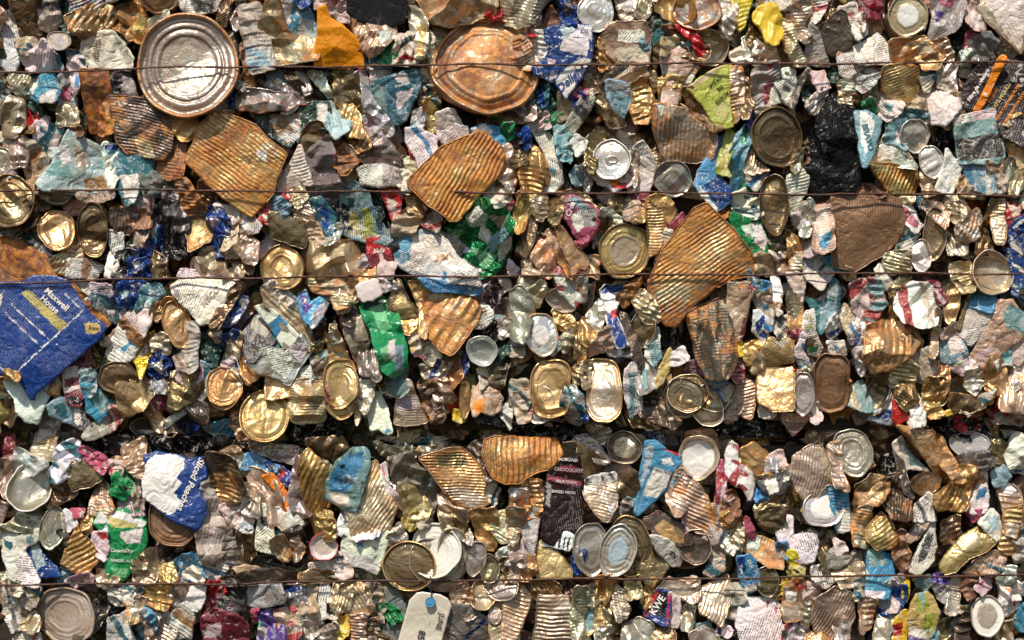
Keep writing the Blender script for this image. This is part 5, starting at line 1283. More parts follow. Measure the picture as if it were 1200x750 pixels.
C V1;16,48 22,48 26,66 24,76 18,70;z=2.8;mauve-grey can side by fruit label
B q2;28,38 38,37 42,44 32,43;z=2.6 k=5;crumpled pale tin in the gap
S g1;38,40 43,42 43,54 40,50;z=2.6;grey film tongue
S s1;43,42 48,40 58,46 64,48 60,52 50,50 42,50;z=3 k=4 m;pale blue striped wrapper
S b1;56,45 64,48 70,52 71,58 68,60 62,54;z=3.2 t k=4|W 59,47 64,49 62,52|r 64,48 68,52 64,56;blue, white and red wrapper;the blue-red wrapper
C q2;44,50 54,51 62,58 64,66 64,76 60,82 56,74 50,64;z=3.2 h=9;curved pale ringed can flank;the pale ringed flank
S o3;54,53 60,53 66,60 70,68 74,76 70,80 66,72 62,62;z=3.4 w=.6|W 60,56 63,58 62,61|W 65,64 68,67 66,70|W 68,71 72,74 69,77;orange label with white squares;the orange checked label
C g1;42,60 46,58 51,66 52,76 44,76;z=2.6 a=80 h=10;grey-green smooth can side
C g0;70,66 74,46 76,40 78,56 82,76 74,78;z=2.8 h=7 a=85;thin dark silver tin blade
S G3;77,42 82,38 90,46 95,54 94,70 92,84 86,90 82,78 78,64 76,52;z=3.8 k=4.5 r=6 a=65 h=10;gold and black wrinkled tin;the wrinkled gold tin
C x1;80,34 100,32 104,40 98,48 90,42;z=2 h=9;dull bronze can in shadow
B P1;30,72 42,68 46,74 44,80 34,80;z=3 k=4;pink and white creased label
C a1;16,74 26,66 34,74 36,84 33,96 26,104 20,102 17,90;z=3 h=10 k=2 r=4 a=75 ra=.3|P 22,84 30,84 28,92;pale oval label with faded colours;the faded oval label
@2,3
L G1;0,7,10,14,0;z=3.4 k=1.4 rk=G st=0;golden rounded can end cut by seam
L q3;9.5,17,2,7.5,0;z=3 k=.5;small tan tin sliver end-on
S q2;10,-2 20,-2 18,8 14,18 10,10;z=3 k=4;grey ribbed neck above the gap
S W1;15,12 18,6 22,5 26,12 30,28 26,29 22,26 18,27 16,20;z=3.6 k=3|s 20,5 23,6 21,7|s 27,24 30,28 26,29;white paper tongue with a blue edge;the white paper tongue
S q1;34,-2 41,-2 45,10 50,22 42,24 32,23 33,10;z=3.4 h=8 t r=3 a=-10 ra=.4|P 33,8 44,8 45,14 33,16;tapered pinkish grey can;the pinkish tapered can
C u4;46,0 54,-2 58,10 60,20 54,22 49,12;z=3 k=5;dark shiny crushed metal
C q3;54,-2 62,-2 66,8 62,16 56,14;z=3.2 k=5 t foil;creased silver wrapper with print
B r3;60,-2 68,-2 70,14 68,20 62,12;z=2.4;dark red film sliver
C y3;66,16 72,16 72,21 67,21;z=2.6;small mustard scrap
L G1;72.5,8,3.5,13,0;z=3.4 rk=x k=1;oblique olive can rim
S c3;77,4 82,-2 90,-1 94,8 93,16 88,18 82,16 78,19 76,12;z=3.6 h=8 k=4|o 77,10 84,8 83,16 78,18|R 86,8 92,10 90,18;rounded tan bag with rusty streaks;the rust-streaked tan bag
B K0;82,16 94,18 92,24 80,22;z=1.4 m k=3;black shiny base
S w1;92,16 98,10 100,14 99,26 96,22;z=3.2;white crumpled scrap above the seam
C c1;33,24 44,25 44,30 38,34 34,30;z=2.6 k=4;cream ragged scrap hanging into the gap
S a0;20,32 40,33 56,32 64,32 56,36 40,36;z=1.2 h=2 foil;thin silver strip inside the gap
C T1;8,38 14,38 16,42 12,60 8,74 2,72 -8,66 -8,58 -2,46;z=3.8 h=9 k=1.6 a=72|s -6,52 3,42 13,39 15,43 8,56 4,64 -7,62|w -8,62 4,64 6,72 -4,70|k 0,48 2,46 3,47 1,49;sky blue and white can wrap;the sky blue wrap
S q4;14,48 20,46 24,54 28,64 33,72 28,84 18,90 6,88 5,76 10,62;z=4 h=7 r=4.5 a=62 k=2.4 t|R 15,50 21,50 21,56 16,56|R 7,84 18,78 20,88 8,88|W 22,50 26,52 26,60 24,58;silver-cream ribbed can with rust spot;the rust-spotted ribbed can
S P2;22,48 26,46 28,60 36,68 46,74 40,76 34,72 26,62;z=3.8 k=4|r 24,48 26,52 25,56;ribbon of red and white printed film
B g0;20,34 30,38 36,36 44,40 40,48 30,46;z=2.8 film k=5;grey clear bag top
B a0;28,44 40,40 48,50 56,58 58,66 54,74 50,74 40,66 32,56;z=4 film k=6 h=9;bunched clear grey plastic bag;the bunched clear bag
C R3;34,58 44,62 52,72 48,80 38,78;z=3;rusty brown patch under the bag
C g2;45,38 60,36 60,40 50,42;z=2.6;bright torn edge by the seam
S G3;46,43 56,40 70,37 76,42 82,50 85,58 83,62 84,66 86,70 78,73 70,70 64,66 59,59 54,52;z=4.2 h=4 k=2.2 r=3.6 a=-3 ra=1.1|x 56,42 69,39 75,45 70,48 58,48|q 59,60 72,60 84,66 85,71 76,72 66,66;broad gold panel with fine ribs;the fine-ribbed gold panel
C u1;74,38 84,32 86,42 88,56 84,54 78,46;z=2.4 h=8;dark olive can beside gold panel
S G8;84,33 90,31 100,31 126,32 128,36 130,42 124,48 114,51 104,57 96,57 90,55 86,48 83.5,40;z=4.4 h=8 k=2 r=6.5 a=86 ra=1.1|R 120,32 112,32 114,44 118,44|G 121,33 127,34 129,42 122,45;rusty golden can with bold vertical ribs;the bold-ribbed rusty can
B W1;84,58 88,56 92,62 90,70 84,66;z=3.4 k=3;white crumpled plastic knot
C q3;58,64 64,66 72,72 74,80 62,82 58,74;z=3.2 k=4;tan crumpled tin
@3,3
C a1;0,-2 8,-2 10,8 6,20 0,14;z=2.6 k=4;grey film by the seam
C c3;2,6 10,2 10,20 4,22;z=2.4;brownish tin side
L g1;16,12,9,12,0;z=3.2 k=1 rk=h;grey ringed rim under the left gold end
S V0;28,10 31,2 36,0 41,6 42,14 44,20 40,24 34,22 29,16;z=4.6 k=6 foil f=1.4 h=6 w=.2;crinkled silver foil cap;the silver foil cap
B b0;40,10 43,14 43,20 40,18;z=4.2;small indigo scrap
C u3;76,8 84,6 90,16 98,22 94,25 86,22 76,18;z=3 h=8;bronze brown folded tin
C G1;66,16 76,18 88,23 86,26 72,24;z=3 h=3;pale olive tin sliver
L g0;100,8,12,12,0;z=4 st=1 rk=x k=.5 T=.05;grey ringed can end at the seam;
C q1;44,22 50,24 56,28 55,36 52,38 48,30;z=2.8 k=4|R 42,24 46,24 44,30;torn tan paper below pale gold end
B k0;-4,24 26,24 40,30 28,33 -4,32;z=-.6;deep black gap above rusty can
S u1;30,34 37,34 40,44 39,56 32,48;z=2.6;dark brown box top
C g1;38,33 43,31 50,36 54,42 58,46 50,45 44,38 39,37;z=3.4 h=5 k=1.4 foil;arched grey metal band;the arched grey band
C x2;39,36 46,40 54,45 50,52 42,54;z=2.4 h=8;dark olive hollow can
L u2;66,37.5,10.5,10,-10;z=4 st=2 rk=g k=.7 ck=q cf=.6 T=.05;dark shiny round can bottom;the dark shiny round bottom
C h1;50,26 58,28 56,36 52,34;z=3 k=3;torn bright tin strip
C b0;82,30 88,30 90,36 84,36;z=2;tiny dark blue scrap in shadow
S B1;29,43 36,43 39,42 41,56 41,76 40,90 39,98 34,98 26,96 17,90 19,74 19.5,64 21,53;z=4.2 h=3 k=1.6 t w=.3|p 21,53 41,57 41,60 20,56|m 28,47 39,48 40,52 27,51|V 20,57 23,58 22,72 20,70;dark brown carton with a magenta band;the magenta-banded carton;ALMOND@33,44,4,-5,W,0 ~ CHOCOLATE@33,50,4.5,-5,P,0 ~ MILK CHOC@32,57,3,-6,W,0 ~ BAKED WITH@30,63,3,-6,W,0
S W0;18,94 22,84 30,86 36,88 33,97 26,95;z=4.4 h=1.5 k=.8 w=.1|k 21,86 22,86 20,93 19,92|k 23.5,86 24.6,86.5 22.5,94 21.5,94|k 26,87.5 26.8,87.8 25,95 24,94.5|k 28,88 29.4,88.4 27.5,96 26.4,96|k 31,89 31.8,89.2 30,96 29.2,96|k 33,89.5 34.4,90 32.5,97 31.5,97;white barcode label;the barcode label
S W1;42,56 52,53 60,52 62,56 54,60 44,58;z=3 k=3;pale torn rim
S q2;41,60 50,56 62,60 62,66 60,72 56,80 54,79 48,74 43,66;z=3.8 h=8 r=4 a=-12 k=2|W 56,72 61,68 58,76;tan ribbed can with a pointed base;the pointed ribbed can
C x1;64,52 70,50 73,58 72,66 66,67 63,60;z=3.4 h=10 k=1;small smooth olive can
B T1;64,66 71,67 72,78 64,76;z=2.8 k=4 t;teal and white torn label
S s0;78,34 83,33 90,38 98,42 98,46 93,52 89,62 84,68 74,76 72,74 74,64 75,52;z=4.2 h=4 k=1.6 w=.3|S 78,35 83,36 80,52 75,60|W 83,48 94,52 90,60 84,67 76,64|W 87,43 93,43 94,47 88,47|r 90,36 97,40 97,42 89,38;bright blue and white carton with small print;the bright blue carton;Nutrition Facts@86,50,2.6,-15,k,0
C q4;92,58 99,50 104,56 104,72 96,76 91,68;z=3.4 r=5 a=-20|T 92,58 98,51 99,54 94,62;silver ribbed can beside the blue carton
C G6;0,60 4,56 18,57 19,70 17,76 8,78 0,74;z=3.4 r=6 a=5 k=4;shiny gold rusty rippled tin
B h1;0,62 8,62 10,76 0,78;z=3.6 k=6;white and gold crumpled tin
@4,3
C G1;0,-2 10,0 18,6 12,14 0,12;z=2.6;grey can behind ringed end
L q1;14,14,9.5,11.5,20;z=3.8 open dp=.5 rk=h T=.04 k=1;pale tilted open can rim;the pale tilted rim
C c5;26,8 30,2 34,14 30,20 25,22;z=3.2 k=4|R 26,8 29,6 29,10;cream tin with dark stripe
S q6;31,-2 42,-2 42,10 40,20 36,19 32,12;z=3.4 r=4 a=15;ribbed cream and rust neck
C P1;45,14 56,15 52,19 47,19;z=3;pinkish can base
L w2;77,15,2.2,6,20;z=3.4;small white curved edge
C w0;74,14 77,8 80,20 76,22;z=3.6 h=3;white folded rim bottom
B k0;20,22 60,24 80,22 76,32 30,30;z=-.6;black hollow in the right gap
S x3;24,24 40,26 50,32 54,38 46,40 30,30;z=2.4 k=4 foil h=5;dim crumpled foil along the gap
C q3;4,29 10,28 18,28 21,38 20,42 14,38 4,33;z=3.6 h=6 r=2.5 a=-50 ra=.4;folded tan tin cone
L q2;9,43,12.5,13.5,-15;z=3.4 open dp=.12 ck=W cf=.75 rk=q rr=.3 T=.05;open can with white interior rings;the white-lined open can
S W1;25,42 28,34 32,36 32,46 40,52 41,62 39,68 34,60 28,58 25,50;z=3.8 k=3 t;long white crumpled paper twist;the long white twist
S G5;33,38 42,34 50,42 49,50 42,55 36,48;z=3.6 h=10 k=3|R 40,44 49,44 44,54;rounded gold-brown tin
S W1;50,42 58,38 60,46 63,50 54,54 49,52;z=3.2 k=3|P 52,46 58,48 54,52;white paper with pink tint
C h1;50,44 54,44 54,52 49,52;z=3.6 h=7;bright cream bulge
S K1;42,55 50,52 63,48 62,58 58,64 50,65 46,62;z=4 h=3 w=.3|W 47,56 54,55 56,63 50,64|W 58,54 62,53 62,56 58,57;dark square can with barcode patch;the barcode-patched can
S x3;42,54 54,51 63,48 63,50 50,54 42,56;z=4.2 h=2;olive edge of the barcode can
B s1;42,62 48,60 50,66 44,70 41,66;z=3.6 k=4;bright sky blue scrap
S p2;20,50 23,44 25,54 26,66 22,76 18,80 20,62;z=3.6 k=4|W 22,62 25,56 25,66 21,75|r 20,52 24,52 24,58 21,58;pink and red torn strip
S q5;0,53 8,58 14,66 17,76 20,84 16,88 8,86 -4,74 -6,62;z=4 r=4.4 a=-25 ra=1.2 h=8|R 12,60 17,72 20,84 16,78|R 0,57 4,58 2,62;pearly ribbed can with rusty corner;the pearly ribbed can
C n4;24,66 30,62 32,74 26,80;z=3 k=4|W 25,68 30,66 28,72;small rust and white tin
C x1;46,74 54,66 60,66 62,74 56,84 46,82;z=3 h=10;brown can shoulder
S q3;64,42 74,36 80,36 90,58 83,58 78,66 72,69 66,62 62,52;z=4 h=7 r=3.6 a=78 k=2 ra=1|q 78,38 84,40 90,56 84,58;dark ribbed tin panel with bright edge;the dark-ribbed panel
C q1;76,28 82,32 84,38 78,34;z=2.8;small bent tin tip in the gap
L g1;99.5,40,12,14.5,10;z=4 st=1 rk=g k=.8 T=.05;round grey lid with concentric rings;the grey concentric end
C q4;86,36 92,34 92,52 96,62 88,58;z=3.4 k=4;rusty shiny flank beside the grey end
L h0;82,72,13,11.5,20;z=4 st=2 k=.8 T=.04 ck=W cf=.6;white and silver round can bottom;the white-silver bottom
S s0;85,58 90,56 95,60 97,72 98,86 90,86 87,76;z=4.2 k=1.6 h=4 r=4 a=0|w 89,74 97,72 98,87 90,88;sky blue and white label strip;the sky blue label strip
B y0;70,74 74,72 76,76 72,78;z=3;lime scrap
@5,3
S T2;-2,2 6,-2 10,10 10,16 4,16 -4,12;z=3.6 k=3|c -4,0 0,0 3,16 -3,12;blue-green torn label;the blue-green torn label
L x1;14,6,7,14,-25;z=3.2 open dp=.5;dark oval can mouth
S S1;18,14 22,2 24,2 24,20 22,24 8,21 12,16;z=3.8 h=5|b 14,15 22,15 22,20 11,20|W 22,8 24,8 24,16 18,14;pale blue can with a striped purple panel;the striped purple-panel can
S r0;23,9 30,16 32,20 24,24 23,20;z=4 m h=8 k=1 w=.05;bright red curved plastic end;the red plastic end
C x3;22,-2 34,-2 36,10 30,14 25,8;z=3.2 r=3.6 a=-35;dark ribbed can shoulder
B W0;33,8 37,6 41,12 40,24 32,24 34,16;z=3.8 k=6 t;white strips of torn paper;the torn white strips
C G4;42,-4 47,-2 49,14 53,18 44,19 41,10;z=3.4 h=9;bent golden tin
L x0;51,4,5,9,0;z=3.6 rk=q;small oval can end
C x2;56,6 68,8 82,2 76,12 66,16 57,14;z=3.4 k=2;angular olive tin
S y2;52,17 66,10 67,12 54,19;z=3.8 h=3;yellow-gold tin bar
S P1;62,15 70,8 82,3 80,8 72,14 66,19;z=4 h=5 k=3;long pinkish white tin tongue
C G3;76,-3 84,-4 82,6 80,12;z=3;golden knob at the seam
C q4;86,0 94,-4 104,-4 104,12 98,16 84,14;z=3.4 k=3 r=4 a=80 h=12;ribbed brown-gold can at the right edge
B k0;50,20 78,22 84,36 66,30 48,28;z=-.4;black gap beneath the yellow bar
C r0;62,20 70,20 74,25 70,28 63,26;z=2.6 m k=2;small glossy red can fragment;the glossy red fragment
C q3;75,23 86,22 86,30 76,32;z=2.4 h=6;dim metal tin in the gap
C a2;80,16 100,16 100,24 84,22;z=2 h=3;flattened dark metal sheet edge
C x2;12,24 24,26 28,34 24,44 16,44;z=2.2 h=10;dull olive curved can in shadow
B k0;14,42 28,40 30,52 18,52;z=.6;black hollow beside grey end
S W1;23,36 28,31 30,36 36,44 44,51 36,50 30,50 26,42;z=3.6|T 28,32 34,38 44,49 34,48|a 23,36 28,31 30,36;teal and white triangular label;the teal triangular label
S R6;24,24 36,26 46,28 48,34 56,48 62,56 60,60 52,56 44,46 32,32;z=4 k=5 h=8 cr=.6;wrinkled amber rust sheet;the amber rust sheet
C R5;46,30 52,32 58,46 62,56 58,56 50,44;z=4.2 k=4 h=7;twisted orange rust fold
B V1;48,26 56,27 57,33 52,32;z=3.2 film k=3;small lilac film bubble
L V1;69,35.5,12,7.5,0;z=4.4 lid st=0 k=2 ck=V d=1.8;clear grey plastic dish;the clear plastic dish
C V1;62,42 76,40 80,44 74,52 66,48;z=4 film k=3;milky side of the plastic dish
S u1;24,38 28,38 30,52 34,66 30,64 26,52;z=3 h=5;dark bent metal upright
L x1;42,58,10,7,8;z=3.4 st=2 rk=u;olive flattened can base
C G3;61,48 70,49 74,56 70,66 62,74 48,72 46,66 56,60;z=4 h=10 k=3 r=8 a=60|n 72,48 75,50 69,68 66,72;shiny gold twisted can;the shiny twisted gold can
S W1;73,52 77,52 78,74 68,76 65,72 70,66;z=3.6 k=2|s 72,62 78,60 76,66 71,68;white label with a blue patch
S T1;80,52 88,48 92,54 87,60 82,60;z=3.6 k=4;crinkled aqua foil;the crinkled aqua foil
S q4;84,62 90,57 97,62 98,70 97,82 94,90 88,88 87,72;z=4 r=7 a=-5 h=8 ra=1.2 k=2.4|W 86,60 92,57 96,64 88,64;ribbed gold can with pale top;the pale-topped gold can
C W1;90,42 95,29 100,32 103,44 103,52 92,51;z=3.6 h=9 k=3 t|b 92,50 100,50 100,52 92,52;white painted can wall at the right edge
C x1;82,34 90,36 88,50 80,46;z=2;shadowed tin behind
C x4;2,60 10,54 20,55 19,62 12,70 0,72;z=3.4 k=2|R 2,63 18,62 12,72 2,72;ringed olive top of a crushed can
C u4;20,56 30,52 32,66 32,78 22,78 18,70;z=3.4 k=3 r=5 a=75;dark brown furrowed can
S W1;36,70 44,63 47,66 46,74 48,80 34,80;z=3.6 t k=3;pale printed paper roll
@0,4
C g1;0,10 8,6 14,-2 26,-4 26,8 18,11 2,10;z=3.4 h=5;grey curved panel of the dented tin
L g0;32,9,7,13,-5;z=4.6 st=0 k=3 rk=g d=1.5;dark oval crushed can bottom;the dark oval bottom
S W1;0,8 8,9 24,10 24,16 16,20 12,30 10,40 6,38 2,26;z=3.6 h=5 k=1.6|t 2,15 8,18 7,22 3,20|T 16,14 20,13 21,18 17,18|k 4,10 14,12 13,13 4,11;white can with blue flower print;the blue-flower can
S W1;10,30 14,22 16,24 24,40 24,44 16,42 10,38;z=3.8 t;white angular label piece
S b0;14,21 22,17 25,24 34,32 36,37 27,38 22,36;z=4 h=7 k=1 m|S 18,20 23,18 28,30 22,34;glossy dark and pale blue can;the glossy blue can
B t1;34,34 40,32 44,36 42,40 36,40;z=3;teal scrap beside ribbed tin
S G5;40,18 46,8 51,15 54,18 59,26 54,32 50,40 44,35 37,30;z=4 r=6 a=33 h=4 ra=1.3 tx=0;bronze ribbed square tin;the bronze ribbed square
C u1;36,10 40,14 38,28 30,24;z=3;dark olive tin wall
S p0;42,-2 50,-2 49,3 44,3;z=3.6 h=4;pink tissue tip
S W1;38,-2 44,2 46,6 40,12;z=3.4;white triangular tin
C G3;48,2 54,0 54,12 49,8;z=3.2 k=5;shiny golden knot
S e0;56,6 60,0 70,-2 82,0 86,4 86,18 80,28 76,36 70,41 64,38 62,28 63,14;z=4.2 h=9 k=2.6 m w=.15|W 56,6 59,0 72,-1 86,6 84,9 70,8 63,6|W 72,11 84,9 83,18 76,18 71,14|W 58,14 64,6 64,28 60,26 55,20|Y 63,1 66,8 75,9 82,8 78,6|i 66,32 76,33 74,38 68,38;green soft drink can crushed flat;the green drink can;CanadaDry@72,22,4.6,-3,W,.3 ~ GINGER ALE@72,28,3.2,-3,W,0
S W2;54,20 56,11 64,11 65,22 62,28 58,26;z=4.4 h=5 k=3|r 57,12 64,11 65,15 60,15|r 53,17 56,18 55,20;white scrap with red marks
B P0;40,40 52,36 56,40 44,43;z=3 k=5;pinkish crumple above the wire
L n3;103,2,16,18,0;z=3.8 lid st=1 rk=n k=.6 T=.02;dull brown round lid under the fruit label;the dull brown lid
C q3;58,34 64,36 70,40 62,43 56,40;z=3.6 h=5;tan open base of the green can
C q2;80,30 88,22 96,30 90,40 80,40;z=3.4 k=4 film;beige plastic wrapper
L a3;39,60,19.5,17.5,0;z=4.2 lid st=1 k=3 d=1.6 rk=a rr=.2;large pale dusty round lid;the large pale dusty lid
S w1;2,44 8,42 12,52 12,60 14,68 8,70 2,60;z=3.4 t k=3;white printed crumpled wrapper
B w2;4,40 12,40 14,46 8,48;z=3.6 k=6|s 7,40 11,41 10,44|r 5,46 9,46 8,48;twisted white wrapper with red dots
C a1;12,42 24,43 22,52 18,56 12,52;z=3.4 k=3;grey faceted tin
C q2;12,56 20,58 24,66 20,70 14,66;z=3.2 h=8 k=3;cream and brown hollow tin
S w1;8,74 12,68 20,66 24,72 24,80 8,80;z=3.2 t|r 18,68 23,70 22,76 19,74;white label with pink stain
B u1;60,44 65,42 64,54 58,66 48,76 46,72 54,60;z=3.4 m k=4;dark brown strap-like film;the brown strap film
S n5;47,68 52,62 54,64 50,76 46,76;z=3.8;rusty dark rim by the dusty lid
C w2;64,44 76,43 84,44 80,50 70,54 66,50;z=3.2 k=4;grey white crumpled tin
S W0;70,46 80,47 78,54 69,54;z=4 h=3 t w=.2;small white printed ticket
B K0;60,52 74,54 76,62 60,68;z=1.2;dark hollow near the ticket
S w1;64,62 76,57 76,68 80,76 64,76;z=3.6 t;white label square at the bottom
C q4;76,54 84,50 92,54 94,58 86,60 78,64;z=3.4 k=4;tan curled wet label|
B s2;76,64 84,56 92,60 92,76 80,76;z=3.2 k=5|R 76,64 82,62 82,70|T 80,70 84,70 84,76;orange and blue torn wrapper
C w2;84,56 94,60 90,70 86,74;z=3.2 t k=4 foil;grey spotted foil
C G5;82,46 88,42 102,43 102,48 98,56 88,52;z=3.8 r=7 a=-15 k=2.6 h=9;shiny golden bent can;the shiny golden bent can
C G4;90,34 102,30 104,40 92,41;z=3.2 r=4 a=-20;gold-striped dark tin
S q2;92,62 100,56 106,66 100,76 90,76;z=3.4 r=4 a=-35|w 94,60 100,58 98,62;bright ribbed tin at the bottom
@1,4
B s0;4,28 14,24 18,28 20,38 8,40 4,34;z=3.4 k=5 m;shiny light blue crumple;the light blue crumple
S W1;17,30 22,26 34,27 33,36 24,40 18,36;z=3.6 k=4 r=4 a=-20;white pleated label
B W1;8,36 14,32 20,40 16,42 10,41;z=3.8 k=3;small folded white tin
B p0;0,36 5,36 5,41 0,41;z=3.2;pink scrap at the wire
C d1;34,6 40,14 41,30 36,36 32,24;z=2.8 h=9;dark grey-green film fold
C x1;40,10 48,12 50,30 44,32 41,22;z=2.6 h=8;olive shadowed can side
S W1;32,-2 44,-4 50,-2 48,12 42,11 36,8;z=3.4 k=3|S 40,6 49,6 48,12 42,11|P 34,-2 40,-2 38,5;white fan-shaped label with pale blue edge
S W0;52,-4 58,-6 60,10 62,24 50,22 51,10;z=3.8 t k=1.5 h=5|k 53,2 58,2 58,8 53,7;upright white carton with barcode;the upright white carton
S h0;60,-2 74,-2 78,7 66,10 62,6;z=3.4 k=2;silvery triangular flap
S t0;60,12 68,10 72,13 66,16 61,14;z=3.2;slate-blue can top edge
C q6;60,16 66,14 70,24 68,28 62,24;z=3.4 k=6;rusty crinkled foil lump
C q3;70,20 74,14 78,22 74,28 70,26;z=3.2 k=4;tan bent scrap
B K1;62,16 76,8 80,22 74,32 64,30;z=1.6 k=4;dark hollow with foil
L k0;58,32,11,7.5,-8;z=3 st=0 k=.8 m;glossy black round lid in the hollow;the glossy black lid
L w1;90,20,8.6,8,0;z=3.8 open dp=.3 ck=a cf=.7 rk=r T=.03 k=.8;red-rimmed tin with grey inside;the red-rimmed tin
B G3;86,2 94,0 96,14 92,16 88,10;z=3.6 k=5;dark shiny gold strip above red rim
S w1;82,30 90,28 102,28 104,36 96,38 82,34;z=3.4 t;pale newspaper-like sheet
S c2;37,32 44,31 64,34 60,37 42,38;z=3.6 h=3;ragged cardboard strip
C u2;40,36 52,34 64,34 74,36 77,40 42,40;z=3.8 h=5 a=0 k=1.4;long flat dark can edge;the long flat can edge
C x3;76,36 84,34 94,35 102,38 102,40 78,40;z=3.8 h=5 a=0 k=1.2;long flat tan can edge
C K1;20,40 38,34 40,40 38,42 22,42;z=2.6 k=3;dark film strip over the wire
B r1;12,42 30,41 32,46 26,52 22,50 20,44;z=3.2 k=5;crimson crumpled film;the crimson crumple
S W1;12,44 21,43 20,52 16,58 11,58 9,54;z=3.8 k=3;white pointed paper scrap
S w2;0,60 10,52 14,62 12,74 0,74;z=3.2 r=4 a=-40 t;barcoded crushed wrapper
C g4;0,42 10,42 10,52 4,58 0,54;z=3 k=6;tangled grey and rusty wire wool
B m2;18,50 26,48 34,54 30,62 20,60;z=2.8 k=6;dark red rusty crumple
S m1;18,62 26,56 40,60 46,66 46,78 20,80;z=3.2 h=6 k=2.4|P 22,66 30,64 30,72 20,74;dark maroon plastic with pale patch;the dark maroon plastic
C K1;30,44 44,42 44,56 36,60 28,54;z=2.4 k=5;dark folded film
S V1;46,42 66,42 68,52 52,56 46,54;z=3.2 k=5 t|a 52,46 60,46 58,52;mauve-grey printed foil;the mauve printed foil
S V1;64,42 80,42 80,54 66,55;z=3 k=6 foil|b 66,44 76,43 76,46 66,48;bluish crumpled foil
C c1;80,42 86,43 84,50 86,56 76,58 80,50;z=3.6 k=2;cream hourglass tin strip
S W1;88,42 92,42 97,54 98,62 88,62 86,54;z=3.8 t|k 91,52 96,51 97,60 92,60;white carton corner with barcode lines;the white carton corner
C q2;94,52 98,42 106,42 104,56 98,58;z=3.4 r=4 a=70;silver ribbed can at wire
B v0;54,60 60,56 66,66 68,74 62,76 52,74;z=3.6 k=6 m|w 52,66 57,68 56,74 51,72|e 50,64 54,64 53,68;violet and green crinkled foil;the violet foil
B p1;48,58 51,56 51,64 49,64;z=3.4;small magenta scrap
C c2;62,58 74,56 76,70 72,80 66,72;z=3.2 k=5;cream crumpled can with holes
L h1;80,70,7.5,8,20;z=3.6 k=3 st=0 d=2;crushed silver can end at the bottom
B W1;74,60 86,58 88,70 82,74;z=3.4 k=5 foil|E 76,59 80,59 78,62;silver and green crumpled drink can
C h2;88,70 98,64 96,76 86,78;z=3 k=4;bright metal strip in shadow
S y0;98,62 104,60 104,72 99,74;z=3.6 m;small bright yellow label edge
@2,4
S W0;0,0 6,0 10,8 4,14 -2,12;z=3.8 k=4 w=.2;white torn tissue above the printed box
B W0;8,8 18,4 23,10 18,14 8,16;z=4 k=4 w=.2;soft white tissue wad;the soft white tissue
S W1;0,24 2,12 12,12 26,8 28,12 25,24 21,36 14,33 6,30;z=3.8 h=4 k=2|T 18,14 26,12 22,17|s 8,17 13,16 14,20 10,20|b 19,20 21,20 21,22 19,22|w 0,22 21,28 21,36 8,32;white box with small blue prints;the blue-printed white box
C w1;-2,24 6,28 6,36 2,38 -2,36;z=3.8 t h=4;white curved ribbed label
L x1;40,31,16,15,0;z=4.4 lid st=2 rk=G k=.5 rr=.1 tz=-.05 d=.4;large bronze jar lid with golden rim;the large bronze jar lid
L w1;55,22,15.5,16,-20;z=4 lid st=1 k=1 rk=w rr=.25;white lid with rusty concentric ring;the white rusted lid
L h1;66,24,10,16,0;z=3.6 rk=q st=1;silver lid behind the white lid
L g0;79,27,6,11,-12;z=3.4 st=2 k=.5 rk=g;pale grey edge-on lid
L g1;52,28,12,14,0;z=3.9 lid k=.6;bluish lid squeezed between two others
S h3;15,-4 28,-4 29,0 28,8 20,6;z=3.6 r=4 a=60;silver ribbed edge above tissue
C g2;28,14 34,6 38,14 36,20 28,19;z=3.6 h=6 k=3;curved grey tin with a rusty spot
C Y2;36,4 44,0 46,6 40,10;z=3.2 k=5;greenish yellow wrapper bit
B P2;44,0 54,-2 52,8 46,8;z=3.2 k=5 t;pink-white crumpled print
C x3;58,-2 74,-2 72,10 66,14 60,8;z=3.2;mixed tan folded tin
C g1;64,4 72,6 76,14 76,18 70,14;z=3.2 h=6;olive silver curved side
C G3;76,0 90,-2 92,14 88,22 80,14;z=3.2 k=4 h=12;gold-dark bent can shoulder
S q3;86,0 102,-2 102,14 94,18 88,10;z=3.4 r=4 a=-30;grey gold ribbed fan
L x1;87,33,6,9,0;z=3.2 rk=g;dark ringed can base
C W1;92,24 98,20 99,30 92,28;z=3.4 k=4;torn white metal sliver
C x1;94,28 104,26 104,40 96,40;z=2.8 h=9;dark grey smooth can
L q2;83,48,8,9,0;z=3.6 open dp=.3 rk=R;rusty small open can below the wire
L g1;94,44,10,8,0;z=3.4 st=0;grey ringed can end on the wire
L q2;61,42,12,5,0;z=3.2 rk=g;flat silver can edge under the lids
S q3;0,42 12,41 16,44 20,56 12,64 4,60 0,54;z=3.4 r=4.4 a=-55;grey ribbed striped tin
C c2;15,42 22,42 24,50 20,52 16,52;z=3.6 h=5;small beige cap-like tin
C a2;20,48 26,52 24,64 18,60;z=3 k=5;crinkled grey film
B e0;22,55 28,54 34,58 35,62 31,64 26,58;z=3.8 m k=4;small green bottle neck piece;the small green neck piece
C q5;6,62 14,60 14,76 6,76;z=3.2 r=4 a=0;rusty ribbed can bottom left of the tag
C u4;15,64 25,62 28,76 16,78;z=3 r=6 a=0;brown bulging tin
S y0;-2,62 3,64 4,70 -2,70;z=3.4 m;bright yellow plastic corner
S V1;24,44 34,46 38,56 36,68 30,80 22,78 26,62;z=3 film k=4;grey translucent bag left of the tag
S a1;60,52 74,54 86,62 89,68 86,80 60,80;z=3.8 film k=2.6 h=7|b 84,62 86,63 72,75 70,75;clear zip bag with a purple line;the clear zip bag
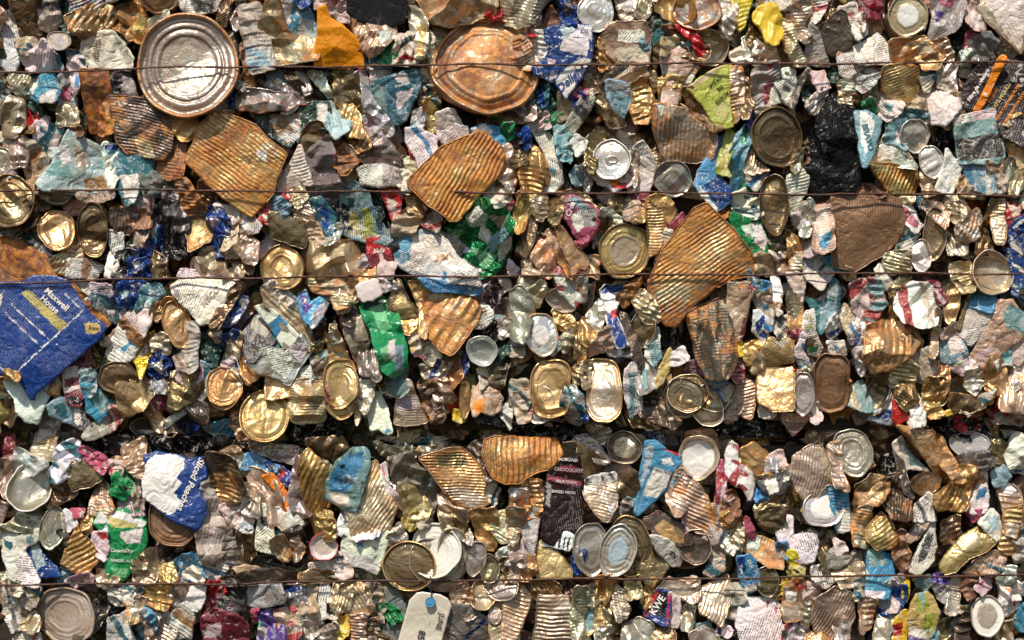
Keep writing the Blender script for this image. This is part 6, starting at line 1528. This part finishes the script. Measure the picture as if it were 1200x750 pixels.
S c0;41,51 45,47 48,46.5 58,48 62,50 64,54 62,60 58,76 34,76 38,62;z=5.6 th=.12 h=1 k=.9 j=.15 w=.05 cr=.12 auto=0 tx=0 tz=0 n=paper_tag;cream paper tag with blue eyelet;the cream paper tag;JUNE@58,63,7,-104,K,0 ~ 85@47,71,9,-104,K,0 ~ ----@52,64,3,-104,a,0
L s0;52.5,51.5,3,2.8,0;z=6.1 lid st=2 rk=s k=.1 tx=0 tz=0;round blue reinforcement ring on the tag
C q4;64,44 74,42 76,52 66,52;z=3.4 k=5;dented silver web of tin
S q3;88,54 96,50 104,54 104,76 88,76;z=3.4 r=5 a=25;dull silver ribbed can
L g1;90,60,4,5,0;z=4 k=1;small round silver cap with spokes
C q3;66,54 74,50 80,58 74,62;z=3.2 k=5;wrinkled tin under bag
@3,4
C q5;-2,-2 6,-2 6,6 2,18 -2,14;z=3.4 r=4 a=-20;striped gold-grey tin fan
S V1;6,-4 17,-2 14,14 12,26 6,12;z=3.6 t|T 9,-2 13,-2 11,10;lilac label by the brown carton
C g0;-2,14 6,11 10,22 8,30 0,28;z=3.2 h=8|V 5,14 10,20 6,24;small grey can with a blue tip
C G3;4,26 12,24 14,34 8,39 2,38;z=3.4 k=4;gold brown twisted tin
S G0;13,22 15,17 20,17 28,24 34,33 34,38 16,38 13,32;z=3.9 h=6 k=.8 tx=0;smooth golden can bottom;the smooth golden bottom
L x2;69,20,13,19,10;z=2.9 tx=.05 tz=0 st=1 rk=G k=.7 T=.04;olive ringed can lip behind the white lid;the olive ringed lip
L h0;61.5,22,11,16,-12;z=5 lid tx=0 tz=-.05 st=0 k=.8 ck=S cf=.5;bluish white lid tilted in its row;the bluish white lid
L g1;46,21,10.5,16.5,0;z=4.5 st=5 k=.7 rk=g T=.04;grey ringed can end beside the barcode label;the grey silver end
S b0;35,26 40,21 43,22 42,30 39,37 36,36;z=4.9 h=5 m|W 36,28 41,22 41,26 37,30;blue and white pointed foil
@4,4
C a0;8,-2 20,-4 22,10 18,18 10,12;z=2.8;grey can neck behind
S G3;4,-4 17,-3 19,8 16,12 10,6;z=3.8 r=4 a=-20 k=3;gold end of the pearly can
S W1;0,4 6,4 12,12 8,16 0,10;z=3.4|S 2,6 7,6 9,12 4,12;pale blue and white label corner
L u2;7,20,9.5,11,0;z=3.8 open dp=.1 ck=u rk=q k=1 T=.03;oval can mouth with dark mottled inside;the dark mottled mouth
S c1;16,18 20,15 25,24 24,34 18,38 12,36 16,28;z=3.6 h=6 t;cream curved label
C g1;18,14 22,4 28,10 31,20 28,24 22,18;z=3.6 h=6|S 20,6 25,10 28,16 23,14;pale blue and silver curved rim
C G4;23,0 32,0 34,8 30,16 24,10;z=3.4 k=5;gold and black torn tin
C q1;28,12 34,6 33,22 30,24;z=3.2;tan metal edge
S p0;36,2 38,4 42,11 42,16 36,15;z=4 h=4 w=.2;magenta-pink plastic flap;the magenta-pink flap
S q6;36,15 46,14 54,18 58,24 58,32 50,31 42,26 36,22;z=4 r=4 a=78 ra=1.2 k=3|W 38,15 46,14 44,22 37,21;bright rusty ribbed can neck
C x1;42,-4 56,-4 58,4 54,12 46,8;z=3.4 h=12;dark brown smooth can
S W1;54,5 60,2 64,3 64,14 76,12 79,18 76,28 68,30 60,25 56,16;z=4 h=5 k=1.8 t|w 54,5 63,3 63,12 57,12;speckled white and aqua can base;the speckled can base
S y0;60,22 66,23 68,32 64,32 60,28;z=4.2 w=.2;golden yellow scrap
C Y3;62,32 70,32 70,37 62,37;z=3.6 k=5|k 64,33 68,34 66,36;yellow and black wrapper bit
B s1;55,18 60,18 61,26 57,24;z=3.8;pale blue torn strip
C x0;84,10 90,14 88,30 82,34 80,22;z=2.6 h=8;dark vertical tin shell
S d1;84,26 90,18 96,24 98,28 90,33 83,32;z=4 t;grey printed label flap
S W0;88,15 94,18 96,22 90,26 89,20;z=4;light blue white shard
B w1;76,32 84,30 88,40 82,43 76,38;z=3.8 k=6 t;crumpled black and white wrapper
C q1;88,34 94,31 104,30 104,42 92,43;z=3.6 h=9 k=2;smooth cream can end over the wire
S s0;31,26 38,24 42,28 45,44 36,47 33,38;z=4.2 h=4 k=.8 m|b 31,27 35,25 37,33 33,36|w 36,43 44,41 45,45 36,47;bright blue tuna label on a can;the bright blue tuna label;Tuna@33.8,33,4.4,-77,W,0 ~ DUK@38.8,30,4.4,-70,W,0
L x1;49,40,7,9.5,0;z=3.8 st=1 rk=g;small dark ringed can end under rusty neck
C x3;54,38 58,40 56,50 54,50;z=3;narrow tin wall beside small end
S q3;9,54 12,44 26,38 28,46 22,66 16,62 10,58;z=4 h=8 r=4 a=62 k=2.4|q 9,54 14,52 22,58 20,66;ribbed dark silver square tin;the ribbed silver square
C q1;0,40 8,39 8,50 4,52 0,48;z=3.4 h=8;round-shouldered tan can
C a1;26,44 34,43 36,50 30,62 25,60;z=3.4 k=3;dull silver folded cup
S W1;36,50 54,50 57,56 57,66 56,78 34,78 31,66 33,54;z=4 h=6 k=3 t r=3 a=68 ra=.5|r 49,52 51,51 49,56|r 54,54 56,54 54,60;large crumpled white printed wrapper;the large white wrapper
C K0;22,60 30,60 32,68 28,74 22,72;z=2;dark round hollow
S y2;58,38 61,38 60,46 58,48;z=3.6;yellow and grey strip
S q6;60,42 66,38 71,40 70,56 68,62 60,64 58,56;z=4 k=4 t w=.4|r 64,40 70,42 68,46|W 60,46 66,46 66,52 60,52;red-stained torn label on rusty tin;the red-stained label
C P2;72,42 80,42 80,52 74,56 71,50;z=3.6 k=5;pinkish crumpled foil
B w1;58,66 70,64 74,70 72,78 58,78;z=3.2 k=5 t;white crumpled printed wrapper
C g2;70,54 76,52 74,66 70,64;z=3.4;mottled grey tin
S q2;78,50 88,43 98,48 100,60 96,70 88,76 78,72 75,62;z=4 r=3.8 a=60 h=3 ra=1;dull ribbed tan panel;the dull ribbed tan panel
B R6;72,74 80,71 86,74 86,80 72,80;z=4.2 m k=1;orange-red rounded rusty piece
C h2;88,66 96,62 96,74 90,74;z=3.6;cream torn tin tip
S h2;4,70 14,66 24,72 24,80 6,80;z=3.6 k=3;bright silver square base
S T1;8,66 16,64 16,68 8,70;z=3.4;turquoise scrap at the bottom
B W1;22,67 28,68 26,72 20,70;z=3.6;small crumpled white tip
C h2;0,52 6,52 6,68 0,68;z=3 k=4;grey silver fold at bottom
@5,4
C q6;0,0 8,-4 10,8 8,20 0,18;z=3.4 r=4 a=-15;rust-brown ribbed tin shoulder
S G5;7,10 16,0 20,4 26,16 22,21 12,21 8,16;z=4 h=10 k=3 r=5 a=35 ra=.5;golden pillow-shaped crushed can;the golden pillow can
C n4;22,16 28,10 32,24 30,34 24,28;z=3.6 h=7;brown rust-rimmed can flank
S s0;8,22 16,22 22,26 24,34 20,50 6,48 7,38;z=3.8 h=5 k=2|T 8,22 16,22 20,30 8,32|s 6,38 20,38 19,45 6,45|W 6,45 18,46 16,50 6,49;turquoise can label crossing the wire;the turquoise wire label
B a1;0,24 6,24 6,34 0,34;z=3 h=8;dark rimmed tin by turquoise label
C c1;0,36 6,36 5,48 0,50;z=3.4;cream tin below the wire
S c1;32,12 40,-2 46,-4 46,2 38,14 32,18 30,14;z=3.8 r=2.5 a=50 ra=.4;cream ridged label strip;the cream ridged strip
S w1;32,34 38,20 46,4 48,6 48,20 46,28 38,36;z=4 h=3 t k=1.4|K 40,17 44,11 47,12 44,22 40,28 36,30;white panel with black printed box;the black-boxed white panel
C x1;52,6 60,2 60,16 52,18;z=3 h=8;dark cylindrical tin
S G2;50,32 52,26 62,14 72,9 82,17 76,22 66,26 58,34 52,35;z=4.2 h=8 k=2.4 |q 60,18 72,10 74,18 64,22;long bronze leaf-shaped tin;the bronze leaf-shaped tin
S p0;66,0 74,-2 73,3 70,6;z=4 w=.2;small magenta twist
S W0;72,6 80,-2 85,2 86,14 82,17 76,10;z=4.2 k=3 h=6|S 76,2 84,2 86,10 80,10;bluish white plastic bulb
S G4;88,-2 97,-4 96,10 93,25 84,22 87,10;z=4.2 r=6.5 a=0 h=6 ra=1.3|G 86,14 94,14 93,25 84,22;gold corrugated strip;the gold corrugated strip
C a1;92,12 104,8 104,28 94,28;z=3.2 h=9;smooth tan can at the right edge
S q3;64,36 72,28 82,22 82,26 74,32 70,36;z=3.8 h=4;pointed pink-grey tin lip
C c1;73,35 82,24 88,24 86,32 80,36;z=3.8 r=3 a=65;tan scored metal tongue
C g1;82,32 93,32 92,40 84,41;z=3.6 h=9 k=.8;small grey round cup on the wire
S b1;20,44 30,42 30,50 26,58 16,60 14,54;z=4 k=4 m|w 22,48 27,54 24,60 18,58|S 14,52 20,46 22,54 16,58;blue crinkled snack bag with cream swirl;the blue snack bag
S y1;29,37 32,38 32,46 30,52 28,50;z=4 m;yellow edge of the snack bag
C w1;18,42 28,37 29,42 20,46;z=3.6 k=4;grey white crumple by wire
S g2;14,60 26,58 28,62 20,70 18,80 10,78;z=3.6 k=4;crumpled silver-grey tin
S y1;24,62 30,56 31,62 30,76 22,76;z=4 k=3|r 22,66 28,64 28,72 21,72;yellow and red wrapper;the yellow-red wrapper
C q5;3,51 12,51 9,66 4,70;z=3.6;brown rust-edged tin
S T1;36,38 44,37 46,42 42,46 36,42;z=3.8;turquoise bag top
S Y1;31,60 36,48 42,46 46,50 50,58 48,68 42,76 32,76;z=4.2 k=3 h=9 m|l 35,50 42,48 44,56 36,58|l 40,60 48,58 46,68 40,68|T 36,44 41,46 40,56|W 32,66 42,69 42,74 31,74|v 31,71 42,74 41,77 31,77;yellow-green patterned plastic bag;the patterned plastic bag
B v0;46,37 58,36 58,42 52,46 48,42;z=3.4 m k=5;violet shiny foil;the violet shiny foil
C V1;46,42 54,44 54,52 50,50;z=3.6;pale curved pink-white tin
S q3;56,40 60,37 62,42 60,54 64,56 58,60 53,59;z=4 r=3.5 a=-10 h=5;spiral-ridged metal neck
C n3;64,38 70,36 70,48 66,50 63,44;z=3.6 t;brown crinkled label
S P1;71,38 80,37 80,44 74,48 70,44;z=3.8 k=3|p 71,41 76,40 75,44|k 73,37 76,37 75,39;white wrapper with magenta flowers
L W1;77,60,10,12.5,0;z=4.4 st=2 ck=a cf=.6 rk=a k=.5 rr=.15 T=.04;large white-rimmed round end;the large white-rimmed end
B W1;86,42 94,42 96,54 90,60 86,52;z=3.6 k=6|o 87,44 91,44 90,47|r 93,50 95,54 94,58;white crumpled wrapper with orange traces
S s1;93,64 98,54 104,52 104,70 98,70;z=3.8 t;slate blue printed label;the slate blue label
S h0;88,36 98,42 104,38 104,46 98,48;z=3.6;bright white torn flap by wire
C x1;50,66 60,58 68,54 66,62 60,78 50,78;z=3.4 h=5|u 54,64 62,60 60,74 54,74;olive curled rim around dark hollow
C u1;60,62 66,58 66,76 58,78;z=3.2;dark tin fold near rim
C q4;84,66 92,64 92,76 84,78;z=3.2 k=5;wrinkled white-gold tin
B T1;44,68 49,64 49,76 44,76;z=3.4;teal scrap beside the patterned bag
@3,4
S u3;76,4 86,0 100,8 106,18 98,20 86,15;z=3.8 h=4 k=1.2|G 84,8 88,4 100,11 100,18 94,17 84,11;dark tin tray with a yellow-gold ribbed inside;the gold-lined tray
S W1;81,13 90,15 99,23 99,31 94,32 87,25 82,18;z=4 h=6 t w=.9;oval grey printed can base;the oval printed base;TV@94,25,7,-35,k,0
S x3;80,20 86,24 92,32 88,37 82,44 74,37 72,34;z=3.2 h=8 k=1.5;smooth olive-brown triangular can wall
S q3;84,46 92,38 104,42 104,52 94,50;z=3.6 h=6;golden tan can flank under the wire
S q4;-4,42 6,43 12,48 8,60 2,74 -6,74;z=3.6 r=4.4 a=-15 ra=1.2;silver-gold ribbed sheet beneath the wire
C x1;10,42 22,40 28,44 28,48 14,50;z=3 h=8;smooth olive can end under the wire
S q3;16,48 32,49 34,54 37,74 36,80 12,80 15,62;z=4 r=5 a=0 ra=1.3 h=4;broad ribbed pale tin panel;the broad pale ribbed panel
C q3;38,43 44,44 43,56 40,62 44,72 46,78 38,78 35,64 36,52;z=3.8 r=3.6 a=5 ra=1.2;curved ribbed can neck in two bends;the two-bend neck
B G6;49,38 60,38 60,48 57,54 50,50;z=3.8 k=5;glossy gold knobbly tin
S G2;46,54 50,52 54,64 53,66 44,72 42,60;z=3.4 h=5|T 42,58 48,56 47,68 43,70;orange and teal tin flap
C q3;61,44 64,46 68,56 66,61 62,62 59,54;z=4 r=3 a=-15 ra=1.4;pointed oval of ribbed tin
C q2;67,40 74,40 76,48 68,50;z=3.8 r=3 a=-5;small ribbed silver bulge
C x2;54,56 60,54 66,62 62,70 55,68;z=3 h=9 k=1.5;smooth brown can side
C h4;50,68 58,66 58,78 50,78;z=3.4 k=5;shiny white-gold crumple
C g1;66,66 74,63 81,65 84,78 64,78;z=3.8 h=12 k=1.4;smooth grey-green rounded can;the smooth grey-green can
S b1;77,59 80,54 85,45 91,46 93,48 91,66 84,64 79,61;z=4 h=3 k=1 t w=.4|k 84,46 91,46 89,62 82,58|r 84,45 86,46 79,61 77,60|r 91,47 92.5,47 91,66 90,66;navy label with white upright letters;the navy lettered label;KWE@85,54,9,58,W,0
S W1;92,47 98,50 97,68 91,66;z=4.1 h=3 k=1|P 94,50 97,51 96,58 94,58;white strip beside the navy label
S x3;80,62 92,66 95,70 95,80 82,80;z=3.6 h=5;brown square tin base
C G2;76,50 80,42 83,46 79,56;z=3 h=5;dark gold fold beside the navy label
C u2;26,40 34,42 36,50 30,48;z=2.4;dark gap-side tin fold
C c2;0,30 8,28 9,38 0,40;z=3.4;tan tin corner above the wire
C g3;44,44 50,42 52,52 46,54;z=3 k=4;crimped silver tin tooth
'''

# ---------------------------------------------------------------- build every catalogued thing
DATA = parse(CATALOGUE)
def centre(it):
    TILE[:] = it['tile']
    if it['kind'] == 'L': return px(it['geo'][0], it['geo'][1])
    a = np.array([px(u, v) for u, v in it['geo']]); return tuple((a.min(0)+a.max(0))/2)
for it in DATA: it['c'] = centre(it); it['desc'] = it['desc'].strip('|').strip()
LMS = [it for it in DATA if it['lm']]

def direction(dx, dy):
    a = math.degrees(math.atan2(-dy, dx)) % 360
    return ['right of', 'up and right of', 'above', 'up and left of', 'left of', 'down and left of', 'below', 'down and right of'][int(((a+22.5) % 360)//45)]
used = set()
def make_label(it):
    x, y = it['c']
    c = sorted((math.hypot(x-l['c'][0], y-l['c'][1]), i, l) for i, l in enumerate(LMS) if l is not it)
    d = it['desc']
    for dist, _, l in c[:8]:
        rel = direction(x-l['c'][0], y-l['c'][1])
        pre = 'just ' if dist < 62 else ('' if dist < 130 else 'well ')
        s = f"{d}, {pre}{rel} {l['lm']}"
        if len(s.split()) > 16:
            s = f"{d}, {rel} {l['lm']}"
        if len(s.split()) > 16:
            w = d.split()[:7]
            while w[-1] in ('at', 'the', 'with', 'a', 'an', 'in', 'of', 'under', 'by', 'and', 'on', 'beside', 'behind', 'below', 'between', 'white', 'from', 'to', 'its', 'brown-gold', 'large', 'bottom', 'top', 'pale'): w.pop()
            w = w[:max(4, 15-len(rel.split())-len(l['lm'].split()))]
            s = ' '.join(w)+f", {rel} {l['lm']}"
        if s not in used: break
    used.add(s); return s[:200]

def kindname(it):
    o, k, key = it['o'], it['kind'], it['key']; d = it['desc']
    if 'n' in o: return o['n'], 'tag'
    for w, n, c in (('plastic bottle', 'plastic_bottle', 'bottle'), ('screw cap', 'bottle_cap', 'cap'), ('container', 'plastic_container', 'container'),
                    ('drink can', 'drink_can', 'drink can'), ('bag', 'plastic_bag', 'bag'), ('film', 'plastic_film', 'film'), ('foil', 'crumpled_foil', 'foil'),
                    ('carton', 'crushed_carton', 'carton'), ('pouch', 'drink_pouch', 'pouch'), ('packet', 'coffee_packet', 'packet'),
                    ('wrapper', 'crumpled_wrapper', 'wrapper'), ('glove', 'rubber_glove', 'glove'), ('tube', 'squeezed_tube', 'tube'), ('tissue', 'torn_tissue', 'tissue'),
                    ('barcode', 'barcode_label', 'label'), ('ring on', 'paper_ring', 'ring')):
        if w in d: return n, c
    if k == 'L':
        return ('jar_lid', 'lid') if (' lid' in ' '+d or o.get('lid')) else ('round_can', 'can')
    if key in METAL:
        if any(w in d for w in ('strip', 'blade', 'sliver', 'edge', 'rim', 'shard', 'scrap')): return 'tin_strip', 'tin strip'
        if k == 'S': return 'flattened_tin', 'flattened tin'
        return 'crushed_can', 'can'
    if 'paper' in d: return 'torn_paper', 'paper'
    if 'plastic' in d: return 'plastic_piece', 'plastic'
    if k == 'C' or ' can' in d or ' tin' in d: return 'labelled_can', 'can'
    if k == 'S': return 'can_label', 'label'
    return 'waste_scrap', 'scrap'

GROUPS = {'round_can': 'round can ends facing out of the bales', 'jar_lid': 'loose lids pressed in the bales', 'flattened_tin': 'flattened tins in the bales',
          'crushed_can': 'crushed bare cans in the bales', 'tin_strip': 'bent tin strips in the bales', 'labelled_can': 'crushed cans with paper labels',
          'can_label': 'paper can labels in the bales', 'waste_scrap': 'small scraps in the bales', 'crumpled_wrapper': 'crumpled wrappers in the bales',
          'crumpled_foil': 'crumpled foils in the bales', 'drink_can': 'crushed drink cans', 'plastic_film': 'plastic films in the bales', 'torn_paper': 'torn papers in the bales'}
for idx, it in enumerate(DATA):
    rng = random.Random(idx*31+5)
    TILE[:] = it['tile']
    o = dict(it['o']); o['z'] = o['z']+(idx % 7)*.035
    o.pop('n', None)
    if it['kind'] == 'L' and o['z'] > 2.5: o['z'] += .45
    if abs(it['c'][1]-508) < 40 and 'black' not in it['desc']: o['z'] -= 5.5*math.exp(-((it['c'][1]-511)/18)**2)
    tx = []
    for t in it.get('text', []): tx.append(t)
    o['text'] = tx
    name, cat = kindname(it)
    if it['kind'] == 'L': root = lid_item(it['kind'], it['key'], it['rust'], it['geo'], o, rng, name)
    else: root = surf_item(it['kind'], it['key'], it['rust'], it['geo'], o, rng, name)
    if root is None: print('SKIP', it['desc']); continue
    if name == 'paper_tag':
        q = [wx(*px(u, v)) for u, v in ((52.5, 51), (53.4, 47), (52.2, 43), (53.6, 39), (52.6, 36))]
        l0 = root.location; pth = np.array([(a-l0[0], -.004-.003*i, b-l0[2]) for i, (a, b) in enumerate(q)])
        V, F = tube(pth, .0009); me = new_mesh('wire_tie', V, F, MAT); attrs(me, (.06, .09, .14), (.3, .5, 0), (0, .2, 0)); link('wire_tie', me, root)
    root['label'] = make_label(it); root['category'] = cat
    if name in GROUPS: root['group'] = GROUPS[name]

# ---------------------------------------------------------------- packed scrap behind and around (uncountable)
def packed(name, y0, y1, label, seed):
    rng = random.Random(seed); VV = []; FF = []; CC = []; PP = []; NN = []; LL = []; off = 0
    pitch = 26; y = y0
    keys = 'gggxxuuGGnqqqhhaaccccwwwkKETWdq'
    while y < y1:
        x = -190
        while x < 1390:
            X = x+rng.uniform(-9, 9); Y = y+rng.uniform(-9, 9)
            out = X < -14 or X > 1214 or Y < -14 or Y > 764
            n = rng.randint(5, 8); r = rng.uniform(15, 31)*(1.35 if out else 1)
            el = rng.uniform(.35, .9); ro = rng.uniform(0, math.pi); P = []
            for i in range(n):
                a = 2*math.pi*(i+rng.uniform(-.3, .3))/n; q = r*rng.uniform(.7, 1.15)
                ax, ay = q*math.cos(a), q*math.sin(a)*el
                P.append(((ax*math.cos(ro)-ay*math.sin(ro))*S, (ax*math.sin(ro)+ay*math.cos(ro))*S))
            P = resample(chaikin(np.array(P), .08, 1), .004)
            g = grid_surface(P, .0022)
            x += pitch*(1.3 if out else 1)
            if g is None: continue
            pts, F, ring = g
            cr = Crumple(rng, r*S*2.6, .008, 1.0).pleats(rng, r*S*2, .6, 2); d, _ = near(P, pts)
            tx, tz = rng.uniform(-.5, .5), rng.uniform(-.5, .5)
            rib = rng.random() < .35; rs = rng.uniform(.0042, .0065); ra = rng.uniform(0, 3.14)
            h = .0018*np.sqrt(np.clip(d/.002, 0, 1))+cr(pts[:, 0], pts[:, 1])+tx*pts[:, 0]+tz*pts[:, 1]
            if rib: h = h+.0009*np.sin(2*math.pi*(pts[:, 0]*math.cos(ra)+pts[:, 1]*math.sin(ra))/rs)
            lev = rng.uniform(-3.6, .2) if not out else rng.uniform(0, 3.2)
            gx = 1-min(1, abs(Y-GAP)/27)
            lev -= 6*gx
            w0, w1 = wx(X, Y)
            b = np.unique(ring); mp = -np.ones(len(pts), dtype=np.int64); mp[b] = np.arange(len(b))+len(pts)
            Vf = np.stack([pts[:, 0]+w0, -h-lev*LEVEL, pts[:, 1]+w1], 1)
            Vb = np.stack([pts[b][:, 0]*.8+w0, -(h[b]-.012)-lev*LEVEL, pts[b][:, 1]*.8+w1], 1)
            m1 = mp[ring]; Fs = np.stack([ring[:, 1], ring[:, 0], m1[:, 0], m1[:, 1]], 1)
            V = np.concatenate([Vf, Vb]); Fa = np.concatenate([F, Fs])+off
            k = rng.choice(keys); rgb, me_, ro_ = PAL[k]
            VV.append(V); FF.append(Fa); off += len(V)
            CC.append(np.tile(varied(rgb, rng, .2), (len(V), 1))); PP.append(np.tile([me_, ro_, rng.choice((0, .2, .4, .7))], (len(V), 1)))
            NN.append(np.tile([1.0 if (k in 'wca' and rng.random() < .6) else 0, .9, .8 if me_ == 0 else .2], (len(V), 1)))
            l3 = np.zeros((len(V), 3)); l3[:, 0] = V[:, 0]; l3[:, 1] = V[:, 2]; LL.append(l3)
        y += pitch*.92
    me = new_mesh(name, np.concatenate(VV), np.concatenate(FF), MAT)
    attrs(me, np.concatenate(CC), np.concatenate(PP), np.concatenate(NN), np.concatenate(LL))
    ob = link(name, me); ob['label'] = label; ob['category'] = 'scrap'; ob['kind'] = 'stuff'
    return ob
GAP = 514
packed('packed_scrap', -140, 512, 'tangled scraps packed behind the cans of the upper bale', 3)
packed('packed_scrap', 516, 890, 'tangled scraps packed behind the cans of the lower bale', 4)

# cores of the two bales
dm = bpy.data.materials.new('dark_core'); dm.use_nodes = True
nt = dm.node_tree; bs = nt.nodes['Principled BSDF']; tn = nt.nodes.new('ShaderNodeTexNoise'); tn.inputs['Scale'].default_value = 60
cr_ = nt.nodes.new('ShaderNodeValToRGB'); cr_.color_ramp.elements[0].color = (.01,.008,.006,1); cr_.color_ramp.elements[1].color = (.07,.05,.035,1)
nt.links.new(tn.outputs['Fac'], cr_.inputs[0]); nt.links.new(cr_.outputs[0], bs.inputs['Base Color']); bs.inputs['Roughness'].default_value = .8
def core(y0, y1):
    bm = bmesh.new(); bmesh.ops.create_cube(bm, size=1)
    x0, z0 = wx(-190, y1); x1, z1 = wx(1390, y0)
    for v in bm.verts:
        v.co = Vector(((x0+x1)/2+v.co.x*(x1-x0), .27+v.co.y*.5, (z0+z1)/2+v.co.z*(z1-z0)))
    bmesh.ops.bevel(bm, geom=bm.edges[:], offset=.012, segments=2)
    me = bpy.data.meshes.new('bale_core'); bm.to_mesh(me); bm.free(); me.materials.append(dm)
    ob = link('bale_core', me); ob['kind'] = 'structure'
core(-140, 505); core(524, 890)

# ---------------------------------------------------------------- baling wires
WIRES = [([(-200, 87), (0, 86), (90, 85.5), (160, 82), (400, 79.5), (600, 77.5), (800, 77), (1000, 76), (1200, 75), (1400, 75)], 'the very large round lid', 'uppermost rusty baling wire, crossing the very large round lid'),
         ([(-200, 224), (0, 223.5), (200, 224), (400, 225.5), (600, 227), (800, 227.5), (1000, 228.5), (1200, 230), (1400, 231)], '', 'second rusty baling wire from the top, crossing the silver rusty ribbed panel'),
         ([(-200, 334), (0, 333), (80, 331), (200, 326), (400, 325), (600, 323.5), (800, 322), (1000, 321), (1200, 321), (1400, 321)], '', 'third rusty baling wire, crossing the top of the blue coffee tin'),
         ([(-200, 686), (0, 684), (130, 682.5), (300, 681.5), (400, 679.5), (600, 677.5), (800, 676), (1000, 673.5), (1200, 671.5), (1400, 670)], '', 'lowest rusty baling wire, crossing the bronze jar lid above the paper tag')]
for k, (pts, _, lab) in enumerate(WIRES):
    rng = random.Random(k+50); P = np.array(pts, float); xs = np.arange(-200, 1401, 5.0); ys = np.interp(xs, P[:, 0], P[:, 1])
    ys = np.convolve(np.pad(ys, 6, 'edge'), np.ones(13)/13, 'valid')
    ys += .8*np.sin(xs*.021+k)+.5*np.sin(xs*.053+2*k)+.25*np.sin(xs*.17+k)
    dpt = -(5.9*LEVEL)+.0016*np.sin(xs*.03+k)
    path = np.stack([(xs-CX)*S, dpt, (CY-ys)*S], 1)
    rad = .00150*(1+.15*np.sin(xs*.13)+.12*np.sin(xs*.41+1))
    V, F = tube(path, rad, seg=8)
    me = new_mesh('baling_wire', V, F, MAT); attrs(me, (.075, .026, .014), (0, .65, .35), (0, .6, 0))
    ob = link('baling_wire', me); ob['label'] = lab; ob['category'] = 'wire'; ob['group'] = 'wires binding the bales'

# ---------------------------------------------------------------- light and camera
wd = bpy.data.worlds.new('World'); scn.world = wd; wd.use_nodes = True
nt = wd.node_tree; bg = nt.nodes['Background']; sky = nt.nodes.new('ShaderNodeTexSky'); sky.sky_type = 'NISHITA'; sky.sun_disc = False
EL, AZ = math.radians(SUN_EL), math.radians(SUN_AZ)   # azimuth measured from the -Y (camera) side towards +X
sd = Vector((math.sin(AZ)*math.cos(EL), -math.cos(AZ)*math.cos(EL), math.sin(EL)))
sky.sun_elevation = EL; sky.sun_rotation = math.atan2(sd.x, sd.y)
sky.air_density = 1.2; sky.dust_density = 1.2; sky.ozone_density = .8
nt.links.new(sky.outputs[0], bg.inputs[0]); bg.inputs[1].default_value = SKY
ld = bpy.data.lights.new('sun', 'SUN'); ld.energy = SUNE; ld.angle = math.radians(SUN_ANG); ld.color = (1, .915, .79)
lo = bpy.data.objects.new('sun', ld); COL.objects.link(lo); lo.rotation_euler = sd.to_track_quat('Z', 'Y').to_euler(); lo.location = sd*3

cam = bpy.data.cameras.new('camera'); co = bpy.data.objects.new('camera', cam); COL.objects.link(co)
D = 3.6; FRONT = -.020
co.location = (0, FRONT-D, 0); co.rotation_euler = (math.pi/2, 0, 0)
cam.sensor_width = 36; cam.lens = 36*D/(1200*S); cam.clip_end = 100
scn.camera = co
scn.view_settings.view_transform = 'Standard'; scn.view_settings.look = 'None'; scn.view_settings.exposure = EXPO; scn.view_settings.gamma = 1
scn.render.resolution_x = 1024; scn.render.resolution_y = 640
print('objects', len(bpy.data.objects), 'verts', sum(len(m.vertices) for m in bpy.data.meshes))
